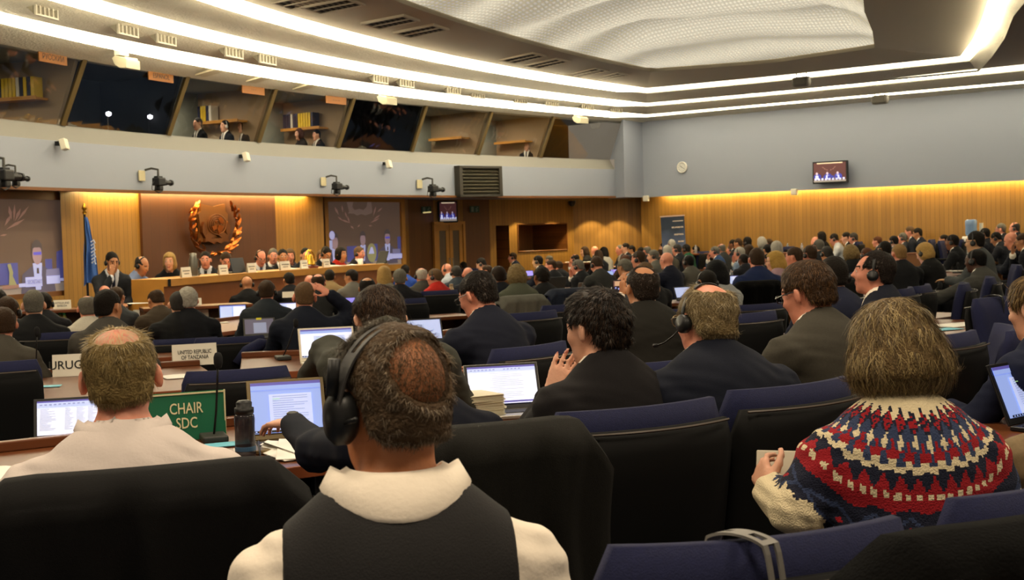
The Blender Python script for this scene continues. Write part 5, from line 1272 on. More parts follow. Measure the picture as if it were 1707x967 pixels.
# ================================================================ people: smooth implicit bodies meshed by surface nets
def _smin(a, b, k):
    h = np.clip(.5 + .5 * (b - a) / k, 0, 1); return b * (1 - h) + a * h - k * h * (1 - h)
def _smax(a, b, k): return -_smin(-a, -b, k)
def nets(D, org, h):
    """naive surface nets of a scalar grid (negative inside)"""
    S = D < 0; nx, ny, nz = D.shape
    cnt = np.zeros((nx - 1, ny - 1, nz - 1), np.int16)
    for i in (0, 1):
        for j in (0, 1):
            for k in (0, 1): cnt += S[i:nx - 1 + i, j:ny - 1 + j, k:nz - 1 + k]
    act = (cnt > 0) & (cnt < 8)
    idx = np.full(act.shape, -1, np.int64); cells = np.argwhere(act); n = len(cells); idx[act] = np.arange(n)
    if n == 0: return np.zeros((0, 3)), np.zeros((0, 4), int)
    acc = np.zeros((n, 3)); num = np.zeros(n)
    cor = [(i, j, k) for i in (0, 1) for j in (0, 1) for k in (0, 1)]
    vals = {c: D[cells[:, 0] + c[0], cells[:, 1] + c[1], cells[:, 2] + c[2]] for c in cor}
    for c in cor:
        for ax in range(3):
            if c[ax] == 0:
                d = list(c); d[ax] = 1; d = tuple(d); a, b = vals[c], vals[d]; m = (a < 0) != (b < 0)
                t = np.where(m, a / np.where(m, a - b, 1), 0)
                P = np.array(c, float)[None, :].repeat(n, 0); P[:, ax] += t
                acc[m] += P[m]; num[m] += 1
    V = (cells + acc / num[:, None]) * h + np.array(org)
    F_ = []
    for ax in range(3):
        a1, a2 = (ax + 1) % 3, (ax + 2) % 3
        sl0 = [slice(None)] * 3; sl1 = [slice(None)] * 3; sl0[ax] = slice(0, -1); sl1[ax] = slice(1, None)
        cr = S[tuple(sl0)] != S[tuple(sl1)]; e = np.argwhere(cr)
        e = e[(e[:, a1] > 0) & (e[:, a2] > 0) & (e[:, a1] < D.shape[a1] - 1) & (e[:, a2] < D.shape[a2] - 1)]
        if not len(e): continue
        q = []
        for o1, o2 in ((-1, -1), (0, -1), (0, 0), (-1, 0)):
            c = e.copy(); c[:, a1] += o1; c[:, a2] += o2; q.append(idx[c[:, 0], c[:, 1], c[:, 2]])
        q = np.stack(q, 1); ins = S[e[:, 0], e[:, 1], e[:, 2]]; q[~ins] = q[~ins][:, ::-1]; F_.append(q)
    F_ = np.concatenate(F_); F_ = F_[(F_ >= 0).all(1)]
    return V, F_
class SDF:
    """list of blended parts: ('c', a, b, ra, rb) round cones, ('e', centre, radii, R) ellipsoids; op '+' or '-'"""
    def __init__(s): s.p = []
    def cap(s, a, b, ra, rb=None, k=.03, op='+'): s.p.append(('c', np.array(a, float), np.array(b, float), ra, rb if rb is not None else ra, k, op)); return s
    def ell(s, c, r, R=None, k=.03, op='+'): s.p.append(('e', np.array(c, float), np.array(r, float), None if R is None else np.array(R, float), k, op)); return s
    def chain(s, pts, rs, k=.02):
        for i in range(len(pts) - 1): s.cap(pts[i], pts[i + 1], rs[i], rs[i + 1], k)
        return s
    def bounds(s):
        lo, hi = [], []
        for q in s.p:
            if q[-1] != '+': continue
            if q[0] == 'c': r = max(q[3], q[4]); lo.append(np.minimum(q[1], q[2]) - r); hi.append(np.maximum(q[1], q[2]) + r)
            else: r = q[2].max() if q[3] is not None else q[2]; lo.append(q[1] - r); hi.append(q[1] + r)
        return np.min(lo, 0), np.max(hi, 0)
    def grid(s, h, inflate=0., pad=.03, bounds=None):
        lo, hi = bounds or s.bounds(); lo = lo - pad - inflate; hi = hi + pad + inflate
        n = np.ceil((hi - lo) / h).astype(int) + 1
        ax = [lo[i] + h * np.arange(n[i]) for i in range(3)]
        D = np.full(n, 1., np.float32)
        for q in s.p:
            k = q[-2]
            if q[0] == 'c': r = max(q[3], q[4]); l, u = np.minimum(q[1], q[2]) - r, np.maximum(q[1], q[2]) + r
            else: r = q[2].max() if q[3] is not None else q[2]; l, u = q[1] - r, q[1] + r
            m = inflate + k + .05
            i0 = np.clip(np.floor((l - m - lo) / h).astype(int), 0, n - 1); i1 = np.clip(np.ceil((u + m - lo) / h).astype(int) + 1, 1, n)
            if (i1 <= i0).any(): continue
            X = ax[0][i0[0]:i1[0], None, None]; Y = ax[1][None, i0[1]:i1[1], None]; Z = ax[2][None, None, i0[2]:i1[2]]
            if q[0] == 'c':
                a, b = q[1], q[2]; ba = b - a; L2 = max(1e-9, ba @ ba)
                t = np.clip(((X - a[0]) * ba[0] + (Y - a[1]) * ba[1] + (Z - a[2]) * ba[2]) / L2, 0, 1)
                d = np.sqrt((X - a[0] - t * ba[0]) ** 2 + (Y - a[1] - t * ba[1]) ** 2 + (Z - a[2] - t * ba[2]) ** 2) - (q[3] + (q[4] - q[3]) * t)
            else:
                x, y, z = X - q[1][0], Y - q[1][1], Z - q[1][2]
                if q[3] is not None:
                    R = q[3]; x, y, z = x * R[0, 0] + y * R[1, 0] + z * R[2, 0], x * R[0, 1] + y * R[1, 1] + z * R[2, 1], x * R[0, 2] + y * R[1, 2] + z * R[2, 2]
                r = q[2]; k0 = np.sqrt((x / r[0]) ** 2 + (y / r[1]) ** 2 + (z / r[2]) ** 2); k1 = np.sqrt((x / r[0] ** 2) ** 2 + (y / r[1] ** 2) ** 2 + (z / r[2] ** 2) ** 2)
                d = k0 * (k0 - 1) / np.maximum(k1, 1e-6)
            sl = (slice(i0[0], i1[0]), slice(i0[1], i1[1]), slice(i0[2], i1[2]))
            D[sl] = _smin(D[sl], d, k) if q[-1] == '+' else _smax(D[sl], -d, k)
        return D - inflate, lo, ax
def to_mesh(name, V, F_, mats, midx=None, smooth=True):
    me = bpy.data.meshes.new(name); me.from_pydata(V.tolist(), [], F_.tolist())
    for m in mats: me.materials.append(m)
    if midx is not None: me.polygons.foreach_set('material_index', midx.astype(np.int32).tolist())
    if smooth: me.polygons.foreach_set('use_smooth', [True] * len(me.polygons))
    me.update(); return me
def relax(V, F_, it=2, lam=.5):
    n = len(V)
    e = np.concatenate([F_[:, [0, 1]], F_[:, [1, 2]], F_[:, [2, 3]], F_[:, [3, 0]]]); e = np.concatenate([e, e[:, ::-1]])
    deg = np.bincount(e[:, 0], minlength=n).clip(1)
    for _ in range(it):
        A = np.stack([np.bincount(e[:, 0], V[e[:, 1], i], n) for i in range(3)], 1) / deg[:, None]; V = V + lam * (A - V)
    return V

# ---- head, in head coordinates (origin between the ears, +Y the face)
def head_parts(s, T, jaw=1., ks=1.):
    """T: 4x4 numpy head matrix"""
    R = T[:3, :3]; P = lambda *v: T[:3, :3] @ np.array(v) + T[:3, 3]
    s.ell(P(0, -.012, .030), (.0745, .096, .084), R, .03)
    s.ell(P(0, .030, -.022), (.062 * jaw, .066, .088), R, .03)
    s.ell(P(0, .036, -.075), (.050 * jaw, .050, .042), R, .025)
    s.ell(P(0, .074, -.098), (.022, .018, .017), R, .02)
    s.cap(P(-.032, .080, .028), P(.032, .080, .028), .012, .012, .016)
    s.ell(P(-.038, .062, -.022), (.024, .022, .020), R, .02); s.ell(P(.038, .062, -.022), (.024, .022, .020), R, .02)
    s.cap(P(0, .092, .016), P(0, .112, -.018), .008, .0125, .012)
    s.cap(P(-.012, .100, -.022), P(.012, .100, -.022), .008, .008, .008)
    for sx in (-1, 1):
        s.ell(P(sx * .031, .100, .012), (.017, .014, .011), R, .008, '-')
        s.ell(P(sx * .031, .081, .011), (.014, .013, .012), R, .004)
        s.ell(P(sx * .083, -.010, -.006), (.010, .021, .034), R @ np.array(Matrix.Rotation(sx * .50, 3, 'Z') @ Matrix.Rotation(-.15, 3, 'X')), .008)
        s.ell(P(sx * .094, -.002, -.002), (.006, .009, .016), R, .005, '-')
    s.ell(P(0, .094, -.052), (.022, .009, .006), R, .006); s.ell(P(0, .092, -.064), (.019, .009, .007), R, .006)
    s.cap(P(-.018, .103, -.058), P(.018, .103, -.058), .0022, .0022, .004, '-')
    return s
def hand_parts(s, wrist, d, n, side, curl=.5, spread=.25, sc=1., thumb=1.):
    """palm along d, back of the hand facing n; four fingers and a thumb. side +1: thumb towards cross(d, n)"""
    d = np.array(d, float); d /= np.linalg.norm(d); n = np.array(n, float); n -= d * (n @ d); n /= np.linalg.norm(n); w = np.cross(d, n) * side
    P = np.array(wrist, float); K = []
    for i, o in enumerate((-.030, -.010, .011, .030)):
        base = P + d * .085 * sc + w * o * -1 * sc if False else P + d * (.082 + (.006 if i in (1, 2) else 0)) * sc + w * (.029 - .0195 * i) * sc
        s.cap(P + d * .018 * sc + w * (.016 - .011 * i) * sc, base, .0125 * sc, .0105 * sc, .010)
        L = (.072, .082, .076, .060)[i] * sc; a = np.array(base); ang = 0.; fd = d + w * spread * (.5 - i / 3.) ; fd /= np.linalg.norm(fd)
        for j, fr in enumerate((.45, .31, .24)):
            ang += curl * (.55, .9, .6)[j]
            dd = fd * math.cos(ang) - n * math.sin(ang); b = a + dd * L * fr
            s.cap(a, b, (.0095 - .0010 * j) * sc, (.0086 - .0010 * j) * sc, .004); a = b
    t0 = P + d * .022 * sc + w * .022 * sc; t1 = t0 + (d * .62 + w * .72 - n * .28 * thumb) * .042 * sc; t2 = t1 + (d * .85 + w * .38 - n * .35 * thumb) * .034 * sc; t3 = t2 + (d * .95 + w * .1 - n * .3 * thumb) * .026 * sc
    s.cap(t0, t1, .0145 * sc, .0115 * sc, .010); s.cap(t1, t2, .0108 * sc, .0098 * sc, .005); s.cap(t2, t3, .0095 * sc, .008 * sc, .004)
    return s
def head_matrix(pos, yaw=0., pitch=0., roll=0.):
    M_ = Matrix.Rotation(yaw, 4, 'Z') @ Matrix.Rotation(-pitch, 4, 'X') @ Matrix.Rotation(roll, 4, 'Y'); M_.translation = Vector(pos); return np.array(M_)
SKIN_MATS = {}
def skin(kind):
    if kind not in SKIN_MATS:
        c = {'fair': 'd9a184', 'pink': 'd98f74', 'tan': 'b97f58', 'brown': '7d4f33', 'dark': '4a2d20', 'asian': 'd0a078', 'red': 'c9714f', 'sun': 'bd7a50'}[kind]
        m = mat('skin_' + kind, c, .5, noise=.12, nscale=25, bump=.08, bscale=150); m.node_tree.nodes['Principled BSDF'].inputs['Subsurface Weight'].default_value = .08
        m.node_tree.nodes['Principled BSDF'].inputs['Subsurface Radius'].default_value = (.02, .008, .004)
        SKIN_MATS[kind] = m
    return SKIN_MATS[kind]
EYEW, EYED, LIPM, BROWM = mat('eye_white', 'd8d2c8', .3), mat('eye_dark', '1c1410', .2), mat('lips', 'a8604f', .5), mat('brow', '3a2a1e', .8)

def body_pose(lean=.10, arms='desk', head=(0, 0, 0), sw=.19, sh=1.0, fat=1.0, headfwd=.03, jaw=1., female=False, up_=0.):
    """skeleton points of a seated figure; origin on the floor below the hips, facing +Y"""
    L = lean; p = {}
    p['pel'] = (0, 0, .55); p['waist'] = (0, .25 * L, .73); p['chest'] = (0, .65 * L - .01, .90); p['neck'] = (0, L + .0, 1.045)
    p['head'] = (0, L + headfwd + .005 + .05 * math.sin(head[1]), 1.172 + up_ - .03 * abs(math.sin(head[1])))
    for s_, k in ((-1, 'l'), (1, 'r')):
        p['sh' + k] = (s_ * sw, .85 * L - .005, .935)
        p['hip' + k] = (s_ * .09, .02, .53); p['kn' + k] = (s_ * .13, .43, .50); p['an' + k] = (s_ * .13, .42, .08)
    A = {'desk': ((.27, .12 + .8 * L, .74), (.17, .36 + .6 * L, .765), (-.25, 1., 0), (0, .1, 1)),
         'wide': ((.33, .10 + .8 * L, .75), (.24, .36 + .6 * L, .765), (-.4, 1., 0), (0, .1, 1)),
         'lap': ((.25, -.02 + .8 * L, .70), (.14, .22, .66), (-.3, 1., -.15), (0, .1, 1)),
         'chin': ((.23, .26 + .8 * L, .765), (.055, .20 + L, 1.00), (-.12, -.05, 1.), (0.3, .9, 0)),
         'scratch': ((.36, .10 + L, 1.03), (.19, .03 + L, 1.19), (-.75, -.1, .55), (.3, -.6, .7)),
         'type': ((.28, .18 + .8 * L, .755), (.17, .42 + .6 * L, .775), (-.1, 1., 0), (0, .1, 1)),
         'phone': ((.30, .22 + L, .86), (.20, .36 + L, 1.03), (.05, .35, 1), (.6, .7, 0)),
         'reach': ((.26, .30 + .8 * L, .80), (.18, .58 + L, .80), (-.1, 1., 0), (0, .1, 1)),
         'fold': ((.24, .12 + .8 * L, .74), (.02, .27 + .8 * L, .775), (-1, .1, 0), (0, .3, 1)),
         'hold': ((.27, .10 + .8 * L, .76), (.24, .36 + L, .80), (-.1, 1, .25), (.8, 0, .4))}
    aa = arms if isinstance(arms, (list, tuple)) else (arms, arms)
    for s_, k, a in ((-1, 'l', aa[0]), (1, 'r', aa[1])):
        e, w, d, n = A[a] if isinstance(a, str) else a
        m = lambda v: (s_ * v[0], v[1], v[2])
        p['el' + k], p['wr' + k], p['hd' + k], p['hn' + k] = m(e), m(w), m(d), m(n); p['arm' + k] = a
    p['H'] = head_matrix(p['head'], *head)
    p.update(sw=sw, fat=fat, L=L, jaw=jaw, female=female)
    return p
def torso_parts(s, p, female=False):
    f = p['fat']; ch, wa, pe, ne = (np.array(p[k]) for k in ('chest', 'waist', 'pel', 'neck'))
    tilt = np.array(Matrix.Rotation(-math.atan2(p['L'] * .5, .32), 3, 'X'))
    s.ell(pe, (.175 * f, .135 * f, .13), None, .06); s.ell(wa, (.155 * f, .118 * f, .17), tilt, .06); s.ell(ch, (.168 * f, .118 * f, .19), tilt, .05)
    s.cap(np.array(p['shl']) * [.82, 1, 1] + [0, 0, -.012], np.array(p['shr']) * [.82, 1, 1] + [0, 0, -.012], .062, .062, .05)
    for k in 'lr': s.cap(np.array(p['sh' + k]) * [.72, 1, 1] + [0, -.012, .022], ne + [0, -.012, .015], .046, .046, .04)
    if p['female']:
        for sx in (-1, 1): s.ell(ch + [sx * .075, .09, -.03], (.065, .06, .065), None, .03)
    return s
def arm_parts(s, p, k, wrist=True, r=1.):
    sh, el, wr = (np.array(p[q + k]) for q in ('sh', 'el', 'wr'))
    s.cap(sh, el, .056 * r, .042 * r, .035); s.cap(el, wr, .042 * r, .027 * r, .02)
    return s
def make_person_meshes(name, p, h=.011, top='suit', hh=None, hands=('l', 'r'), curl=(.35, .35), sleeves='long', wr_noise=.004, collar=True, topbounds=None, legs=True, tie=True, spread=.25, handkw=None):
    """returns dict of part name -> (mesh)"""
    out = {}; s = SDF(); H_ = p['H']; ne = np.array(p['neck'])
    torso_parts(s, p)
    for k in 'lr':
        arm_parts(s, p, k)
        if k in hands: hand_parts(s, p['wr' + k], p['hd' + k], p['hn' + k], (-1 if k == 'l' else 1) * (-1), curl['lr'.index(k)], spread=spread, **((handkw or {}).get(k, {})))
        hip, kn, an = (np.array(p[q + k]) for q in ('hip', 'kn', 'an'))
        s.cap(hip, kn, .085, .058, .05); s.cap(kn, an, .055, .038, .03); s.cap(an + [0, -.02, -.03], an + [0, .13, -.045], .038, .03, .02)
    s.cap(ne + [0, -.01, -.02], H_[:3, :3] @ np.array([0, -.022, -.05]) + H_[:3, 3], .058, .054, .03)
    head_parts(s, H_, p['jaw'])
    D, lo, ax = s.grid(h); V, F_ = nets(D, lo, h); V = relax(V, F_, 1, .4)
    # face regions
    Hi = np.linalg.inv(H_); c = V[F_].mean(1); q = c @ Hi[:3, :3].T + Hi[:3, 3]
    mi = np.zeros(len(F_), int)
    for sx in (-1, 1):
        e = ((q[:, 0] - sx * .031) / .0125) ** 2 + ((q[:, 2] - .011) / .007) ** 2 < 1; e &= q[:, 1] > .07; mi[e] = 1
        e = (np.abs(q[:, 0] - sx * .031) < .006) & (np.abs(q[:, 2] - .011) < .0075) & (q[:, 1] > .07); mi[e] = 2
        e = (np.abs(q[:, 0] - sx * .033) < .018) & (np.abs(q[:, 2] - .033 + .1 * (np.abs(q[:, 0]) - .033) ** 1) < .005) & (q[:, 1] > .06); mi[e] = 4
    e = (np.abs(q[:, 0]) < .023) & (q[:, 2] < -.045) & (q[:, 2] > -.071) & (q[:, 1] > .085); mi[e] = 3
    out['body'] = to_mesh('body', V, F_, [skin('fair'), EYEW, EYED, LIPM, BROWM], mi)
    # the garment over the torso and arms
    g = SDF(); torso_parts(g, p)
    infl = .013 if top != 'shirt' else .010
    if top in ('suit', 'coat'):
        for k in 'lr': g.cap(np.array(p['sh' + k]) + [0, 0, .006], np.array(p['sh' + k]) * [.9, 1, 1] + [0, 0, .008], .056, .05, .03)
    for k in 'lr':
        sh, el, wr = (np.array(p[q_ + k]) for q_ in ('sh', 'el', 'wr'))
        if sleeves == 'long':
            g.cap(sh, el, .058, .047, .04); g.cap(el, wr + (el - wr) * .09, .047, .035, .02)
            if top == 'suit': g.ell(el, (.052, .052, .052), None, .03)
        elif sleeves == 'short': g.cap(sh, sh + (el - sh) * .72, .064, .062, .04)
        elif sleeves == 'none': pass
    hh = hh or h
    D, lo, ax = g.grid(hh, infl); X, Y, Z = np.meshgrid(*ax, indexing='ij')
    # neck opening and hem
    nd = Hn = H_[:3, 3] - ne; nd = nd / np.linalg.norm(nd)
    rel = np.stack([X - ne[0], Y - ne[1] + .004, Z - ne[2]], -1); t = rel @ nd; rr = np.sqrt(np.maximum((rel ** 2).sum(-1) - t ** 2, 0))
    D = np.maximum(D, np.where(t > -.06, (.063 if collar else .070) - rr, -1.))
    hem = .50
    D = np.maximum(D, hem - Z)
    if top in ('suit', 'coat'):   # standing jacket collar
        band_ = np.maximum(np.abs(rr - .073 - np.maximum(Y - ne[1], 0) * .35) - .0075, np.maximum(t - (.030 - np.maximum(Y - ne[1], 0) * .9), -.05 - t)); D = np.minimum(D, band_)
    if wr_noise:
        D = D + np.clip((rr - .10) / .08, 0, 1) * wr_noise * (np.sin(X * 31 + 9 * np.sin(Z * 17 + X * 7)) * np.sin(Z * 43 + Y * 13 + 5 * np.sin(X * 11))) * (1. if top != 'sweater' else .6)
    V, F_ = nets(D, lo, hh); V = relax(V, F_, 2, .5); c = V[F_].mean(1); mi = np.zeros(len(F_), int)
    y0 = ne[1]; zz = c[:, 2]; front = c[:, 1] > (y0 - .01 + (zz - ne[2]) * p['L'] * 1.2)
    if top in ('suit', 'coat'):
        v = front & (zz > .74) & (np.abs(c[:, 0]) < .010 + (zz - .74) * .26) & (np.abs(c[:, 0]) < .1); mi[v] = 1
        if tie: mi[v & (np.abs(c[:, 0]) < .022)] = 2
    out['top'] = to_mesh({'suit': 'jacket', 'coat': 'coat', 'shirt': 'shirt', 'sweater': 'sweater', 'vest': 'waistcoat'}[top], V, F_, [mat('suit_black', '17171a'), mat('shirt_white', 'e9e3d6', .8), mat('tie_dark', '20202c', .6)], mi)
    if collar:
        mb = MB(); n_ = 28; Rn = np.eye(3); zax = nd; xax = np.array([1., 0, 0]); yax = np.cross(zax, xax)
        rows = []
        for (r_, t_) in ((.064, -.02), (.0655, .018), (.0645, .043), (.0665, .045), (.0695, .030), (.072, -.01)):
            for k in range(n_):
                a = 2 * math.pi * k / n_; fy = math.cos(a)          # +1 front
                tt = t_ - (.030 * max(0, fy) if t_ > 0 else 0)
                rows.append(ne + xax * r_ * .98 * math.sin(a) + yax * (r_ * 1.02 * fy - .004) + zax * tt)
        mb.add(rows, [(i * n_ + k, i * n_ + (k + 1) % n_, (i + 1) * n_ + (k + 1) % n_, (i + 1) * n_ + k) for i in range(5) for k in range(n_)])
        out['collar'] = mb.mesh('collar', mat('shirt_white'), True)
    if legs:
        g = SDF(); g.ell(p['pel'], (.178 * p['fat'], .138 * p['fat'], .11), None, .05)
        for k in 'lr':
            hip, kn, an = (np.array(p[q_ + k]) for q_ in ('hip', 'kn', 'an')); g.cap(hip, kn, .092, .068, .05); g.cap(kn, an + [0, 0, .03], .066, .055, .03)
        D, lo, ax = g.grid(max(h, .014), .008); Z = np.meshgrid(*ax, indexing='ij')[2]; D = np.maximum(D, Z - .64); V, F_ = nets(D, lo, max(h, .014)); V = relax(V, F_, 1)
        out['trousers'] = to_mesh('trousers', V, F_, [mat('trousers_dark', '15151a', .85)])
        for k in 'lr':
            an = np.array(p['an' + k]); g = SDF(); g.cap(an + [0, -.03, -.035], an + [0, .14, -.045], .045, .038, .03); D, lo, ax = g.grid(.014); Z = np.meshgrid(*ax, indexing='ij')[2]; D = np.maximum(D, .004 - Z); V, F_ = nets(D, lo, .014)
            out['shoe' + k] = to_mesh('shoe', V, F_, [mat('shoe_black', '0e0d0d', .3)])
    return out

# ---- hair, in head coordinates
def hairline(Y, fr=.080, nape=-.062, ear=.026):
    return np.interp(Y, [-.115, -.075, -.046, -.034, .030, .046, .062, .085, .1], [nape, nape + .004, -.038, ear, ear, .012, .052, fr, fr + .006])
def hair_mesh(style, h=.006, seed=0):
    s = SDF()
    base = dict(k=.02)
    g = lambda: None
    if style in ('short', 'bald_top', 'receding', 'spiky', 'buzz', 'fringe', 'wavy', 'side', 'crown', 'backcrown'):
        t = {'buzz': .004, 'short': .008, 'bald_top': .008, 'receding': .009, 'spiky': .012, 'fringe': .007, 'wavy': .014, 'side': .013, 'crown': .009, 'backcrown': .009}[style]
        s.ell((0, -.019, .032), (.0755 + t, .095 + t, .084 + t), None, .02)
        s.ell((0, -.05, -.035), (.060 + t, .046 + t, .05), None, .03)
        if style == 'side': s.ell((.02, .03, .085), (.06, .06, .045), None, .03)
        if style == 'spiky': s.ell((0, .02, .082), (.060, .075, .042), None, .03)
    elif style in ('bob', 'long', 'curly', 'hijab', 'bowl'):
        s.ell((0, -.014, .032), (.092, .113, .099), None, .02)
        s.ell((0, -.03, -.045), (.094, .088, .075), None, .04)
        if style == 'bowl': s.ell((0, -.035, -.035), (.112, .098, .085), None, .05)
        if style in ('long', 'hijab'): s.cap((0, -.05, -.06), (0, -.075, -.20), .085, .07, .05)
        if style == 'hijab': s.ell((0, .0, -.10), (.085, .08, .06), None, .05)
        if style == 'curly': s.ell((0, -.03, -.02), (.108, .11, .10), None, .04)
    elif style == 'bun':
        s.ell((0, -.014, .032), (.088, .110, .096), None, .02); s.ell((0, -.105, .05), (.04, .04, .04), None, .015); s.ell((0, -.05, -.035), (.07, .056, .05), None, .03)
    D, lo, ax = s.grid(h); X, Y, Z = np.meshgrid(*ax, indexing='ij')
    if style in ('bob', 'long', 'curly', 'bowl', 'hijab'):
        face = np.maximum(.050 - Y, np.maximum(Z - (.066 if style != 'hijab' else .07), np.abs(X) - (.075 if style != 'hijab' else .062)))
        D = _smax(D, -face, .012)
        if style == 'bob': D = np.maximum(D, -.11 - Z)
        if style == 'bowl': D = np.maximum(D, -.072 + .1 * np.abs(X) - Z)
        n_ = {'bob': .004, 'long': .004, 'curly': .010, 'bowl': .005, 'hijab': .003}[style]
        D = D + n_ * np.sin(X * 95 + 3 * np.sin(Z * 60)) * np.sin(Z * 55 + 4 * np.sin(Y * 70)) * np.cos(Y * 80 + X * 20)
    else:
        if style == 'fringe': hl = hairline(Y, .12)
        else: hl = hairline(Y, .080 if style not in ('receding', 'crown', 'backcrown') else .080)
        D = _smax(D, hl - Z, .006)
        if style == 'bald_top': D = _smax(D, -(np.sqrt((X / .058) ** 2 + ((Y - .012) / .092) ** 2 + ((Z - .125) / .075) ** 2) - 1) * .06, .012)
        if style == 'crown': D = _smax(D, -(np.sqrt((X / .056) ** 2 + ((Y + .052) / .056) ** 2 + ((Z - .112) / .060) ** 2) - 1) * .05, .012)
        if style == 'backcrown': D = _smax(D, -(np.sqrt(((X - .012) / .060) ** 2 + ((Y + .10) / .060) ** 2 + ((Z - .055) / .055) ** 2) - 1) * .05, .012)
        if style == 'fringe': D = _smax(D, -(np.sqrt((X / .078) ** 2 + ((Y - .035) / .125) ** 2 + ((Z - .115) / .095) ** 2) - 1) * .07, .012)
        if style == 'receding': D = _smax(D, -(np.sqrt(((np.abs(X) - .045) / .028) ** 2 + ((Y - .085) / .06) ** 2 + ((Z - .085) / .05) ** 2) - 1) * .03, .01)
        am = {'spiky': .006, 'wavy': .007, 'buzz': .001}.get(style, .003)
        D = D + am * np.sin(X * 120 + 4 * np.sin(Z * 70)) * np.sin(Z * 90 + 3 * np.sin(Y * 60)) * np.cos(Y * 100)
    V, F_ = nets(D, lo, h); V = relax(V, F_, 1, .5)
    return V, F_
HAIRM = {}
def hair_mat(c):
    if c not in HAIRM:
        m = mat('hair_' + c, tuple(x * .8 for x in lin(c)), .6, noise=.38, nscale=70, bump=.6, bscale=160, spec=.15); HAIRM[c] = m
    return HAIRM[c]
_HV = {}
def hair_data(style, h=.0075):
    if (style, h) not in _HV: _HV[(style, h)] = hair_mesh(style, h)
    return _HV[(style, h)]
_HME = {}
def hair_shared(style):
    if style not in _HME: V, F_ = hair_data(style); _HME[style] = to_mesh('hair', V, F_, [hair_mat('3a2c20')])
    return _HME[style]
def strands(V, F_, n, length, seed=1, lift=.25, width=.0011, whorl=(0, -.06, .12), droop=.0, curl=0., jitter=.25, seg=4, hug=1., inward=0.):
    """ribbons growing on a hair shell, combed away from the whorl"""
    r = np.random.default_rng(seed); tri = np.concatenate([F_[:, [0, 1, 2]], F_[:, [0, 2, 3]]])
    A, B, C_ = V[tri[:, 0]], V[tri[:, 1]], V[tri[:, 2]]; nn = np.cross(B - A, C_ - A); ar = np.linalg.norm(nn, axis=1); nn /= np.maximum(ar[:, None], 1e-12)
    cen = np.array([0, -.012, .02]); gc = (A + B + C_) / 3 - cen; gc /= np.linalg.norm(gc, axis=1)[:, None]; out_ = np.abs((gc * nn).sum(1)) > .62; ar = ar * out_
    k = r.choice(len(tri), n, p=ar / ar.sum()); u, v = r.random(n), r.random(n); f = u + v > 1; u[f] = 1 - u[f]; v[f] = 1 - v[f]
    P = A[k] + (B - A)[k] * u[:, None] + (C_ - A)[k] * v[:, None]; N_ = nn[k]; N_ = N_ * np.sign(((P - cen) * N_).sum(1))[:, None]
    T_ = P - np.array(whorl); T_ -= N_ * (T_ * N_).sum(1)[:, None]; T_ /= np.maximum(np.linalg.norm(T_, axis=1)[:, None], 1e-6)
    T_ = T_ + r.normal(0, jitter, (n, 3)); T_[:, 2] -= droop; T_ -= N_ * (T_ * N_).sum(1)[:, None]; T_ /= np.maximum(np.linalg.norm(T_, axis=1)[:, None], 1e-6)
    L = length * r.uniform(.5, 1.15, n)[:, None]; S_ = np.cross(N_, T_); ph = r.uniform(0, 6.28, n)[:, None]
    rows = []; P0 = P - N_ * .003
    for j in range(seg + 1):
        t = j / seg; q = P0 + T_ * L * t + N_ * (L * lift * (t - .55 * t * t * 1.3) + .0015) + S_ * curl * np.sin(ph + t * 5) * L
        q = q - N_ * (hug * (L * t) ** 2 / .19)
        q[:, 2] -= droop * .3 * (L[:, 0] * t * t)
        if inward: k_ = inward * np.clip(-P[:, 2:3] - .02, 0, .1) / .1 * L * t * t; q[:, :2] -= k_ * P[:, :2] / np.maximum(np.linalg.norm(P[:, :2], axis=1)[:, None], 1e-6)
        wv = width * (1 - .75 * t); rows += [q - S_ * wv, q + S_ * wv]
    W_ = np.stack(rows, 1); m_ = 2 * (seg + 1); VV = W_.reshape(-1, 3); b = (np.arange(n) * m_)[:, None]
    FF = np.concatenate([b + np.array([2 * j, 2 * j + 1, 2 * j + 3, 2 * j + 2]) for j in range(seg)])
    return VV, FF
def hero_hair(style, color, n, length, parent, T, h=.0055, color2=None, **kw):
    V, F_ = hair_mesh(style, h); VV, FF = strands(V, F_, n, length, **kw)
    rr = np.random.default_rng(5); mi = np.concatenate([np.zeros(len(F_), int), np.repeat(rr.integers(0, 3, len(FF) // kw.get('seg', 4)), 1)[np.tile(np.arange(len(FF) // kw.get('seg', 4)), kw.get('seg', 4))]])
    base = np.array(lin(color)); c2 = lin(color2) if color2 else tuple(np.minimum(base * 1.7 + .01, 1)); c3 = tuple(base * .5)
    ms = [hair_mat(color), mat('strand_a_' + color, c2, .5, spec=.4), mat('strand_b_' + color, c3, .5, spec=.4)]
    me = to_mesh('hair', np.concatenate([V, VV]), np.concatenate([F_, FF + len(V)]), ms, mi)
    o = link('hair', me, parent); o.matrix_local = Matrix(T.tolist()); return o

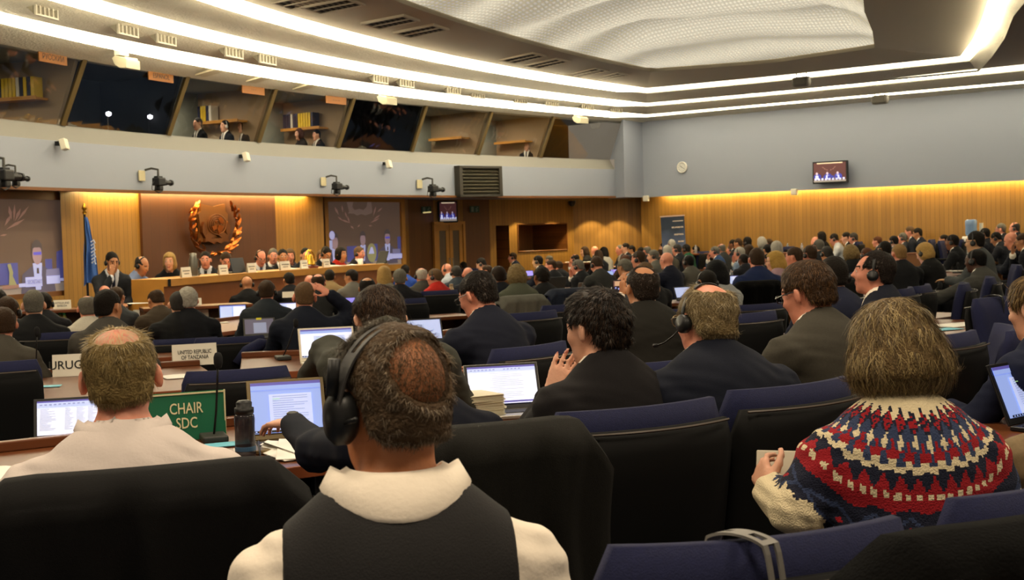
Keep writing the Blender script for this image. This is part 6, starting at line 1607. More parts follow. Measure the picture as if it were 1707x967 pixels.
# ---- headset and glasses, in head coordinates
def headset_mesh(mic=True, w=.020, grey=False):
    mb = MB(); R0 = .100; n = 26
    for i in range(n):
        a0, a1 = math.pi * (i / n) * 1.0, math.pi * ((i + 1) / n)
        if i in (0, n - 1): pass
        q = []
        for a, wd_ in ((a0, 0), (a1, 0)):
            ww = w * (.55 + .45 * math.sin(a))
            x, z = R0 * .93 * math.cos(a), -.005 + (R0 + .022) * math.sin(a)
            for rr in (0, .004):
                sc = 1 + rr / R0
                q += [(x * sc, -.012 - ww / 2, z * sc), (x * sc, -.012 + ww / 2, z * sc)]
        mb.add(q, [(0, 1, 5, 4), (2, 6, 7, 3), (0, 4, 6, 2), (1, 3, 7, 5)])
    band_ = mb
    cups = []
    for sx in (-1, 1):
        c = MB().lathe([(.0, -.008), (.026, -.010), (.031, -.004), (.031, .012), (.024, .020), (0, .022)], (0, 0, 0), 18, axis='x'); cups.append((sx, c))
    micb = MB().tube([(0, .0, -.01), (.002, .04, -.03), (-.008, .075, -.05), (-.02, .10, -.058)], .0028, 6).lathe([(0, -.012), (.006, -.008), (.006, .008), (0, .012)], (-.022, .103, -.058), 8, axis='x')
    return band_, cups, micb
HB, HCUP, HMIC = headset_mesh()
HSM = mat('headset_black', '121213', .45)
HBm = HB.mesh('headset', HSM, True); HCm = HCUP[0][1].mesh('ear_cup', HSM, True); HMm = HMIC.mesh('boom_mic', HSM, True)
def add_headset(parent, T, mic=True, cups=(-1, 1), yaw=0., tilt=0., data=None):
    b = link('headset', data or HBm, parent); b.matrix_local = Matrix(T.tolist()) @ Matrix.Rotation(tilt, 4, 'X')
    for sx in cups:
        c = link('ear_cup', HCm, b, (sx * .083, -.008, -.012)); c.scale = (sx, 1, 1)
    if mic: c = link('boom_mic', HMm, b, (-.098, -.0, -.02))
    return b
GLm = mat('glasses_frame', '141416', .3); GLl = mat('glasses_lens', 'cfd6e6', .05, alpha=.18)
def glasses_mesh(r_=.0022, round_=False):
    mb = MB()
    for sx in (-1, 1):
        pts = [(sx * .033 + .023 * math.copysign(abs(math.cos(a)) ** (1 if round_ else .55), math.cos(a)), .116 - .012 * abs(sx * .033 + .023 * math.cos(a)) / .056, .008 + (.020 if round_ else .015) * math.copysign(abs(math.sin(a)) ** (1 if round_ else .6), math.sin(a))) for a in np.linspace(0, 2 * math.pi, 21)]
        mb.tube(pts, r_, 5, cap=False); mb.tube([(sx * .056, .108, .014), (sx * .078, .06, .014), (sx * .086, -.005, .012), (sx * .087, -.025, -.002)], r_, 5)
    mb.tube([(-.011, .118, .012), (0, .121, .015), (.011, .118, .012)], r_, 5)
    return mb.mesh('glasses', GLm)
GLs = glasses_mesh(); GLw = glasses_mesh(.0014, True)
def add_glasses(parent, T, m=None, data=None):
    o = link('glasses', data or GLs, parent); o.matrix_local = Matrix(T.tolist()); recolor(o, {0: m} if m else {}); return o
def recolor(o, d):
    for i, m in d.items():
        if m is None: continue
        o.material_slots[i].link = 'OBJECT'; o.material_slots[i].material = m

# ---- templates
TPL = {}
def template(name, top='suit', female=False, **kw):
    p = body_pose(female=female, sw=.172 if female else .19, **kw)
    if top == 'suit': ms = make_person_meshes(name, p, .0115, 'suit')
    else: ms = make_person_meshes(name, p, .0115, top, collar=(top == 'shirt'))
    TPL[name] = (p, ms)
HW = lambda yaw: math.sqrt((.168 * math.cos(yaw)) ** 2 + (.207 * math.sin(yaw)) ** 2)
def cloth(c, rough=.85, kind='suit'):
    k_ = .62 if kind == 'suit' else 1.
    return mat('%s_cloth_%s' % (kind, c), tuple(x * k_ for x in lin(c)), rough, noise=.18, nscale=120, bump=.12, bscale=400, spec=.25)
PEOPLE = []
def instance(tp, root, skin_k='fair', hair=None, hcol='3a2c20', topc='1b1b20', shirt='e9e3d6', tie=None, headset=0, glasses=0, trousers=None):
    p, ms = TPL[tp]; T = p['H']
    b = link('body', ms['body'], root); recolor(b, {0: skin(skin_k), 4: hair_mat(hcol) if hair else None})
    t = link(ms['top'].name.split('.')[0], ms['top'], root); recolor(t, {0: cloth(topc), 1: cloth(shirt, kind='shirt'), 2: cloth(tie or '23232e', .6, 'tie')})
    if 'collar' in ms: c = link('collar', ms['collar'], root); recolor(c, {0: cloth(shirt, kind='shirt') if ms['top'].name.startswith('jacket') else cloth(topc)})
    if 'trousers' in ms: c = link('trousers', ms['trousers'], root); recolor(c, {0: cloth(trousers or '15151a')})
    for k in 'lr': link('shoe', ms['shoe' + k], root)
    if hair and hair != 'bald': o = link('hair', hair_shared(hair), root); o.matrix_local = Matrix(T.tolist()); recolor(o, {0: hair_mat(hcol)})
    if headset: add_headset(root, T, mic=headset > 1)
    if glasses: add_glasses(root, T, None, GLs if glasses == 1 else GLw)
def place_person(px, py, w, yaw, tp, label, Y=None, sx=1., floor=None, group='delegates in the hall', cat='person', **kw):
    """px, py: top of the head; w: head width in px; yaw: degrees turned left from facing away"""
    p, ms = TPL[tp]; top = p['H'] @ np.array([0, -.015, .122, 1]); hy = math.radians(yaw)
    bear = math.atan2(ray(px, py).x, ray(px, py).y)
    hyaw = math.atan2(-p['H'][0, 1], p['H'][1, 1])
    Z = Y or HW(hy + hyaw) * F / w
    q = at_y(px, py, Z)
    if floor is None:
        while (ROOM_LIMIT(q) < .55 or (group == 'delegates in the hall' and q.y > 12 and pod_front(q) < .45)) and Z > 3: Z -= .1; q = at_y(px, py, Z)
    th = hy - bear
    R = Matrix.Rotation(th, 3, 'Z'); off = R @ Vector((top[0] * sx, top[1] * sx, 0))
    x, y = q.x - off.x, q.y - off.y; z0 = fz(x, y) if floor is None else floor
    sz = (q.z - z0) / top[2]
    r = thing('person', label, cat, (x, y, z0), th, group, (sx, sx, sz)); instance(tp, r, **kw); PEOPLE.append((r, sz, Z))
    return r
# ================================================================ templates
template('sd', arms='desk', lean=.13, head=(0, .10, 0))
template('sl', arms='desk', lean=.12, head=(.55, .08, 0))
template('sr', arms='desk', lean=.12, head=(-.5, .08, 0))
template('sdn', arms='desk', lean=.16, head=(0, .50, 0))
template('slap', arms='lap', lean=.02, head=(0, .0, 0))
template('schin', arms=('lap', 'chin'), lean=.14, head=(.1, .22, 0))
template('scr', arms=('desk', 'scratch'), lean=.12, head=(.1, .1, .05))
template('sreach', arms='reach', lean=.15, head=(0, .12, 0))
template('sfold', arms='fold', lean=.17, head=(0, .18, 0), fat=1.08)
template('hd', top='shirt', arms='desk', lean=.12, head=(0, .12, 0))
template('hdn', top='shirt', arms='desk', lean=.16, head=(0, .45, 0))
template('fd', top='sweater', female=True, arms='desk', lean=.12, head=(0, .1, 0), jaw=.9)
template('fl', top='sweater', female=True, arms='desk', lean=.10, head=(.5, .12, 0), jaw=.9)
template('fdn', top='sweater', female=True, arms='fold', lean=.15, head=(0, .4, 0), jaw=.9)
DK, BR, LB, BL, GR, WH, DG, RD = '1d1712', '3f2d1e', '6b5238', 'b08d52', '6f6a60', 'b9b2a4', '3b3733', '5a3420'
# px, py top, head width px, yaw, template, skin, hair, hair colour, top colour, headset, glasses, label
CROWD = [
 # ---- left block, seen from behind
 (-4, 482, 30, -5, 'sd', 'tan', 'short', DK, '15151a', 0, 0, 'dark-haired person cut by the picture edge, directly under the projected secretary'),
 (12, 494, 36, -12, 'sd', 'tan', 'short', BR, '1c1c22', 1, 0, 'brown-haired person wearing a headset band behind the grey suited shoulder'),
 (4, 512, 42, -25, 'sl', 'pink', 'short', BR, '5b564c', 0, 0, 'person in a grey suit with short brown hair, glowing tablet in front'),
 (72, 487, 27, 0, 'sd', 'tan', 'short', DK, '16161c', 1, 0, 'black-suited person mostly hidden behind the cropped grey head by the Antigua plate'),
 (55, 482, 36, 0, 'sd', 'fair', 'buzz', GR, '19191c', 0, 0, 'man in a black suit with cropped grey hair, below the projection of the secretary'),
 (145, 492, 32, 5, 'hd', 'pink', 'bald_top', GR, 'e4dccb', 0, 0, 'balding man in a white shirt beside the Netherlands plate'),
 (174, 475, 20, 0, 'sd', 'pink', 'bald', DK, '2a2a2c', 0, 0, 'bald pink crown showing above the black-haired man in grey'),
 (194, 478, 26, -20, 'sd', 'tan', 'short', BR, '3b3e42', 0, 1, 'brown-haired man in dark grey peeking past the black-haired man in grey'),
 (179, 482, 44, -8, 'sr', 'tan', 'short', DK, '56524b', 0, 0, 'man with smooth black hair in a grey suit in front of the pale-shirted bald man'),
 (256, 484, 28, 25, 'sdn', 'tan', 'fringe', BR, '4a3e30', 0, 0, 'bald man with a dark fringe leaning down in a brown jacket'),
 (312, 479, 32, 5, 'sd', 'pink', 'wavy', WH, '15161d', 0, 0, 'white-haired person in black beside the plate ending TONIA'),
 (297, 485, 32, 0, 'sd', 'fair', 'buzz', DG, '121215', 0, 0, 'man in black with cropped dark grey hair by the violet laptop'),
 (411, 460, 19, 10, 'sd', 'tan', 'bald', DK, '0f0f12', 1, 0, 'bald man in black with a headset facing the podium laptop'),
 (444, 467, 28, -5, 'sd', 'pink', 'short', BR, '2a3038', 1, 0, 'man with short brown hair in a slate suit behind the dim laptop'),
 (481, 454, 18, 20, 'sd', 'tan', 'short', DK, '14141a', 0, 0, 'small black-haired man in a black suit right below the podium plates'),
 (508, 469, 37, -3, 'scr', 'pink', 'buzz', LB, '171d2e', 0, 0, 'man in a navy suit scratching the side of his head'),
 (516, 458, 19, 5, 'sd', 'pink', 'bald', DK, '26262a', 0, 0, 'bald rosy head just behind the raised scratching hand'),
 (530, 456, 23, -5, 'sd', 'pink', 'crown', BR, '2b2b2c', 0, 0, 'balding brown-haired man in dark grey next to the raised hand'),
 (549, 449, 17, 0, 'sd', 'tan', 'short', DK, 'a3875c', 0, 0, 'dark-haired person in a beige jacket close under the podium'),
 (585, 449, 22, 25, 'sl', 'tan', 'short', DK, '77736c', 0, 1, 'dark-haired man in a light grey suit turning towards the podium end'),
 (597, 451, 15, 10, 'fd', 'fair', 'long', RD, '4a3a30', 0, 0, 'auburn-haired person mostly hidden by the light grey suit'),
 (612, 462, 27, -5, 'sd', 'tan', 'crown', DK, '1b1b1f', 0, 0, 'man with thinning dark hair above the big brown head of hair'),
 (640, 444, 21, 0, 'fd', 'fair', 'long', BL, '8a8372', 0, 0, 'blonde woman in a grey-beige jacket below the podium end'),
 (675, 442, 14, 0, 'fd', 'tan', 'wavy', DK, '2b4fae', 0, 0, 'dark curly-haired person in a bright blue top'),
 (666, 448, 23, 0, 'sd', 'tan', 'short', GR, '16161c', 0, 0, 'grey-haired man in black directly under the second screen frame'),
 (702, 446, 20, 15, 'sd', 'pink', 'fringe', WH, '4a4842', 1, 0, 'nearly bald white-haired man with a headset and grey jacket'),
 (723, 448, 24, 40, 'fl', 'pink', 'short', LB, 'c8281c', 1, 0, 'woman in a bright red jacket with brown hair and a headset'),
 (744, 439, 17, 60, 'hd', 'pink', 'bald', BR, 'c9d2de', 1, 0, 'bald man in a pale shirt with a headset, in profile by the doors'),
 (760, 443, 18, 20, 'sd', 'fair', 'short', DG, '3a434e', 1, 0, 'grey-haired man in a blue-grey jacket beside the bald profile man'),
 (772, 436, 12, 30, 'sd', 'brown', 'buzz', DK, '1d1f2b', 1, 0, 'small brown-skinned cropped head with headset near the doors'),
 (780, 445, 19, 5, 'sd', 'pink', 'bald', BR, '20202a', 0, 0, 'bald pinkish crown above the black hair of the man with glasses'),
 (798, 431, 17, 75, 'sdn', 'fair', 'short', DK, '1a2034', 1, 0, 'dark-haired man looking down in profile beneath the stage-side exit sign'),
 (811, 442, 19, 45, 'sl', 'pink', 'short', BR, '17191f', 0, 0, 'brown-haired man in black seen past the bald man in navy'),
 (830, 443, 26, 25, 'sd', 'brown', 'buzz', '2a1d15', '161a26', 1, 0, 'shaven brown-skinned man with a headset in a broad navy suit'),
 (860, 441, 26, 20, 'fd', 'fair', 'curly', '86704a', '5e6150', 1, 0, 'woman with curly fair hair and a headset in a grey-green top'),
 (854, 421, 13, 85, 'sd', 'pink', 'short', BR, '1b2740', 1, 0, 'man in a navy suit sitting upright in profile before the stage door'),
 (896, 426, 17, 70, 'sd', 'asian', 'short', DK, '181c2c', 1, 0, 'black-haired man with a headset beneath the oak stage opening'),
 (902, 445, 26, 30, 'sd', 'brown', 'wavy', DK, '1c1c1e', 0, 1, 'broad man with wavy black hair in a dark suit behind the draped grey coat'),
 (915, 426, 13, 60, 'sd', 'fair', 'short', GR, '22242c', 0, 0, 'grey head peeking behind the brown-haired men under the oak opening'),
 (918, 433, 19, 55, 'sl', 'pink', 'short', BR, '17181d', 0, 0, 'brown-haired man in black with a white collar, past the wavy black hair'),
 (931, 435, 14, 30, 'sd', 'pink', 'short', BR, '1a1a1e', 0, 0, 'short brown-haired man in black just beyond the white-collared one'),
 (957, 424, 15, 60, 'schin', 'pink', 'bald_top', DK, '1b1d26', 1, 0, 'balding pink-faced man with a headset resting on his hand'),
 (961, 433, 21, 60, 'schin', 'pink', 'short', GR, '1b1c1f', 1, 0, 'grey-haired man with a headset, hand at his cheek, in a dark suit'),
 (974, 411, 12, 75, 'fl', 'fair', 'long', BR, '131316', 0, 0, 'woman with long dark hair in black, by the white far papers'),
 (991, 429, 21, 35, 'sdn', 'pink', 'short', BR, '3a3a38', 1, 0, 'brown-haired man with a headset in a dark grey suit before the silver lids'),
 (991, 410, 10, 50, 'sd', 'pink', 'bald', BR, '1c1d22', 0, 0, 'far bald head between two long-haired women'),
 (997, 417, 13, 40, 'fd', 'fair', 'long', BR, '1c1c20', 0, 0, 'woman with long brown hair just behind the dark grey headset man'),
 (1006, 412, 13, 50, 'fd', 'fair', 'long', DK, 'c9c3b4', 0, 0, 'dark long-haired woman in a white top near the oak corner'),
 (1033, 408, 11, 110, 'sd', 'pink', 'buzz', GR, '20222a', 0, 0, 'far delegate facing the camera in white shirt front, by the small poster'),
 (1042, 405, 11, 100, 'sd', 'fair', 'short', DK, '22242e', 0, 0, 'far dark-haired delegate sitting beside the white-shirted one'),
 (1052, 409, 11, 95, 'sd', 'tan', 'short', DK, '191b22', 0, 0, 'far dark-haired delegate leaning in, third along the corner bench'),
 (1042, 425, 15, 20, 'fd', 'fair', 'long', RD, '4c3a2c', 0, 0, 'auburn head partly hidden by the grey-haired man with glasses'),
 (1040, 432, 23, 50, 'hd', 'tan', 'wavy', GR, 'd5dce0', 0, 1, 'man with wavy grey hair and glasses in a white shirt'),
 (1064, 418, 23, 65, 'sd', 'pink', 'short', BR, '1d1e24', 1, 0, 'brown-haired man with a headset in a dark suit, profile over the white shirt'),
 (1068, 412, 10, 40, 'sd', 'fair', 'short', DK, '1b1b20', 0, 0, 'tiny dark head above the profile headset man'),
 (1078, 410, 13, 40, 'sd', 'pink', 'bald_top', GR, '24252c', 0, 0, 'far balding grey head next to the grey-haired woman'),
 (1088, 417, 18, 65, 'fl', 'fair', 'wavy', GR, '6e6c64', 1, 0, 'grey-haired woman in a grey jacket looking aside, headset on'),
 (1101, 415, 12, 40, 'sd', 'pink', 'short', BR, '1c1d22', 0, 0, 'brown head just above the bald man in navy'),
 (1111, 420, 23, 50, 'sd', 'pink', 'bald', LB, '191d30', 0, 1, 'bald man with glasses in a navy suit looking at a lit laptop'),
 (1106, 404, 10, 80, 'sd', 'fair', 'short', DK, '20222a', 0, 0, 'far dark-haired profile at the foot of the banner'),
 (1119, 399, 13, 40, 'sd', 'pink', 'short', WH, '33353c', 1, 0, 'white-haired head with a headset against the blue banner'),
 (1112, 409, 14, 30, 'fd', 'fair', 'bob', WH, '5c574a', 0, 0, 'pale blond grey bob below the white-haired banner head'),
 (1128, 407, 15, 70, 'sd', 'pink', 'short', DG, '1a1b21', 1, 0, 'dark grey-haired man with a headset in a suit by the banner'),
 (1143, 407, 14, 60, 'fd', 'brown', 'short', DK, '1f5a3c', 1, 0, 'person in a green top with black hair and a headset by the banner edge'),
 (1159, 410, 13, 75, 'sd', 'fair', 'short', DK, '15161b', 1, 0, 'black-haired man in profile sitting free of the crowd by the oak wall'),
 (1147, 425, 20, 45, 'sd', 'dark', 'buzz', '120d0a', '605d55', 1, 0, 'dark-skinned man with a headset in a light grey suit'),
 (1074, 437, 30, 30, 'sd', 'pink', 'short', LB, '1d1d20', 0, 0, 'light brown head with dark shoulders just past the phone holder'),
 (1178, 450, 33, 25, 'sd', 'tan', 'buzz', DK, '24283a', 1, 0, 'man with cropped dark hair and a thin hair-band headset'),
 (1193, 434, 34, 40, 'fd', 'brown', 'hijab', '0c0c0e', 'b9bbba', 0, 0, 'woman in a black headscarf with a white and black wrap'),
 (1190, 411, 16, 80, 'schin', 'pink', 'short', GR, '33507e', 1, 0, 'grey-haired man with a headset in a blue suit, hand on face'),
 (1202, 406, 14, 50, 'sd', 'pink', 'fringe', GR, '3a3a38', 1, 0, 'bald far head beside the grey-haired man in blue'),
 (1218, 408, 13, 80, 'sd', 'pink', 'short', GR, '2c3038', 1, 0, 'far grey-haired man in profile, headset on, second from the bald one'),
 (1231, 412, 18, 60, 'schin', 'pink', 'short', WH, '8fa3bd', 1, 0, 'silver-haired man in pale blue with headset, hand at chin'),
 (1221, 399, 11, 70, 'sd', 'brown', 'short', DK, '1c1c20', 0, 0, 'far brown-skinned delegate by the oak boards, dark hair'),
 (1230, 397, 10, 70, 'sd', 'tan', 'short', BR, '26262a', 0, 0, 'far brown-haired delegate next to the brown-skinned one at the oak boards'),
 (1245, 395, 14, 60, 'fd', 'dark', 'wavy', DK, '1d1d22', 1, 0, 'far delegate with full black hair and a headset at the oak boards'),
 (1239, 423, 18, 40, 'sd', 'dark', 'buzz', DK, '1f2028', 0, 0, 'dark-skinned head close behind the broad blue suit'),
 (1261, 413, 27, 12, 'sd', 'pink', 'short', BR, '1c2b57', 0, 0, 'broad man in a bright blue suit with short brown hair'),
 (1248, 408, 15, 30, 'fd', 'fair', 'bob', BR, '3a322c', 0, 0, 'brown-haired head just behind the broad blue suit crown'),
 (1269, 395, 14, 50, 'fd', 'pink', 'curly', WH, '5a5850', 1, 0, 'white curly-haired delegate by the oak wall'),
 (1281, 398, 11, 60, 'sd', 'tan', 'short', BR, '27272c', 0, 0, 'brown head right beside the white curly hair'),
 (1279, 407, 15, 30, 'sd', 'tan', 'short', DK, '18191f', 0, 0, 'black-haired head behind the blonde woman in pink'),
 (1294, 402, 18, 30, 'fd', 'fair', 'bob', WH, '3a3d44', 0, 0, 'round silver-haired head above the blonde woman in pink'),
 (1291, 419, 29, 55, 'fl', 'fair', 'long', 'c29a4e', 'b794a0', 0, 1, 'blonde woman with glasses in a dusty pink top'),
 (1323, 412, 28, 70, 'hd', 'pink', 'short', BR, 'bfc0bb', 0, 0, 'brown-haired man in a pale grey shirt looking across'),
 (1349, 409, 24, 45, 'sd', 'pink', 'short', BR, '17181c', 1, 0, 'brown-haired man in a black suit with a headset and white collar'),
 (1364, 399, 18, 40, 'sd', 'fair', 'short', GR, '2d2f33', 1, 0, 'grey-haired head beyond the black suit with white collar'),
 (1359, 394, 9, 60, 'sd', 'pink', 'bald', GR, '27292e', 0, 0, 'tiny bald far head beside the woman in black standing tallest'),
 (1369, 386, 12, 60, 'fd', 'tan', 'bob', DK, '17171b', 0, 0, 'black-haired far delegate sitting taller than those around, near white shirt and tie'),
 (1387, 390, 12, 85, 'hdn', 'pink', 'short', DK, 'e6e6e4', 1, 0, 'man in a white shirt and dark tie reading by the oak wall'),
 (1358, 407, 15, 30, 'fd', 'tan', 'bob', DK, '1b1b20', 0, 0, 'dark head between the headset heads beneath the white shirt reader'),
 (1378, 410, 20, 30, 'sd', 'tan', 'buzz', DG, '1e1f24', 1, 0, 'dark cropped head with a thick headset band below the white shirt reader'),
 (1409, 387, 11, 85, 'schin', 'fair', 'short', DK, '15161a', 0, 0, 'far dark-haired man with a hand to his mouth by the oak wall'),
 (1421, 388, 12, 80, 'schin', 'pink', 'short', DG, '131419', 1, 0, 'far man in black with headset, next to the hand-to-mouth man'),
 (1417, 408, 22, 40, 'fd', 'fair', 'curly', '8a734a', '141417', 0, 0, 'woman with curly blond-brown hair in black'),
 (1444, 413, 20, 40, 'sd', 'pink', 'short', RD, '1d1d22', 1, 0, 'reddish-haired delegate in black behind the balding profile man'),
 (1474, 402, 22, 40, 'sd', 'tan', 'short', DK, '1f3050', 1, 0, 'dark-haired delegate with a headset right behind the balding profile head'),
 (1462, 394, 12, 70, 'sd', 'pink', 'short', RD, '222228', 0, 0, 'far red-brown head in front of the oak boards, beyond the profile man'),
 (1489, 393, 16, 60, 'sd', 'fair', 'short', DK, '2b4a6a', 1, 0, 'black-haired person with a headset and blue lanyard'),
 (1498, 406, 26, 30, 'sd', 'pink', 'buzz', 'a07c4c', '17181c', 0, 0, 'cropped blond man in a black suit with white collar'),
 (1504, 388, 14, 80, 'sd', 'pink', 'short', GR, '34363a', 1, 0, 'grey-haired far man in profile with a headset and grey suit'),
 (1515, 377, 11, 85, 'schin', 'pink', 'short', LB, '2a2c34', 0, 0, 'far light brown-haired man tallest by the oak wall, beside one in navy'),
 (1528, 380, 14, 85, 'schin', 'tan', 'short', DK, '141a2c', 0, 0, 'far dark-haired man in navy with clasped hands by the oak wall'),
 (1537, 406, 27, 55, 'fdn', 'fair', 'bob', 'c09a58', '101013', 1, 0, 'blonde woman in black with a headset looking down'),
 (1573, 391, 14, 85, 'sd', 'tan', 'short', DK, '16203c', 0, 0, 'young dark-haired man in navy by the white-topped table'),
 (1587, 391, 21, 75, 'sd', 'brown', 'short', DK, '191a1f', 1, 0, 'dark-skinned man with a headset in black next to the young man in navy'),
 (1625, 385, 29, 70, 'sd', 'asian', 'short', DK, '55595a', 1, 1, 'black-haired man with glasses and headset in a grey suit below the water cooler'),
 (1626, 415, 34, 60, 'sreach', 'dark', 'buzz', '0e0b09', '4d4c48', 1, 0, 'dark-skinned man with a headset stretching out his grey sleeve'),
 (1641, 380, 17, 70, 'sd', 'tan', 'short', DK, '1d1e24', 1, 0, 'dark head with headset just beyond the grey-suited man with glasses'),
 (1656, 388, 18, 75, 'sdn', 'tan', 'short', DK, '2c2d33', 1, 1, 'dark-haired delegate looking down behind the white laptop lid'),
 (1668, 372, 13, 80, 'sd', 'pink', 'short', GR, '25262c', 0, 1, 'far grey-haired man with glasses near the panel door in the oak wall'),
 (1691, 370, 14, 80, 'sd', 'pink', 'fringe', DG, '1a1c26', 1, 0, 'far bald man with a headset under the panel door'),
 (1680, 388, 23, 75, 'sdn', 'pink', 'bald', BR, '171b28', 0, 0, 'bald man in navy reading behind the white laptop lid'),
 (1703, 389, 24, 75, 'schin', 'tan', 'short', BR, '1a1c24', 0, 1, 'brown-haired man with glasses, hand near mouth, at the picture edge'),
 (1389, 427, 47, 15, 'sd', 'fair', 'short', DK, '2b3048', 1, 0, 'black-haired man in a slate blue suit with a shiny hair band'),
]
for (px, py, w, yaw, tp, sk, hr, hc, tc, hs, gl, lab) in CROWD:
    place_person(px, py, w, yaw, tp, lab, skin_k=sk, hair=hr, hcol=hc, topc=tc, headset=hs, glasses=gl)
# interpreters seen through the booth glass
for px, py, z_, tp, hr, hc, tc, lab in ((330, 196, 1, 'slap', 'short', DK, '17171a', 'interpreter with dark hair in the third booth, no headphones'), (375, 200, 1, 'slap', 'short', DK, '15161c', 'interpreter wearing white headphones over dark hair'), (404, 201, 1, 'slap', 'bob', DK, '4a4440', 'interpreter in profile wearing white headphones, beside a desk mate with dark hair'),
                                    (498, 214, 1, 'fd', 'curly', RD, '2a2220', 'interpreter with brown curly hair below the yellow binders'), (528, 216, 1, 'slap', 'short', DK, '141417', 'interpreter in black below the shelf end past the yellow binders'), (878, 237, 1, 'slap', 'bald', DK, '14161c', 'bald interpreter in black in the last lit booth')):
    p, y = gal_hit(px, py, -.50, 3.4)
    place_person(px, py, 14, 120 if px != 878 else 160, tp, lab, Y=p.y, floor=2.415, skin_k='fair', hair=hr, hcol=hc, topc=tc, headset=0, group='interpreters in the booths', sx=.75)
    if px in (375, 404):
        r = PEOPLE[-1][0]; b = add_headset(r, TPL['slap'][0]['H'], mic=False)
        for o in [b] + list(b.children): recolor(o, {0: mat('headphone_white', 'd8d4cc', .5)})
# ---- podium speakers facing the hall
PZF = PZ
for px, py, w, yaw, tp, sk, hr, hc, tc, sh, tie, hs, gl, fem, lab, o_ in (
  (187, 420, 17, 195, 'schin', 'tan', 'short', DK, '2b2d33', 'c9ccd4', '1b2238', 1, 0, 0, 'heavy man in a dark suit with a lanyard, hand at his mouth, by the flag', 1.0),
  (240, 428, 15, 235, 'hdn', 'tan', 'fringe', DG, '8fa0c8', '8fa0c8', None, 1, 0, 0, 'balding man in a pale blue shirt looking aside at the podium corner', 1.0),
  (282, 421, 15, 170, 'fd', 'fair', 'long', BL, '121215', 'e9e3d6', None, 0, 0, 1, 'blonde woman in black behind the first podium plate', .9),
  (342, 419, 15, 175, 'sd', 'pink', 'short', DK, '1d1f24', 'd5d8de', '1a1a20', 0, 0, 0, 'man in a dark suit and tie under the middle of the emblem', .8),
  (377, 421, 15, 190, 'sdn', 'pink', 'short', BR, '2a222c', '2a222c', '2a222c', 0, 0, 0, 'brown-haired person in dark clothes looking down beside the podium laptop', .8),
  (436, 417, 15, 200, 'sdn', 'pink', 'fringe', BR, '1c1d20', 'dcdfe4', '3c4a6a', 1, 1, 0, 'balding man with glasses and headset writing at the podium', .8),
  (455, 414, 12, 185, 'sd', 'pink', 'short', GR, '1d2440', 'e0e0e0', '7b6a7a', 0, 0, 0, 'grey-haired man in navy set back behind the podium row', .25),
  (471, 415, 14, 190, 'sd', 'tan', 'short', DK, '15161a', 'e2e0dc', '7a2026', 0, 0, 0, 'dark-haired man with a red tie at the podium', .75),
  (483, 415, 11, 185, 'fd', 'pink', 'bob', LB, '4a4450', 'e9e3d6', None, 0, 0, 1, 'light-haired woman set back beside the man with the red tie', .25),
  (509, 413, 14, 195, 'sd', 'fair', 'short', DK, '262a30', 'dfe3ea', '22242c', 0, 1, 0, 'dark-haired man with glasses beside the golden bell', .8),
  (546, 412, 15, 215, 'sdn', 'tan', 'short', DK, '14161c', 'd8d8d8', '22242c', 1, 1, 0, 'dark-haired man bent over papers past the golden bell', .8),
  (536, 417, 10, 190, 'fd', 'pink', 'bob', LB, '3a3436', 'e9e3d6', None, 0, 0, 1, 'fair person hidden behind the bent dark-haired podium man', .25),
  (568, 412, 14, 235, 'fd', 'tan', 'bob', DK, 'd0301c', 'e0b8a0', None, 0, 0, 1, 'dark-haired woman in a bright red jacket at the podium', .8),
  (599, 411, 14, 235, 'sd', 'pink', 'short', LB, '14151c', 'd5d5dc', '8a5a70', 1, 0, 0, 'fair-haired man in black at the far end of the podium', .8)):
    y = gal_at(px, 1.2, PDO - o_ * 0 - (1.25 - o_ * .55)); pp = gal(y, PDO - (1.25 - o_ * .55))
    place_person(px, py, w, yaw, tp, lab, Y=pp.y, floor=PZ, group='speakers at the podium', skin_k=sk, hair=hr, hcol=hc, topc=tc, shirt=sh, tie=tie, headset=hs, glasses=gl)
# ================================================================ the larger figures
def hero_root(px, py, Z, yaw, p, label, sx=1., fl=None, sz=None):
    top = p['H'] @ np.array([0, -.015, .122, 1]); b_ = math.atan2(ray(px, py).x, ray(px, py).y); th = math.radians(yaw) - b_
    q = at_y(px, py, Z); off = Matrix.Rotation(th, 3, 'Z') @ Vector((top[0] * sx, top[1] * sx, 0)); x, y = q.x - off.x, q.y - off.y
    z0 = fz(x, y); s_ = (q.z - z0) / top[2]
    r = thing('person', label, 'person', (x, y, z0), th, 'delegates in the hall', (sx, sx, s_)); PEOPLE.append((r, s_, Z))
    Mw = Matrix.Translation((x, y, z0)) @ Matrix.Rotation(th, 4, 'Z') @ Matrix.Diagonal((sx, sx, s_, 1))
    return r, Mw
def set_arm(p, k, Mw, el=None, wr=None, d=None, n=None):
    Mi = Mw.inverted(); R = Mw.to_3x3().inverted()
    if el is not None: p['el' + k] = tuple(Mi @ Vector(el))
    if wr is not None: p['wr' + k] = tuple(Mi @ Vector(wr))
    if d is not None: p['hd' + k] = tuple(R @ Vector(d))
    if n is not None: p['hn' + k] = tuple(R @ Vector(n))
def dress(r, p, ms, skin_k, topm, shirtm, tiem=None, brow='3a2c20'):
    b = link('body', ms['body'], r); recolor(b, {0: skin(skin_k), 4: hair_mat(brow)})
    t = link(ms['top'].name.split('.')[0], ms['top'], r); recolor(t, {0: topm, 1: shirtm, 2: tiem or mat('tie_dark')})
    if 'collar' in ms: c = link('collar', ms['collar'], r); recolor(c, {0: shirtm})
    if 'trousers' in ms: link('trousers', ms['trousers'], r)
    for k in 'lr': link('shoe', ms['shoe' + k], r)
    return b, t
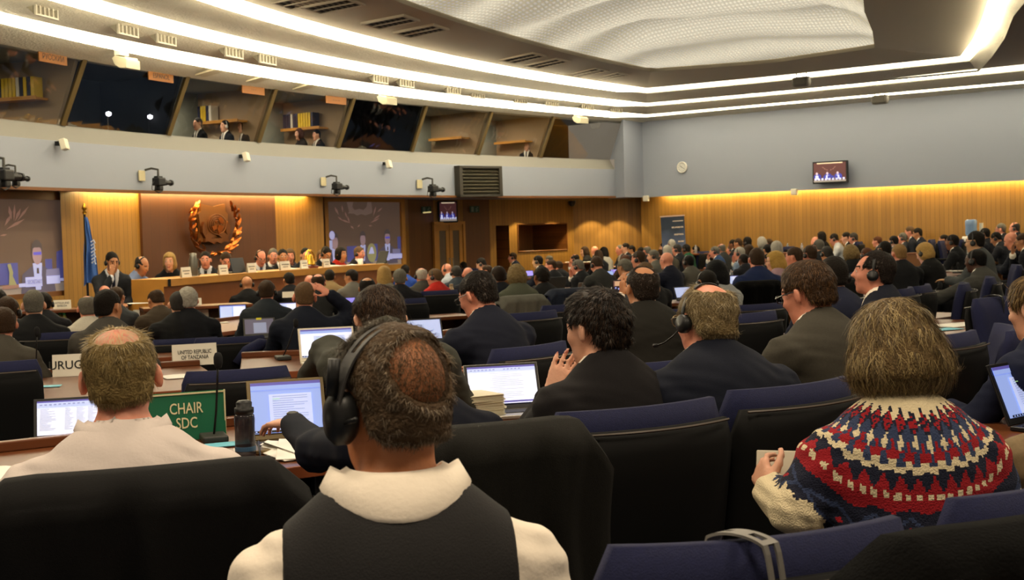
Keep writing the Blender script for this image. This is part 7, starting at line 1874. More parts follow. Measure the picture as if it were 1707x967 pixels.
def watch(r, p, k, lab=None, m=None):
    wr, el = Vector(p['wr' + k]), Vector(p['el' + k]); d = (wr - el).normalized(); c = wr - d * .015; n = Vector(p['hn' + k]); n = (n - d * n.dot(d)).normalized(); s_ = d.cross(n)
    mb = MB(); R_ = .0335
    for j in (-1, 0, 1): mb.tube([c + d * (.006 * j) + (n * math.cos(a) + s_ * math.sin(a)) * R_ for a in np.linspace(0, 2 * math.pi, 25)], .0045, 6, cap=False)
    w_ = mb.build('wristwatch', m or mat('watch_strap', '15130f', .5), r, smooth=True)
    f = MB().lathe([(0, 0), (.018, 0), (.02, .003), (.02, .009), (.016, .011), (0, .011)], n=20).build('watch_face', mat('watch_case', '3a3833', .25, metal=.7), w_)
    Mf = Matrix((s_, d, n)).transposed().to_4x4(); Mf.translation = c + n * (R_ + .001); f.matrix_local = Mf
def cuff(r, p, k, m, out=.0):
    wr, el = Vector(p['wr' + k]), Vector(p['el' + k]); d = (wr - el).normalized(); c = wr - d * (.030 - out); n = d.orthogonal().normalized(); s_ = d.cross(n); rows = []
    for rr, t in ((.036, -.03), (.037, .012), (.034, .014), (.032, -.01)): rows += [c + d * t + (n * math.cos(a) + s_ * math.sin(a)) * rr for a in np.linspace(0, 2 * math.pi, 20, endpoint=False)]
    MB().add(rows, [(i * 20 + j, i * 20 + (j + 1) % 20, (i + 1) * 20 + (j + 1) % 20, (i + 1) * 20 + j) for i in range(3) for j in range(20)]).build('cuff', m, r, smooth=True)

CREAMSH = mat('cream_shirt', 'f1e4d2', .85, noise=.05, nscale=30, bump=.08, bscale=120)
PALESH = mat('pale_lilac_shirt', 'd8cbc4', .85, noise=.06, nscale=20, bump=.08, bscale=120)
def suitm(c): return cloth(c)

# ---- 1 the near man with a headset, white shirt and black waistcoat
p = body_pose(lean=.02, arms='lap', head=(.42, .10, .04), sw=.20, fat=1.05, headfwd=.02, up_=.030)
r, Mw = hero_root(655, 541, 2.05, 4, p, 'man with headset, white shirt and black waistcoat, seen close from behind', 1.0)
ms = make_person_meshes('h1', p, .0075, 'shirt', .0085, hands=(), collar=False, wr_noise=.005)
dress(r, p, ms, 'sun', CREAMSH, CREAMSH)
# stand and fall shirt collar
ne = np.array(p['neck']); nd = p['H'][:3, 3] - ne; nd /= np.linalg.norm(nd); mb = MB(); n_ = 40; rows = []
for (r_, t_) in ((.071, -.03), (.0735, .040), (.0725, .062), (.0755, .066), (.086, .060), (.101, .040), (.119, .008), (.116, .000)):
    for k in range(n_):
        a = 2 * math.pi * k / n_; fy = math.cos(a); drop = .04 * max(0, fy) ** 1.5 - (.028 * abs(math.sin(a)) ** 2 if r_ > .095 else 0)
        rows.append(ne + np.array([1, 0, 0]) * r_ * math.sin(a) + np.array([0, 1, 0]) * (r_ * 1.02 * fy - .004) + nd * (t_ - drop))
mb.add(rows, [(i * n_ + k, i * n_ + (k + 1) % n_, (i + 1) * n_ + (k + 1) % n_, (i + 1) * n_ + k) for i in range(7) for k in range(n_)])
mb.build('collar', CREAMSH, r, smooth=True)
g = SDF(); torso_parts(g, p)
D, lo, ax = g.grid(.0085, .021); X, Y, Z_ = np.meshgrid(*ax, indexing='ij')
D = np.maximum(D, np.abs(X) - (.178 + .25 * np.maximum(0, .80 - Z_)))
rel = np.stack([X - ne[0], Y - ne[1] + .004, Z_ - ne[2]], -1); t = rel @ nd; rr = np.sqrt(np.maximum((rel ** 2).sum(-1) - t ** 2, 0)); D = np.maximum(D, .086 - rr); D = np.maximum(D, .56 - Z_)
V, F_ = nets(D, lo, .0085); V = relax(V, F_, 2)
link('waistcoat', to_mesh('waistcoat', V, F_, [mat('waistcoat_black', '181617', .8, noise=.2, nscale=60, bump=.15, bscale=300)]), r)
T = p['H']
hero_hair('backcrown', '5a4733', 26000, .020, r, T, color2='8f7e68', seed=3, lift=.10, width=.0006, jitter=.45, curl=.08)
V, F_ = hair_mesh('buzz', .006)
sel = ((V[F_].mean(1) - [.012, -.09, .055]) ** 2).sum(1) < .072 ** 2; Fb = F_[sel]; VV, FF = strands(V, Fb, 2600, .012, seed=9, lift=.12, width=.00045, jitter=.5)
o = link('thin_crown_hair', to_mesh('thin_crown_hair', VV, FF, [hair_mat('5a4733')]), r); o.matrix_local = Matrix(T.tolist())
V, F_ = hair_mesh('wavy', .006); sel = (V[F_].mean(1)[:, 1] > .005) & (V[F_].mean(1)[:, 2] > .06); VV, FF = strands(V, F_[sel], 6000, .032, seed=4, lift=.6, width=.0007, jitter=.8, curl=.5, seg=5)
o = link('curly_front_hair', to_mesh('curly_front_hair', VV, FF, [mat('grey_curl', '6d6354', .5)]), r); o.matrix_local = Matrix(T.tolist())
GB = mat('headband_grey', '3d3b3a', .5)
# wide slotted band
mb = MB(); n = 40
def hb(a, w_): x, z = .102 * math.cos(a), -.005 + .127 * math.sin(a); return np.array([x, w_, z])
for i in range(n):
    a0, a1 = math.pi * i / n * .86, math.pi * (i + 1) / n * .86
    a0, a1 = math.pi - a0, math.pi - a1
    w0 = .016; slot = .25 < i / n < .52 or .62 < i / n < .9
    for (s0, s1) in (((-w0, -.006), (.006, w0)) if slot else ((-w0, w0),)):
        tp_ = 1.0
        q = []
        for a in (a0, a1):
            for rr in (1.0, 1.035):
                for s_ in (s0, s1): q.append(hb(a, s_ - .012) * [rr, 1, rr])
        mb.add(q, [(0, 1, 5, 4), (2, 6, 7, 3), (0, 4, 6, 2), (1, 3, 7, 5), (0, 2, 3, 1), (4, 5, 7, 6)])
hs = mb.build('headset', GB, r); hs.matrix_local = Matrix(T.tolist()) @ Matrix.Rotation(.16, 4, 'X')
c = MB().lathe([(.0, -.010), (.030, -.012), (.036, -.004), (.036, .014), (.028, .024), (.012, .027), (0, .027)], (0, 0, 0), 28, axis='x').build('ear_cup', HSM, hs, smooth=True, loc=(-.085, -.004, -.016)); c.scale = (-1, 1, 1.15)
MB().tube([(-.108, -.012, .075), (-.110, -.01, .02)], .010, 8).build('yoke', HSM, hs, smooth=True)
MB().tube([(-.098, -.03, -.02), (-.10, -.075, -.006)], .004, 8).build('boom_mic', HSM, hs, smooth=True)
o = add_glasses(r, T, mat('thin_metal_frame', '8a7a5a', .3, metal=.8), GLw)

# ---- 2 the bald man in a pale short-sleeved shirt
p = body_pose(lean=.06, arms=('wide', 'wide'), head=(-.06, .06, -.05), sw=.212, fat=1.16, up_=.022)
r, Mw = hero_root(193, 543, 3.1, 1, p, 'bald-crowned fair man in a pale short-sleeved shirt, close, black jacket on his chair', 1.03)
set_arm(p, 'l', Mw, at_y(30, 905, 3.15), on_desk(20, 800, .06))
ms = make_person_meshes('h2', p, .0085, 'shirt', .0095, sleeves='short', collar=False, wr_noise=.005)
dress(r, p, ms, 'pink', PALESH, PALESH)
ne = np.array(p['neck']); nd = p['H'][:3, 3] - ne; nd /= np.linalg.norm(nd); mb = MB(); rows = []
for (r_, t_) in ((.071, -.03), (.0745, .034), (.0735, .050), (.0765, .054), (.086, .048), (.099, .028), (.110, .002), (.107, -.005)):
    for k in range(n_ := 40):
        a = 2 * math.pi * k / n_; fy = math.cos(a); drop = .045 * max(0, fy) ** 1.5 - (.030 * abs(math.sin(a)) ** 2 if r_ > .095 else 0)
        rows.append(ne + np.array([1, 0, 0]) * r_ * math.sin(a) + np.array([0, 1, 0]) * (r_ * 1.02 * fy - .004) + nd * (t_ - drop))
mb.add(rows, [(i * n_ + k, i * n_ + (k + 1) % n_, (i + 1) * n_ + (k + 1) % n_, (i + 1) * n_ + k) for i in range(7) for k in range(n_)]); mb.build('collar', PALESH, r, smooth=True)
# yoke seam across the shoulders
tv_ = ms['top']; co = np.array([v.co for v in tv_.vertices]); pts = []
for x in np.linspace(-.19, .19, 25):
    m_ = (np.abs(co[:, 0] - x) < .014) & (np.abs(co[:, 2] - (.955 - .25 * x * x)) < .014) & (co[:, 1] < .06)
    if m_.any(): pts.append(Vector((x, co[m_][:, 1].min() - .001, .955 - .25 * x * x)))
MB().tube(pts, .0022, 5).build('yoke_seam', mat('seam_shadow', 'b5a8a4', .9), r)
hero_hair('crown', '8a7448', 22000, .028, r, p['H'], color2='a8925f', seed=6, lift=.04, width=.0007, jitter=.25)
V, F_ = hair_mesh('buzz', .006); cc = V[F_].mean(1); sel = (cc[:, 2] > .07); VV, FF = strands(V, F_[sel], 900, .030, seed=19, lift=.1, width=.0006, jitter=.4)
o = link('thin_top_hair', to_mesh('thin_top_hair', VV, FF, [mat('pale_strand', 'c0ab80', .5)]), r); o.matrix_local = Matrix(p['H'].tolist())

# ---- 3 the dark-suited man resting his chin on his hand
p = body_pose(lean=.10, arms=('chin', 'lap'), head=(.22, .10, 0), sw=.195)
r, Mw = hero_root(994, 484, 4.15, 36, p, 'spiky dark-haired man in a dark suit resting his chin on his hand', 1.02)
Hw = Mw @ Matrix(p['H'].tolist())
chin = Hw @ Vector((-.02, .118, -.085))
wv = at_y(917, 662, 4.22); dvec = at_y(952, 580, 4.26) - wv
set_arm(p, 'l', Mw, at_y(893, 722, 4.30), wv, dvec, Vector((-.45, -.9, .1)))
ms = make_person_meshes('h3', p, .0085, 'suit', .0095, curl=(.16, .3), collar=True, spread=.35, handkw={'l': dict(sc=1.05)})
dress(r, p, ms, 'fair', suitm('232022'), mat('cream_shirt'), None, '1d1712')
watch(r, p, 'l'); cuff(r, p, 'l', CREAMSH)
hero_hair('spiky', '1a120c', 14000, .030, r, p['H'], color2='3a2818', seed=8, lift=.42, width=.0009, jitter=.30)

# ---- 4 the fair-grey man with headset in plaid navy
p = body_pose(lean=.12, arms='desk', head=(.16, .16, .06), sw=.20, fat=1.14)
r, Mw = hero_root(1177, 471, 4.3, 26, p, 'grey-blond balding man with a headset in a dark navy plaid suit', 1.07)
ms = make_person_meshes('h4', p, .009, 'suit', .0095)
PL = cloth('1c2131')
dress(r, p, ms, 'pink', PL, mat('cream_shirt'), None, '8a7448')
hero_hair('crown', '8e7a55', 14000, .034, r, p['H'], color2='b5a27a', seed=12, lift=.12, width=.0009, jitter=.35, curl=.15)
add_headset(r, p['H'], mic=True, tilt=.05)
add_glasses(r, p['H'], mat('thin_metal_frame'), GLw)

# ---- 6 brown-haired man beyond the near headset, with glasses
p = body_pose(lean=.24, arms='desk', head=(.08, .42, 0), sw=.165, headfwd=.08, up_=-.05)
r, Mw = hero_root(625, 481, 5.5, 12, p, 'man with thick brown hair and glasses in grey-green, just above the near grey curls', 1.22)
set_arm(p, 'l', Mw, at_y(550, 588, 5.5), at_y(514, 630, 5.75))
ms = make_person_meshes('h6', p, .010, 'suit', .010)
dress(r, p, ms, 'fair', suitm('4b4b42'), mat('cream_shirt'))
hero_hair('side', '33241a', 13000, .034, r, p['H'], color2='513a24', seed=14, lift=.22, width=.0009, jitter=.3)
add_glasses(r, p['H'])

# ---- 7 the person typing on the gold-edged laptop
p = body_pose(lean=.10, arms='type', head=(0, .3, 0), sw=.19)
r, Mw = hero_root(682, 548, 3.95, 20, p, 'person in a navy blazer with a wristwatch typing on the gold-edged laptop', 1.0)
wv = at_y(482, 712, 4.30); set_arm(p, 'l', Mw, at_y(530, 752, 4.05), at_y(487, 706, 4.36), at_y(445, 704, 4.46) - at_y(487, 706, 4.36), (0, -.15, 1))
ms = make_person_meshes('h7', p, .008, 'suit', .010, curl=(.55, .3), handkw={'l': dict(sc=1.08)})
dress(r, p, ms, 'fair', suitm('14192a'), mat('cream_shirt')); watch(r, p, 'l', m=mat('watch_strap'))
hr_ = link('hair', hair_shared('short'), r); hr_.matrix_local = Matrix(p['H'].tolist())

# ---- 9 brown-haired man with glasses in olive grey
p = body_pose(lean=.13, arms='desk', head=(.18, .30, 0), sw=.195)
r, Mw = hero_root(1337, 438, 5.25, 45, p, 'brown-haired man with black glasses in an olive-grey suit looking down', 1.06)
ms = make_person_meshes('h9', p, .009, 'suit', .010)
dress(r, p, ms, 'pink', suitm('4f4b41'), mat('cream_shirt'), None, '4a3420')
hero_hair('side', '3f2b18', 11000, .028, r, p['H'], color2='6a4a28', seed=16, lift=.18, width=.0010, jitter=.28)
add_glasses(r, p['H'])

# ---- 10 balding profile man with headset
p = body_pose(lean=.04, arms='lap', head=(.10, -.04, 0), sw=.195)
r, Mw = hero_root(1462, 418, 7.4, 76, p, 'balding dark-haired man in profile with a black headset and navy suit', 1.04)
ms = make_person_meshes('h10', p, .009, 'suit', .011)
dress(r, p, ms, 'pink', suitm('1d2130'), mat('cream_shirt'), None, '1d1712')
hero_hair('receding', '1f1712', 5000, .022, r, p['H'], color2='3c2d22', seed=17, lift=.1, width=.0013)
add_headset(r, p['H'], mic=False)

# ---- 11 man holding up a phone
p = body_pose(lean=.10, arms=('phone', 'desk'), head=(.10, .02, 0), sw=.20, fat=1.15)
r, Mw = hero_root(1071, 443, 7.2, 18, p, 'balding man in a dark suit holding up a phone to film the podium', 1.06)
ph = at_y(1040, 478, 7.55); set_arm(p, 'l', Mw, at_y(1043, 520, 7.5), at_y(1037, 497, 7.5), Vector((-.02, .06, 1)), Vector((-.8, -.5, .1)))
ms = make_person_meshes('h11', p, .010, 'suit', .011, curl=(.6, .3))
dress(r, p, ms, 'tan', suitm('26241f'), mat('cream_shirt'), None, '1d1712')
hero_hair('crown', '2a2019', 4500, .020, r, p['H'], color2='5c5046', seed=21, lift=.1, width=.0014)
r = thing('mobile_phone', 'phone held sideways filming the podium, its screen showing a tiny picture', 'phone', at_y(1041, 477, 7.52)); r.matrix_world = frame_m(at_y(1041, 477, 7.52), (.95, .3, 0))
MB().box((0, 0, 0), (.155, .008, .076), bev=.003).build('body', BLACK, r)
pm = picture_panel(r, .14, .066, [(emat('phone_wall', 'c8a888', .7), rect(.05, .05, .62, .45)), (emat('phone_lit', 'd8c840', .8), rect(.62, .05, .98, .45)), (emat('phone_dark', '18162a', .3), rect(0, .5, 1, 1))] + [(emat('phone_head', '8894d8', .8), rect(.05 + k * .13, .55 + .08 * (k % 3), .12 + k * .13, .70 + .08 * (k % 3))) for k in range(7)], emat('phone_bg', '7a5a58', .5))
pm.name = 'screen'; pm.matrix_local = Matrix.Translation((0, -.005, 0)) @ Matrix.Rotation(math.pi / 2, 4, 'X')

# ---- 12 navy man with glasses looking down at his laptop
p = body_pose(lean=.20, arms='desk', head=(.22, .38, 0), sw=.20)
r, Mw = hero_root(787, 454, 6.9, 38, p, 'dark-haired man with glasses in a navy suit bending over his desk', 1.06)
ms = make_person_meshes('h12', p, .009, 'suit', .010)
dress(r, p, ms, 'pink', suitm('1d2132'), mat('cream_shirt'), None, '1d1712')
hero_hair('short', '1c1510', 6000, .024, r, p['H'], color2='3d3026', seed=23, lift=.15, width=.0014)
add_glasses(r, p['H'])

# ---- 13 right edge: fair brown head, and the beige coat
p = body_pose(lean=.10, arms='desk', head=(.1, .2, 0), sw=.18)
r, Mw = hero_root(1722, 462, 4.9, 50, p, 'brown-haired person in navy half cut by the picture edge above the empty desk', 1.0)
ms = make_person_meshes('h13', p, .010, 'suit', .011)
dress(r, p, ms, 'fair', suitm('1e2540'), mat('cream_shirt')); hero_hair('side', '5c4526', 6000, .05, r, p['H'], color2='9a7c48', seed=25, lift=.25, width=.0014, droop=.3)
p = body_pose(lean=.10, arms='desk', head=(.1, .2, 0), sw=.19)
r, Mw = hero_root(1785, 560, 3.5, 36, p, 'person in a beige coat at the picture edge, hand resting by a blue-screened laptop', 1.0)
set_arm(p, 'l', Mw, at_y(1692, 768, 3.45), at_y(1682, 778, 3.62), at_y(1640, 760, 3.75) - at_y(1682, 778, 3.62), (0, -.2, 1))
ms = make_person_meshes('h14', p, .010, 'coat', .010); dress(r, p, ms, 'pink', cloth('a18a68'), mat('cream_shirt')); o = link('hair', hair_shared('short'), r); o.matrix_local = Matrix(p['H'].tolist())

# ---- 5 the woman in the patterned yoke sweater
p = body_pose(lean=.06, arms=('hold', 'lap'), head=(.10, .16, -.03), sw=.176, fat=1.10, female=True, jaw=.92, up_=.02)
r, Mw = hero_root(1483, 503, 3.1, 18, p, 'woman with a grey-blond bob in a cream sweater with red and navy yoke', 1.04)
set_arm(p, 'l', Mw, at_y(1330, 850, 3.0), at_y(1285, 818, 3.22), at_y(1262, 775, 3.32) - at_y(1285, 818, 3.22), Vector((-.9, -.5, .2)))
ms = make_person_meshes('h5', p, .0085, 'sweater', .0062, collar=False, curl=(.75, .4), wr_noise=.006)
b, t = dress(r, p, ms, 'fair', mat('knit_cream', 'e4d3ad', .95, noise=.12, nscale=200, bump=.5, bscale=260), mat('knit_cream'))
KN = [mat('knit_cream'), mat('knit_navy', '171b30', .95, bump=.5, bscale=260), mat('knit_slate', '333f60', .95, bump=.5, bscale=260), mat('knit_red', '9c1420', .95, bump=.5, bscale=260)]
me = ms['top']; me.materials.clear()
for m in KN: me.materials.append(m)
vv = np.array([v.co for v in me.vertices]); ff = np.array([pl.vertices[:] for pl in me.polygons]); c = vv[ff].mean(1); ne = np.array(p['neck']) + [0, 0, .005]
rel = c - ne; d = np.sqrt((rel ** 2).sum(1)); phi = np.arctan2(rel[:, 0], -rel[:, 1]); tt = (d - .090) / .245
N_ = 30
a = np.mod(phi * N_ / (2 * math.pi), 1.); tri = np.abs(a - .5) * 2; a2 = np.mod(phi * N_ * 1.6 / (2 * math.pi), 1.); a3 = np.mod(phi * 15 / (2 * math.pi), 1.); tri3 = np.abs(a3 - .5) * 2
mi = np.zeros(len(c), int)
def put(m, v): mi[m] = v
B = lambda lo_, hi_: (tt >= lo_) & (tt < hi_)
put(B(.16, 2.), 2)
dm = tri + np.abs(tt - .15) / .10; put(B(.05, .26) & (dm < 1.05), 1); put(B(.05, .26) & (dm < .72) & (dm > .45), 3); put(B(.05, .26) & (dm < .26), 3)
put(B(.24, .36) & (tri > .78) & (tt > .27), 3)
put(B(.22, .36) & (((tri < .16) & (np.abs(tt - .29) < .06)) | ((tri < .42) & (np.abs(tt - .29) < .02))), 0)
put(B(.34, .41), 3); put(B(.35, .41) & (tri < .34), 2)
put(B(.40, .475), 0); put(B(.40, .435) & (tri < .5), 2); put(B(.455, .475) & (tri > .6), 1)
put(B(.475, .59), 1); put(B(.475, .59) & ((tt - .475) / .115 > tri * 1.0 + .1), 3)
put(B(.59, .67), 3); put(B(.605, .65) & (a2 < .58), 0)
put(B(.67, .75), 1); put(B(.67, .75) & ((tt - .67) / .08 < .45 + .5 * tri3), 3)
put(B(.75, 1.02), 1); d3 = tri3 + np.abs(tt - .87) / .12; put(B(.75, 1.02) & (d3 < 1.0) & (d3 > .72), 2); put(B(.75, 1.02) & (d3 < .24), 3)
put(tt > .93 + .06 * np.abs(np.mod(a3 * 2, 1.) - .5) * 2 + .02 * np.round(np.sin(phi * 60)), 0)
me.polygons.foreach_set('material_index', mi.tolist())
recolor(t, {0: KN[0], 1: KN[1], 2: KN[2], 3: KN[3]})
ring = MB(); n_ = 60; rows = []
nd = p['H'][:3, 3] - ne; nd /= np.linalg.norm(nd)
for (r_, t_) in ((.084, -.014), (.081, .004), (.075, .010), (.071, .0), (.070, -.02)):
    for k in range(n_): a_ = 2 * math.pi * k / n_; fy = math.cos(a_); rows.append(ne + np.array([1, 0, 0]) * (r_ + .001 * (k % 2)) * math.sin(a_) * 1.05 + np.array([0, 1, 0]) * ((r_ + .001 * (k % 2)) * fy) + nd * (t_ - .02 * max(0, fy)))
ring.add(rows, [(i * n_ + k, i * n_ + (k + 1) % n_, (i + 1) * n_ + (k + 1) % n_, (i + 1) * n_ + k) for i in range(4) for k in range(n_)]).build('ribbed_neckband', mat('knit_cream'), r, smooth=True)
hero_hair('bowl', '7a6443', 26000, .058, r, p['H'], color2='ab9462', seed=31, lift=.07, width=.0008, jitter=.26, droop=.45, curl=.12, seg=6, whorl=(.0, -.02, .14), inward=.7)
cuff(r, p, 'l', mat('knit_cream'), out=-.005)
# her silver tablet
pt = at_y(1302, 790, 3.36); r = thing('tablet_computer', 'silver tablet held on its edge by the woman in the patterned sweater', 'tablet', pt); r.matrix_world = frame_m(pt, (.93, -.28, 0), (0, .45, .9))
MB().box((.035, 0, -.005), (.20, .009, .135), bev=.004).build('shell', mat('tablet_silver', 'b5ab98', .4, metal=.35), r)
MB().box((.035, .0055, -.005), (.19, .002, .125)).build('screen', BLACK, r)
mb = MB()
for sx in (-1, 1):
    for sz_ in (-1, 1): mb.box((.065 + sx * .0095, -.0052, .0 + sz_ * .0095), (.016, .001, .016))
mb.build('window_emblem', mat('emblem_gold', 'd8b87a', .3, metal=.5), r)

# ================================================================ garments over chairs
def draped(ch, m, label, name='jacket', drop=.62, w=.33, seed=1, cat='jacket', front=.25):
    rr = random.Random(seed); nu, nv = 44, 44; vs = []
    ph = [rr.uniform(0, 6.28) for _ in range(6)]
    for j in range(nv + 1):
        t = j / nv * (drop + front + .10)
        for i in range(nu + 1):
            u = i / nu * 2 - 1; au = abs(u)
            rec = .16; ztop = 1.045 - .06 * max(0, au - .78) / .22 - .03 * max(0, au - .6)
            bow = .05 * u * u
            if t < front: y, z = -.155 + bow * .8 - rec * (ztop - .42), ztop - (front - t)
            elif t < front + .10: a_ = (t - front) / .10 * math.pi; y, z = -.222 - rec * (ztop - .4) + .075 * math.cos(a_) + bow * .9, ztop + .035 * math.sin(a_)
            else:
                dd = t - front - .10; z = ztop - dd * (1 + .12 * au * au); y = -.302 - rec * (ztop - .4) + bow * .8 + .10 * dd
                y += -(.014 + .03 * dd) * (math.sin(u * 9 + ph[0] + 1.5 * math.sin(dd * 3 + ph[1])) * .6 + .5 * math.sin(u * 17 + ph[2] + dd * 2)) - .02
            x = u * w * (.88 + .30 * max(0, t - front - .1) * au)
            if t > front + .1: x += .012 * math.sin(z * 12 + ph[3] + u * 2)
            vs.append((x, y, z))
    fs = [(j * (nu + 1) + i, j * (nu + 1) + i + 1, (j + 1) * (nu + 1) + i + 1, (j + 1) * (nu + 1) + i) for j in range(nv) for i in range(nu)]
    o = MB().add(vs, fs).build(name, m, smooth=True); o.matrix_world = Matrix.Translation(ch.location) @ Matrix.Rotation(ch.rotation_euler.z, 4, 'Z') @ Matrix.Diagonal((ch.scale.x, ch.scale.y, ch.scale.z, 1))
    md = o.modifiers.new('thickness', 'SOLIDIFY'); md.thickness = .012; md.offset = 1
    return tag(o, label, cat)
JB = mat('jacket_black_wool', '0d0c0c', .9, noise=.3, nscale=150, bump=.15, bscale=400, spec=.2)
draped(CHAIRS[0], JB, 'black suit jacket hung over the chair of the bald man in the pale shirt', drop=.8, w=.345, seed=2)
draped(CHAIRS[1], mat('jacket_charcoal', '191815', .9, noise=.3, nscale=150, bump=.2, bscale=400, spec=.2), 'charcoal jacket hung over the chair beside the man with a headset', drop=.8, w=.31, seed=5)
draped(CHAIRS[5], mat('coat_black', '040404', .95, noise=.3, nscale=90, bump=.3, bscale=200, spec=.1), 'black coat bundled over the chair behind the patterned sweater', 'coat', drop=.8, w=.37, seed=9, cat='coat', front=.30)
chg = chair(872, 500, 'navy chair fully hidden under a grey coat', deg=36, sz=.97)
draped(chg, mat('coat_grey_tweed', '57554c', .95, noise=.35, nscale=150), 'grey tweed coat hung over a chair past the navy man with glasses', 'coat', drop=.5, w=.32, seed=12, cat='coat')
chk = chair(1266, 476, 'navy chair hidden under a black coat by the blue-suited man', deg=25, sz=.98)
draped(chk, mat('coat_black'), 'black puffy coat over the chair of the broad man in blue', 'coat', drop=.5, w=.31, seed=14, cat='coat')
chb = chair(950, 487, 'navy chair hidden under a navy coat with a pale lining', deg=34, sz=.95)
draped(chb, mat('coat_navy', '131a2c', .95), 'navy coat with a pale lining edge over a chair by the silver lids', 'coat', drop=.5, w=.33, seed=15, cat='coat')
# headsets hung on empty chairs
def hung_headset(ch, u, label, m):
    r = thing('spare_headset', label, 'headset', (0, 0, 0)); r.matrix_world = Matrix.Translation(ch.location) @ Matrix.Rotation(ch.rotation_euler.z, 4, 'Z') @ Matrix.Translation((u, -.305, .985)) @ Matrix.Rotation(.35, 4, 'Z') @ Matrix.Diagonal((1, 1, ch.scale.z, 1))
    mb = MB(); n = 30; wv = .017
    def P(t, s_):
        a = math.pi * t; return np.array([s_ + .03 * t, .065 * math.cos(a) - .02, .045 * math.sin(a) ** .7 - max(0, abs(t - .5) - .28) * .55])
    for i in range(n):
        t0, t1 = i / n, (i + 1) / n; slot = .55 < t0 < .70 or .74 < t0 < .9 or .30 < t0 < .42
        for s0, s1 in (((-wv, -.007), (.007, wv)) if slot else ((-wv, wv),)):
            q = []
            for t in (t0, t1):
                for dz in (0, .004):
                    for s_ in (s0, s1): q.append(P(t, s_) + [0, -dz * (1 if t > .5 else -1) * .7, dz])
            mb.add(q, [(0, 1, 5, 4), (2, 6, 7, 3), (0, 4, 6, 2), (1, 3, 7, 5), (0, 2, 3, 1), (4, 5, 7, 6)])
    mb.build('headband', m, r)
    for t in (0, 1): 
        c_ = P(t, 0); MB().lathe([(.0, -.012), (.03, -.012), (.034, 0), (.030, .014), (0, .016)], (c_[0], c_[1], c_[2] - .03), 18, axis='y').build('ear_cup', HSM, r, smooth=True)
    return r
hung_headset(CHAIRS[4], -.075, 'grey slotted headset hung over the back of the empty navy chair', mat('headband_spare', '7d7a74', .5))
hung_headset(CHAIRS[18], .0, 'black headset hung over the empty navy chair by the bare desk', HSM)
# oak ledge in front of the black coat
pa, pb = at_y(1440, 968, 1.72), at_y(1600, 966, 1.95)
o = MB().box((0, 0, 0), (.26, .3, .04), bev=.008).build('side_table_top', OAK)
c_ = at_y(1500, 976, 1.72); r = thing('side_table', 'pale oak table corner peeping up below the black coat', 'table', (c_.x, c_.y - .14, 0), -.35)
o.parent = r; o.location = (.02, 0, c_.z - .02)
for sx in (-1, 1):
    for sy in (-1, 1): MB().box((sx * .09, sy * .12, (c_.z - .04) / 2), (.05, .05, c_.z - .04)).build('leg', OAK, r)
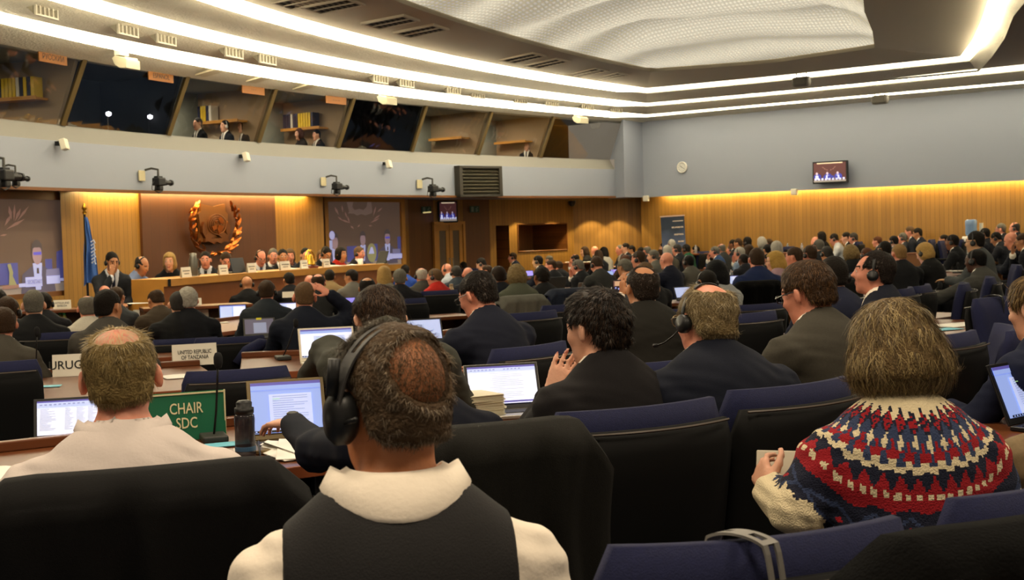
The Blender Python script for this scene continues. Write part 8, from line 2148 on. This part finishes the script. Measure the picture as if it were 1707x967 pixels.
# ================================================================ settle things on their desks; far desks for what no desk carries yet
ON_DESK = ('laptop', 'name_plate', 'desk_microphone', 'water_bottle', 'drinking_glass', 'paper_sheet', 'cyan_card', 'card_folder', 'drinking_bottle', 'green_bottle', 'computer_mouse', 'paper_stack')
items = [o for o in C.objects if o.parent is None and re_stem(o.name) in ON_DESK and o.get('category') and 'podium' not in o['label'] and 'black cord' not in o['label']]
def desk_under(o, m=.06):
    best = None
    for d in DESKS:
        r, a, dr, nn, L_, dep, z = d; v = Vector((o.location.x - a.x, o.location.y - a.y, 0)); s_, t_ = v.dot(dr), v.dot(nn)
        if -m < s_ < L_ + m and -.08 < t_ < dep + .1 and abs(z - o.location.z) < .16: best = d
    return best
loose = []
for o in items:
    d = desk_under(o)
    if d is None: loose.append(o)
    else: o.location.z = d[6] + .0015
done = set()
for o in loose:
    if o.name in done: continue
    cl = [x for x in loose if x.name not in done and (x.location - o.location).xy.length < 1.1 and abs(x.location.z - o.location.z) < .1]
    for x in cl: done.add(x.name)
    c = sum((x.location for x in cl), Vector()) / len(cl); zt_ = min(x.location.z for x in cl)
    th = theta_px(proj(c)[0]); d_ = Vector((math.cos(th), math.sin(th), 0)); nn = Vector((-d_.y, d_.x, 0)); f_ = fz(c.x, c.y); hgt = zt_ - f_
    span = max(.7, max(abs((x.location - c).dot(d_)) for x in cl) + .35); dep = max(.5, 2 * max(abs((x.location - c).dot(nn)) for x in cl) + .4)
    r = thing('conference_desk', ('dark desk carrying the ' + cl[0]['label'])[:110], 'desk', (c.x, c.y, f_), th, 'curved rows of conference desks')
    w_ = r['label'].split(); r['label'] = ' '.join(w_[:15])
    MB().box((0, 0, hgt - .02), (2 * span, dep, .04), bev=.006).build('desktop', DESKW, r)
    MB().box((0, dep / 2 - .02, hgt / 2 - .02), (2 * span - .02, .03, hgt - .04)).build('front_panel', OAKD, r)
    for sx in (-1, 1): MB().box((sx * (span - .02), 0, hgt / 2 - .02), (.03, dep - .05, hgt - .04)).build('end_panel', OAKD, r)
    for x in cl: x.location.z = zt_ + .0015
    DESKS.append((r, Vector((c.x, c.y, 0)) - d_ * span - nn * dep / 2, d_, nn, 2 * span, dep, zt_))
# ================================================================ camera, light, colour
cd = bpy.data.cameras.new('camera'); co_ = bpy.data.objects.new('camera', cd); C.objects.link(co_)
cd.sensor_width = 36; cd.lens = 36 * F / W; cd.clip_start = .05; cd.clip_end = 200
Mc = Matrix((_r, _u, -_f)).transposed().to_4x4(); Mc.translation = CAM; co_.matrix_world = Mc
cd.dof.use_dof = True; cd.dof.focus_distance = 4.2; cd.dof.aperture_fstop = 11
SC.camera = co_
w = bpy.data.worlds.new('world'); SC.world = w; w.use_nodes = True
w.node_tree.nodes['Background'].inputs['Color'].default_value = (1, .82, .6, 1)
w.node_tree.nodes['Background'].inputs['Strength'].default_value = .4
SC.view_settings.view_transform = 'Standard'; SC.view_settings.look = 'None'
SC.view_settings.gamma = 1; SC.view_settings.use_curve_mapping = False
SC.view_settings.exposure = -0.6
SC.cycles.max_bounces = 6; SC.cycles.diffuse_bounces = 3; SC.cycles.glossy_bounces = 3; SC.cycles.transparent_max_bounces = 8
SC.cycles.use_denoising = True
# unused lens material for the added fill lights
FILL_LENS = mat('fill_light_lens', 'fff0d0', .4, emit=6, ecol='ffe9c4')

# added warm fill lights without fixtures over the seats nearest the camera
for x, y in ((-3.2, 1.5), (0, 1.2), (3.2, 1.6), (-3.4, 5.2), (0.2, 5.4), (3.8, 5.2)):
    area('near_fill_light', (x, y, 4.5), .9, 125, (1, .83, .60))
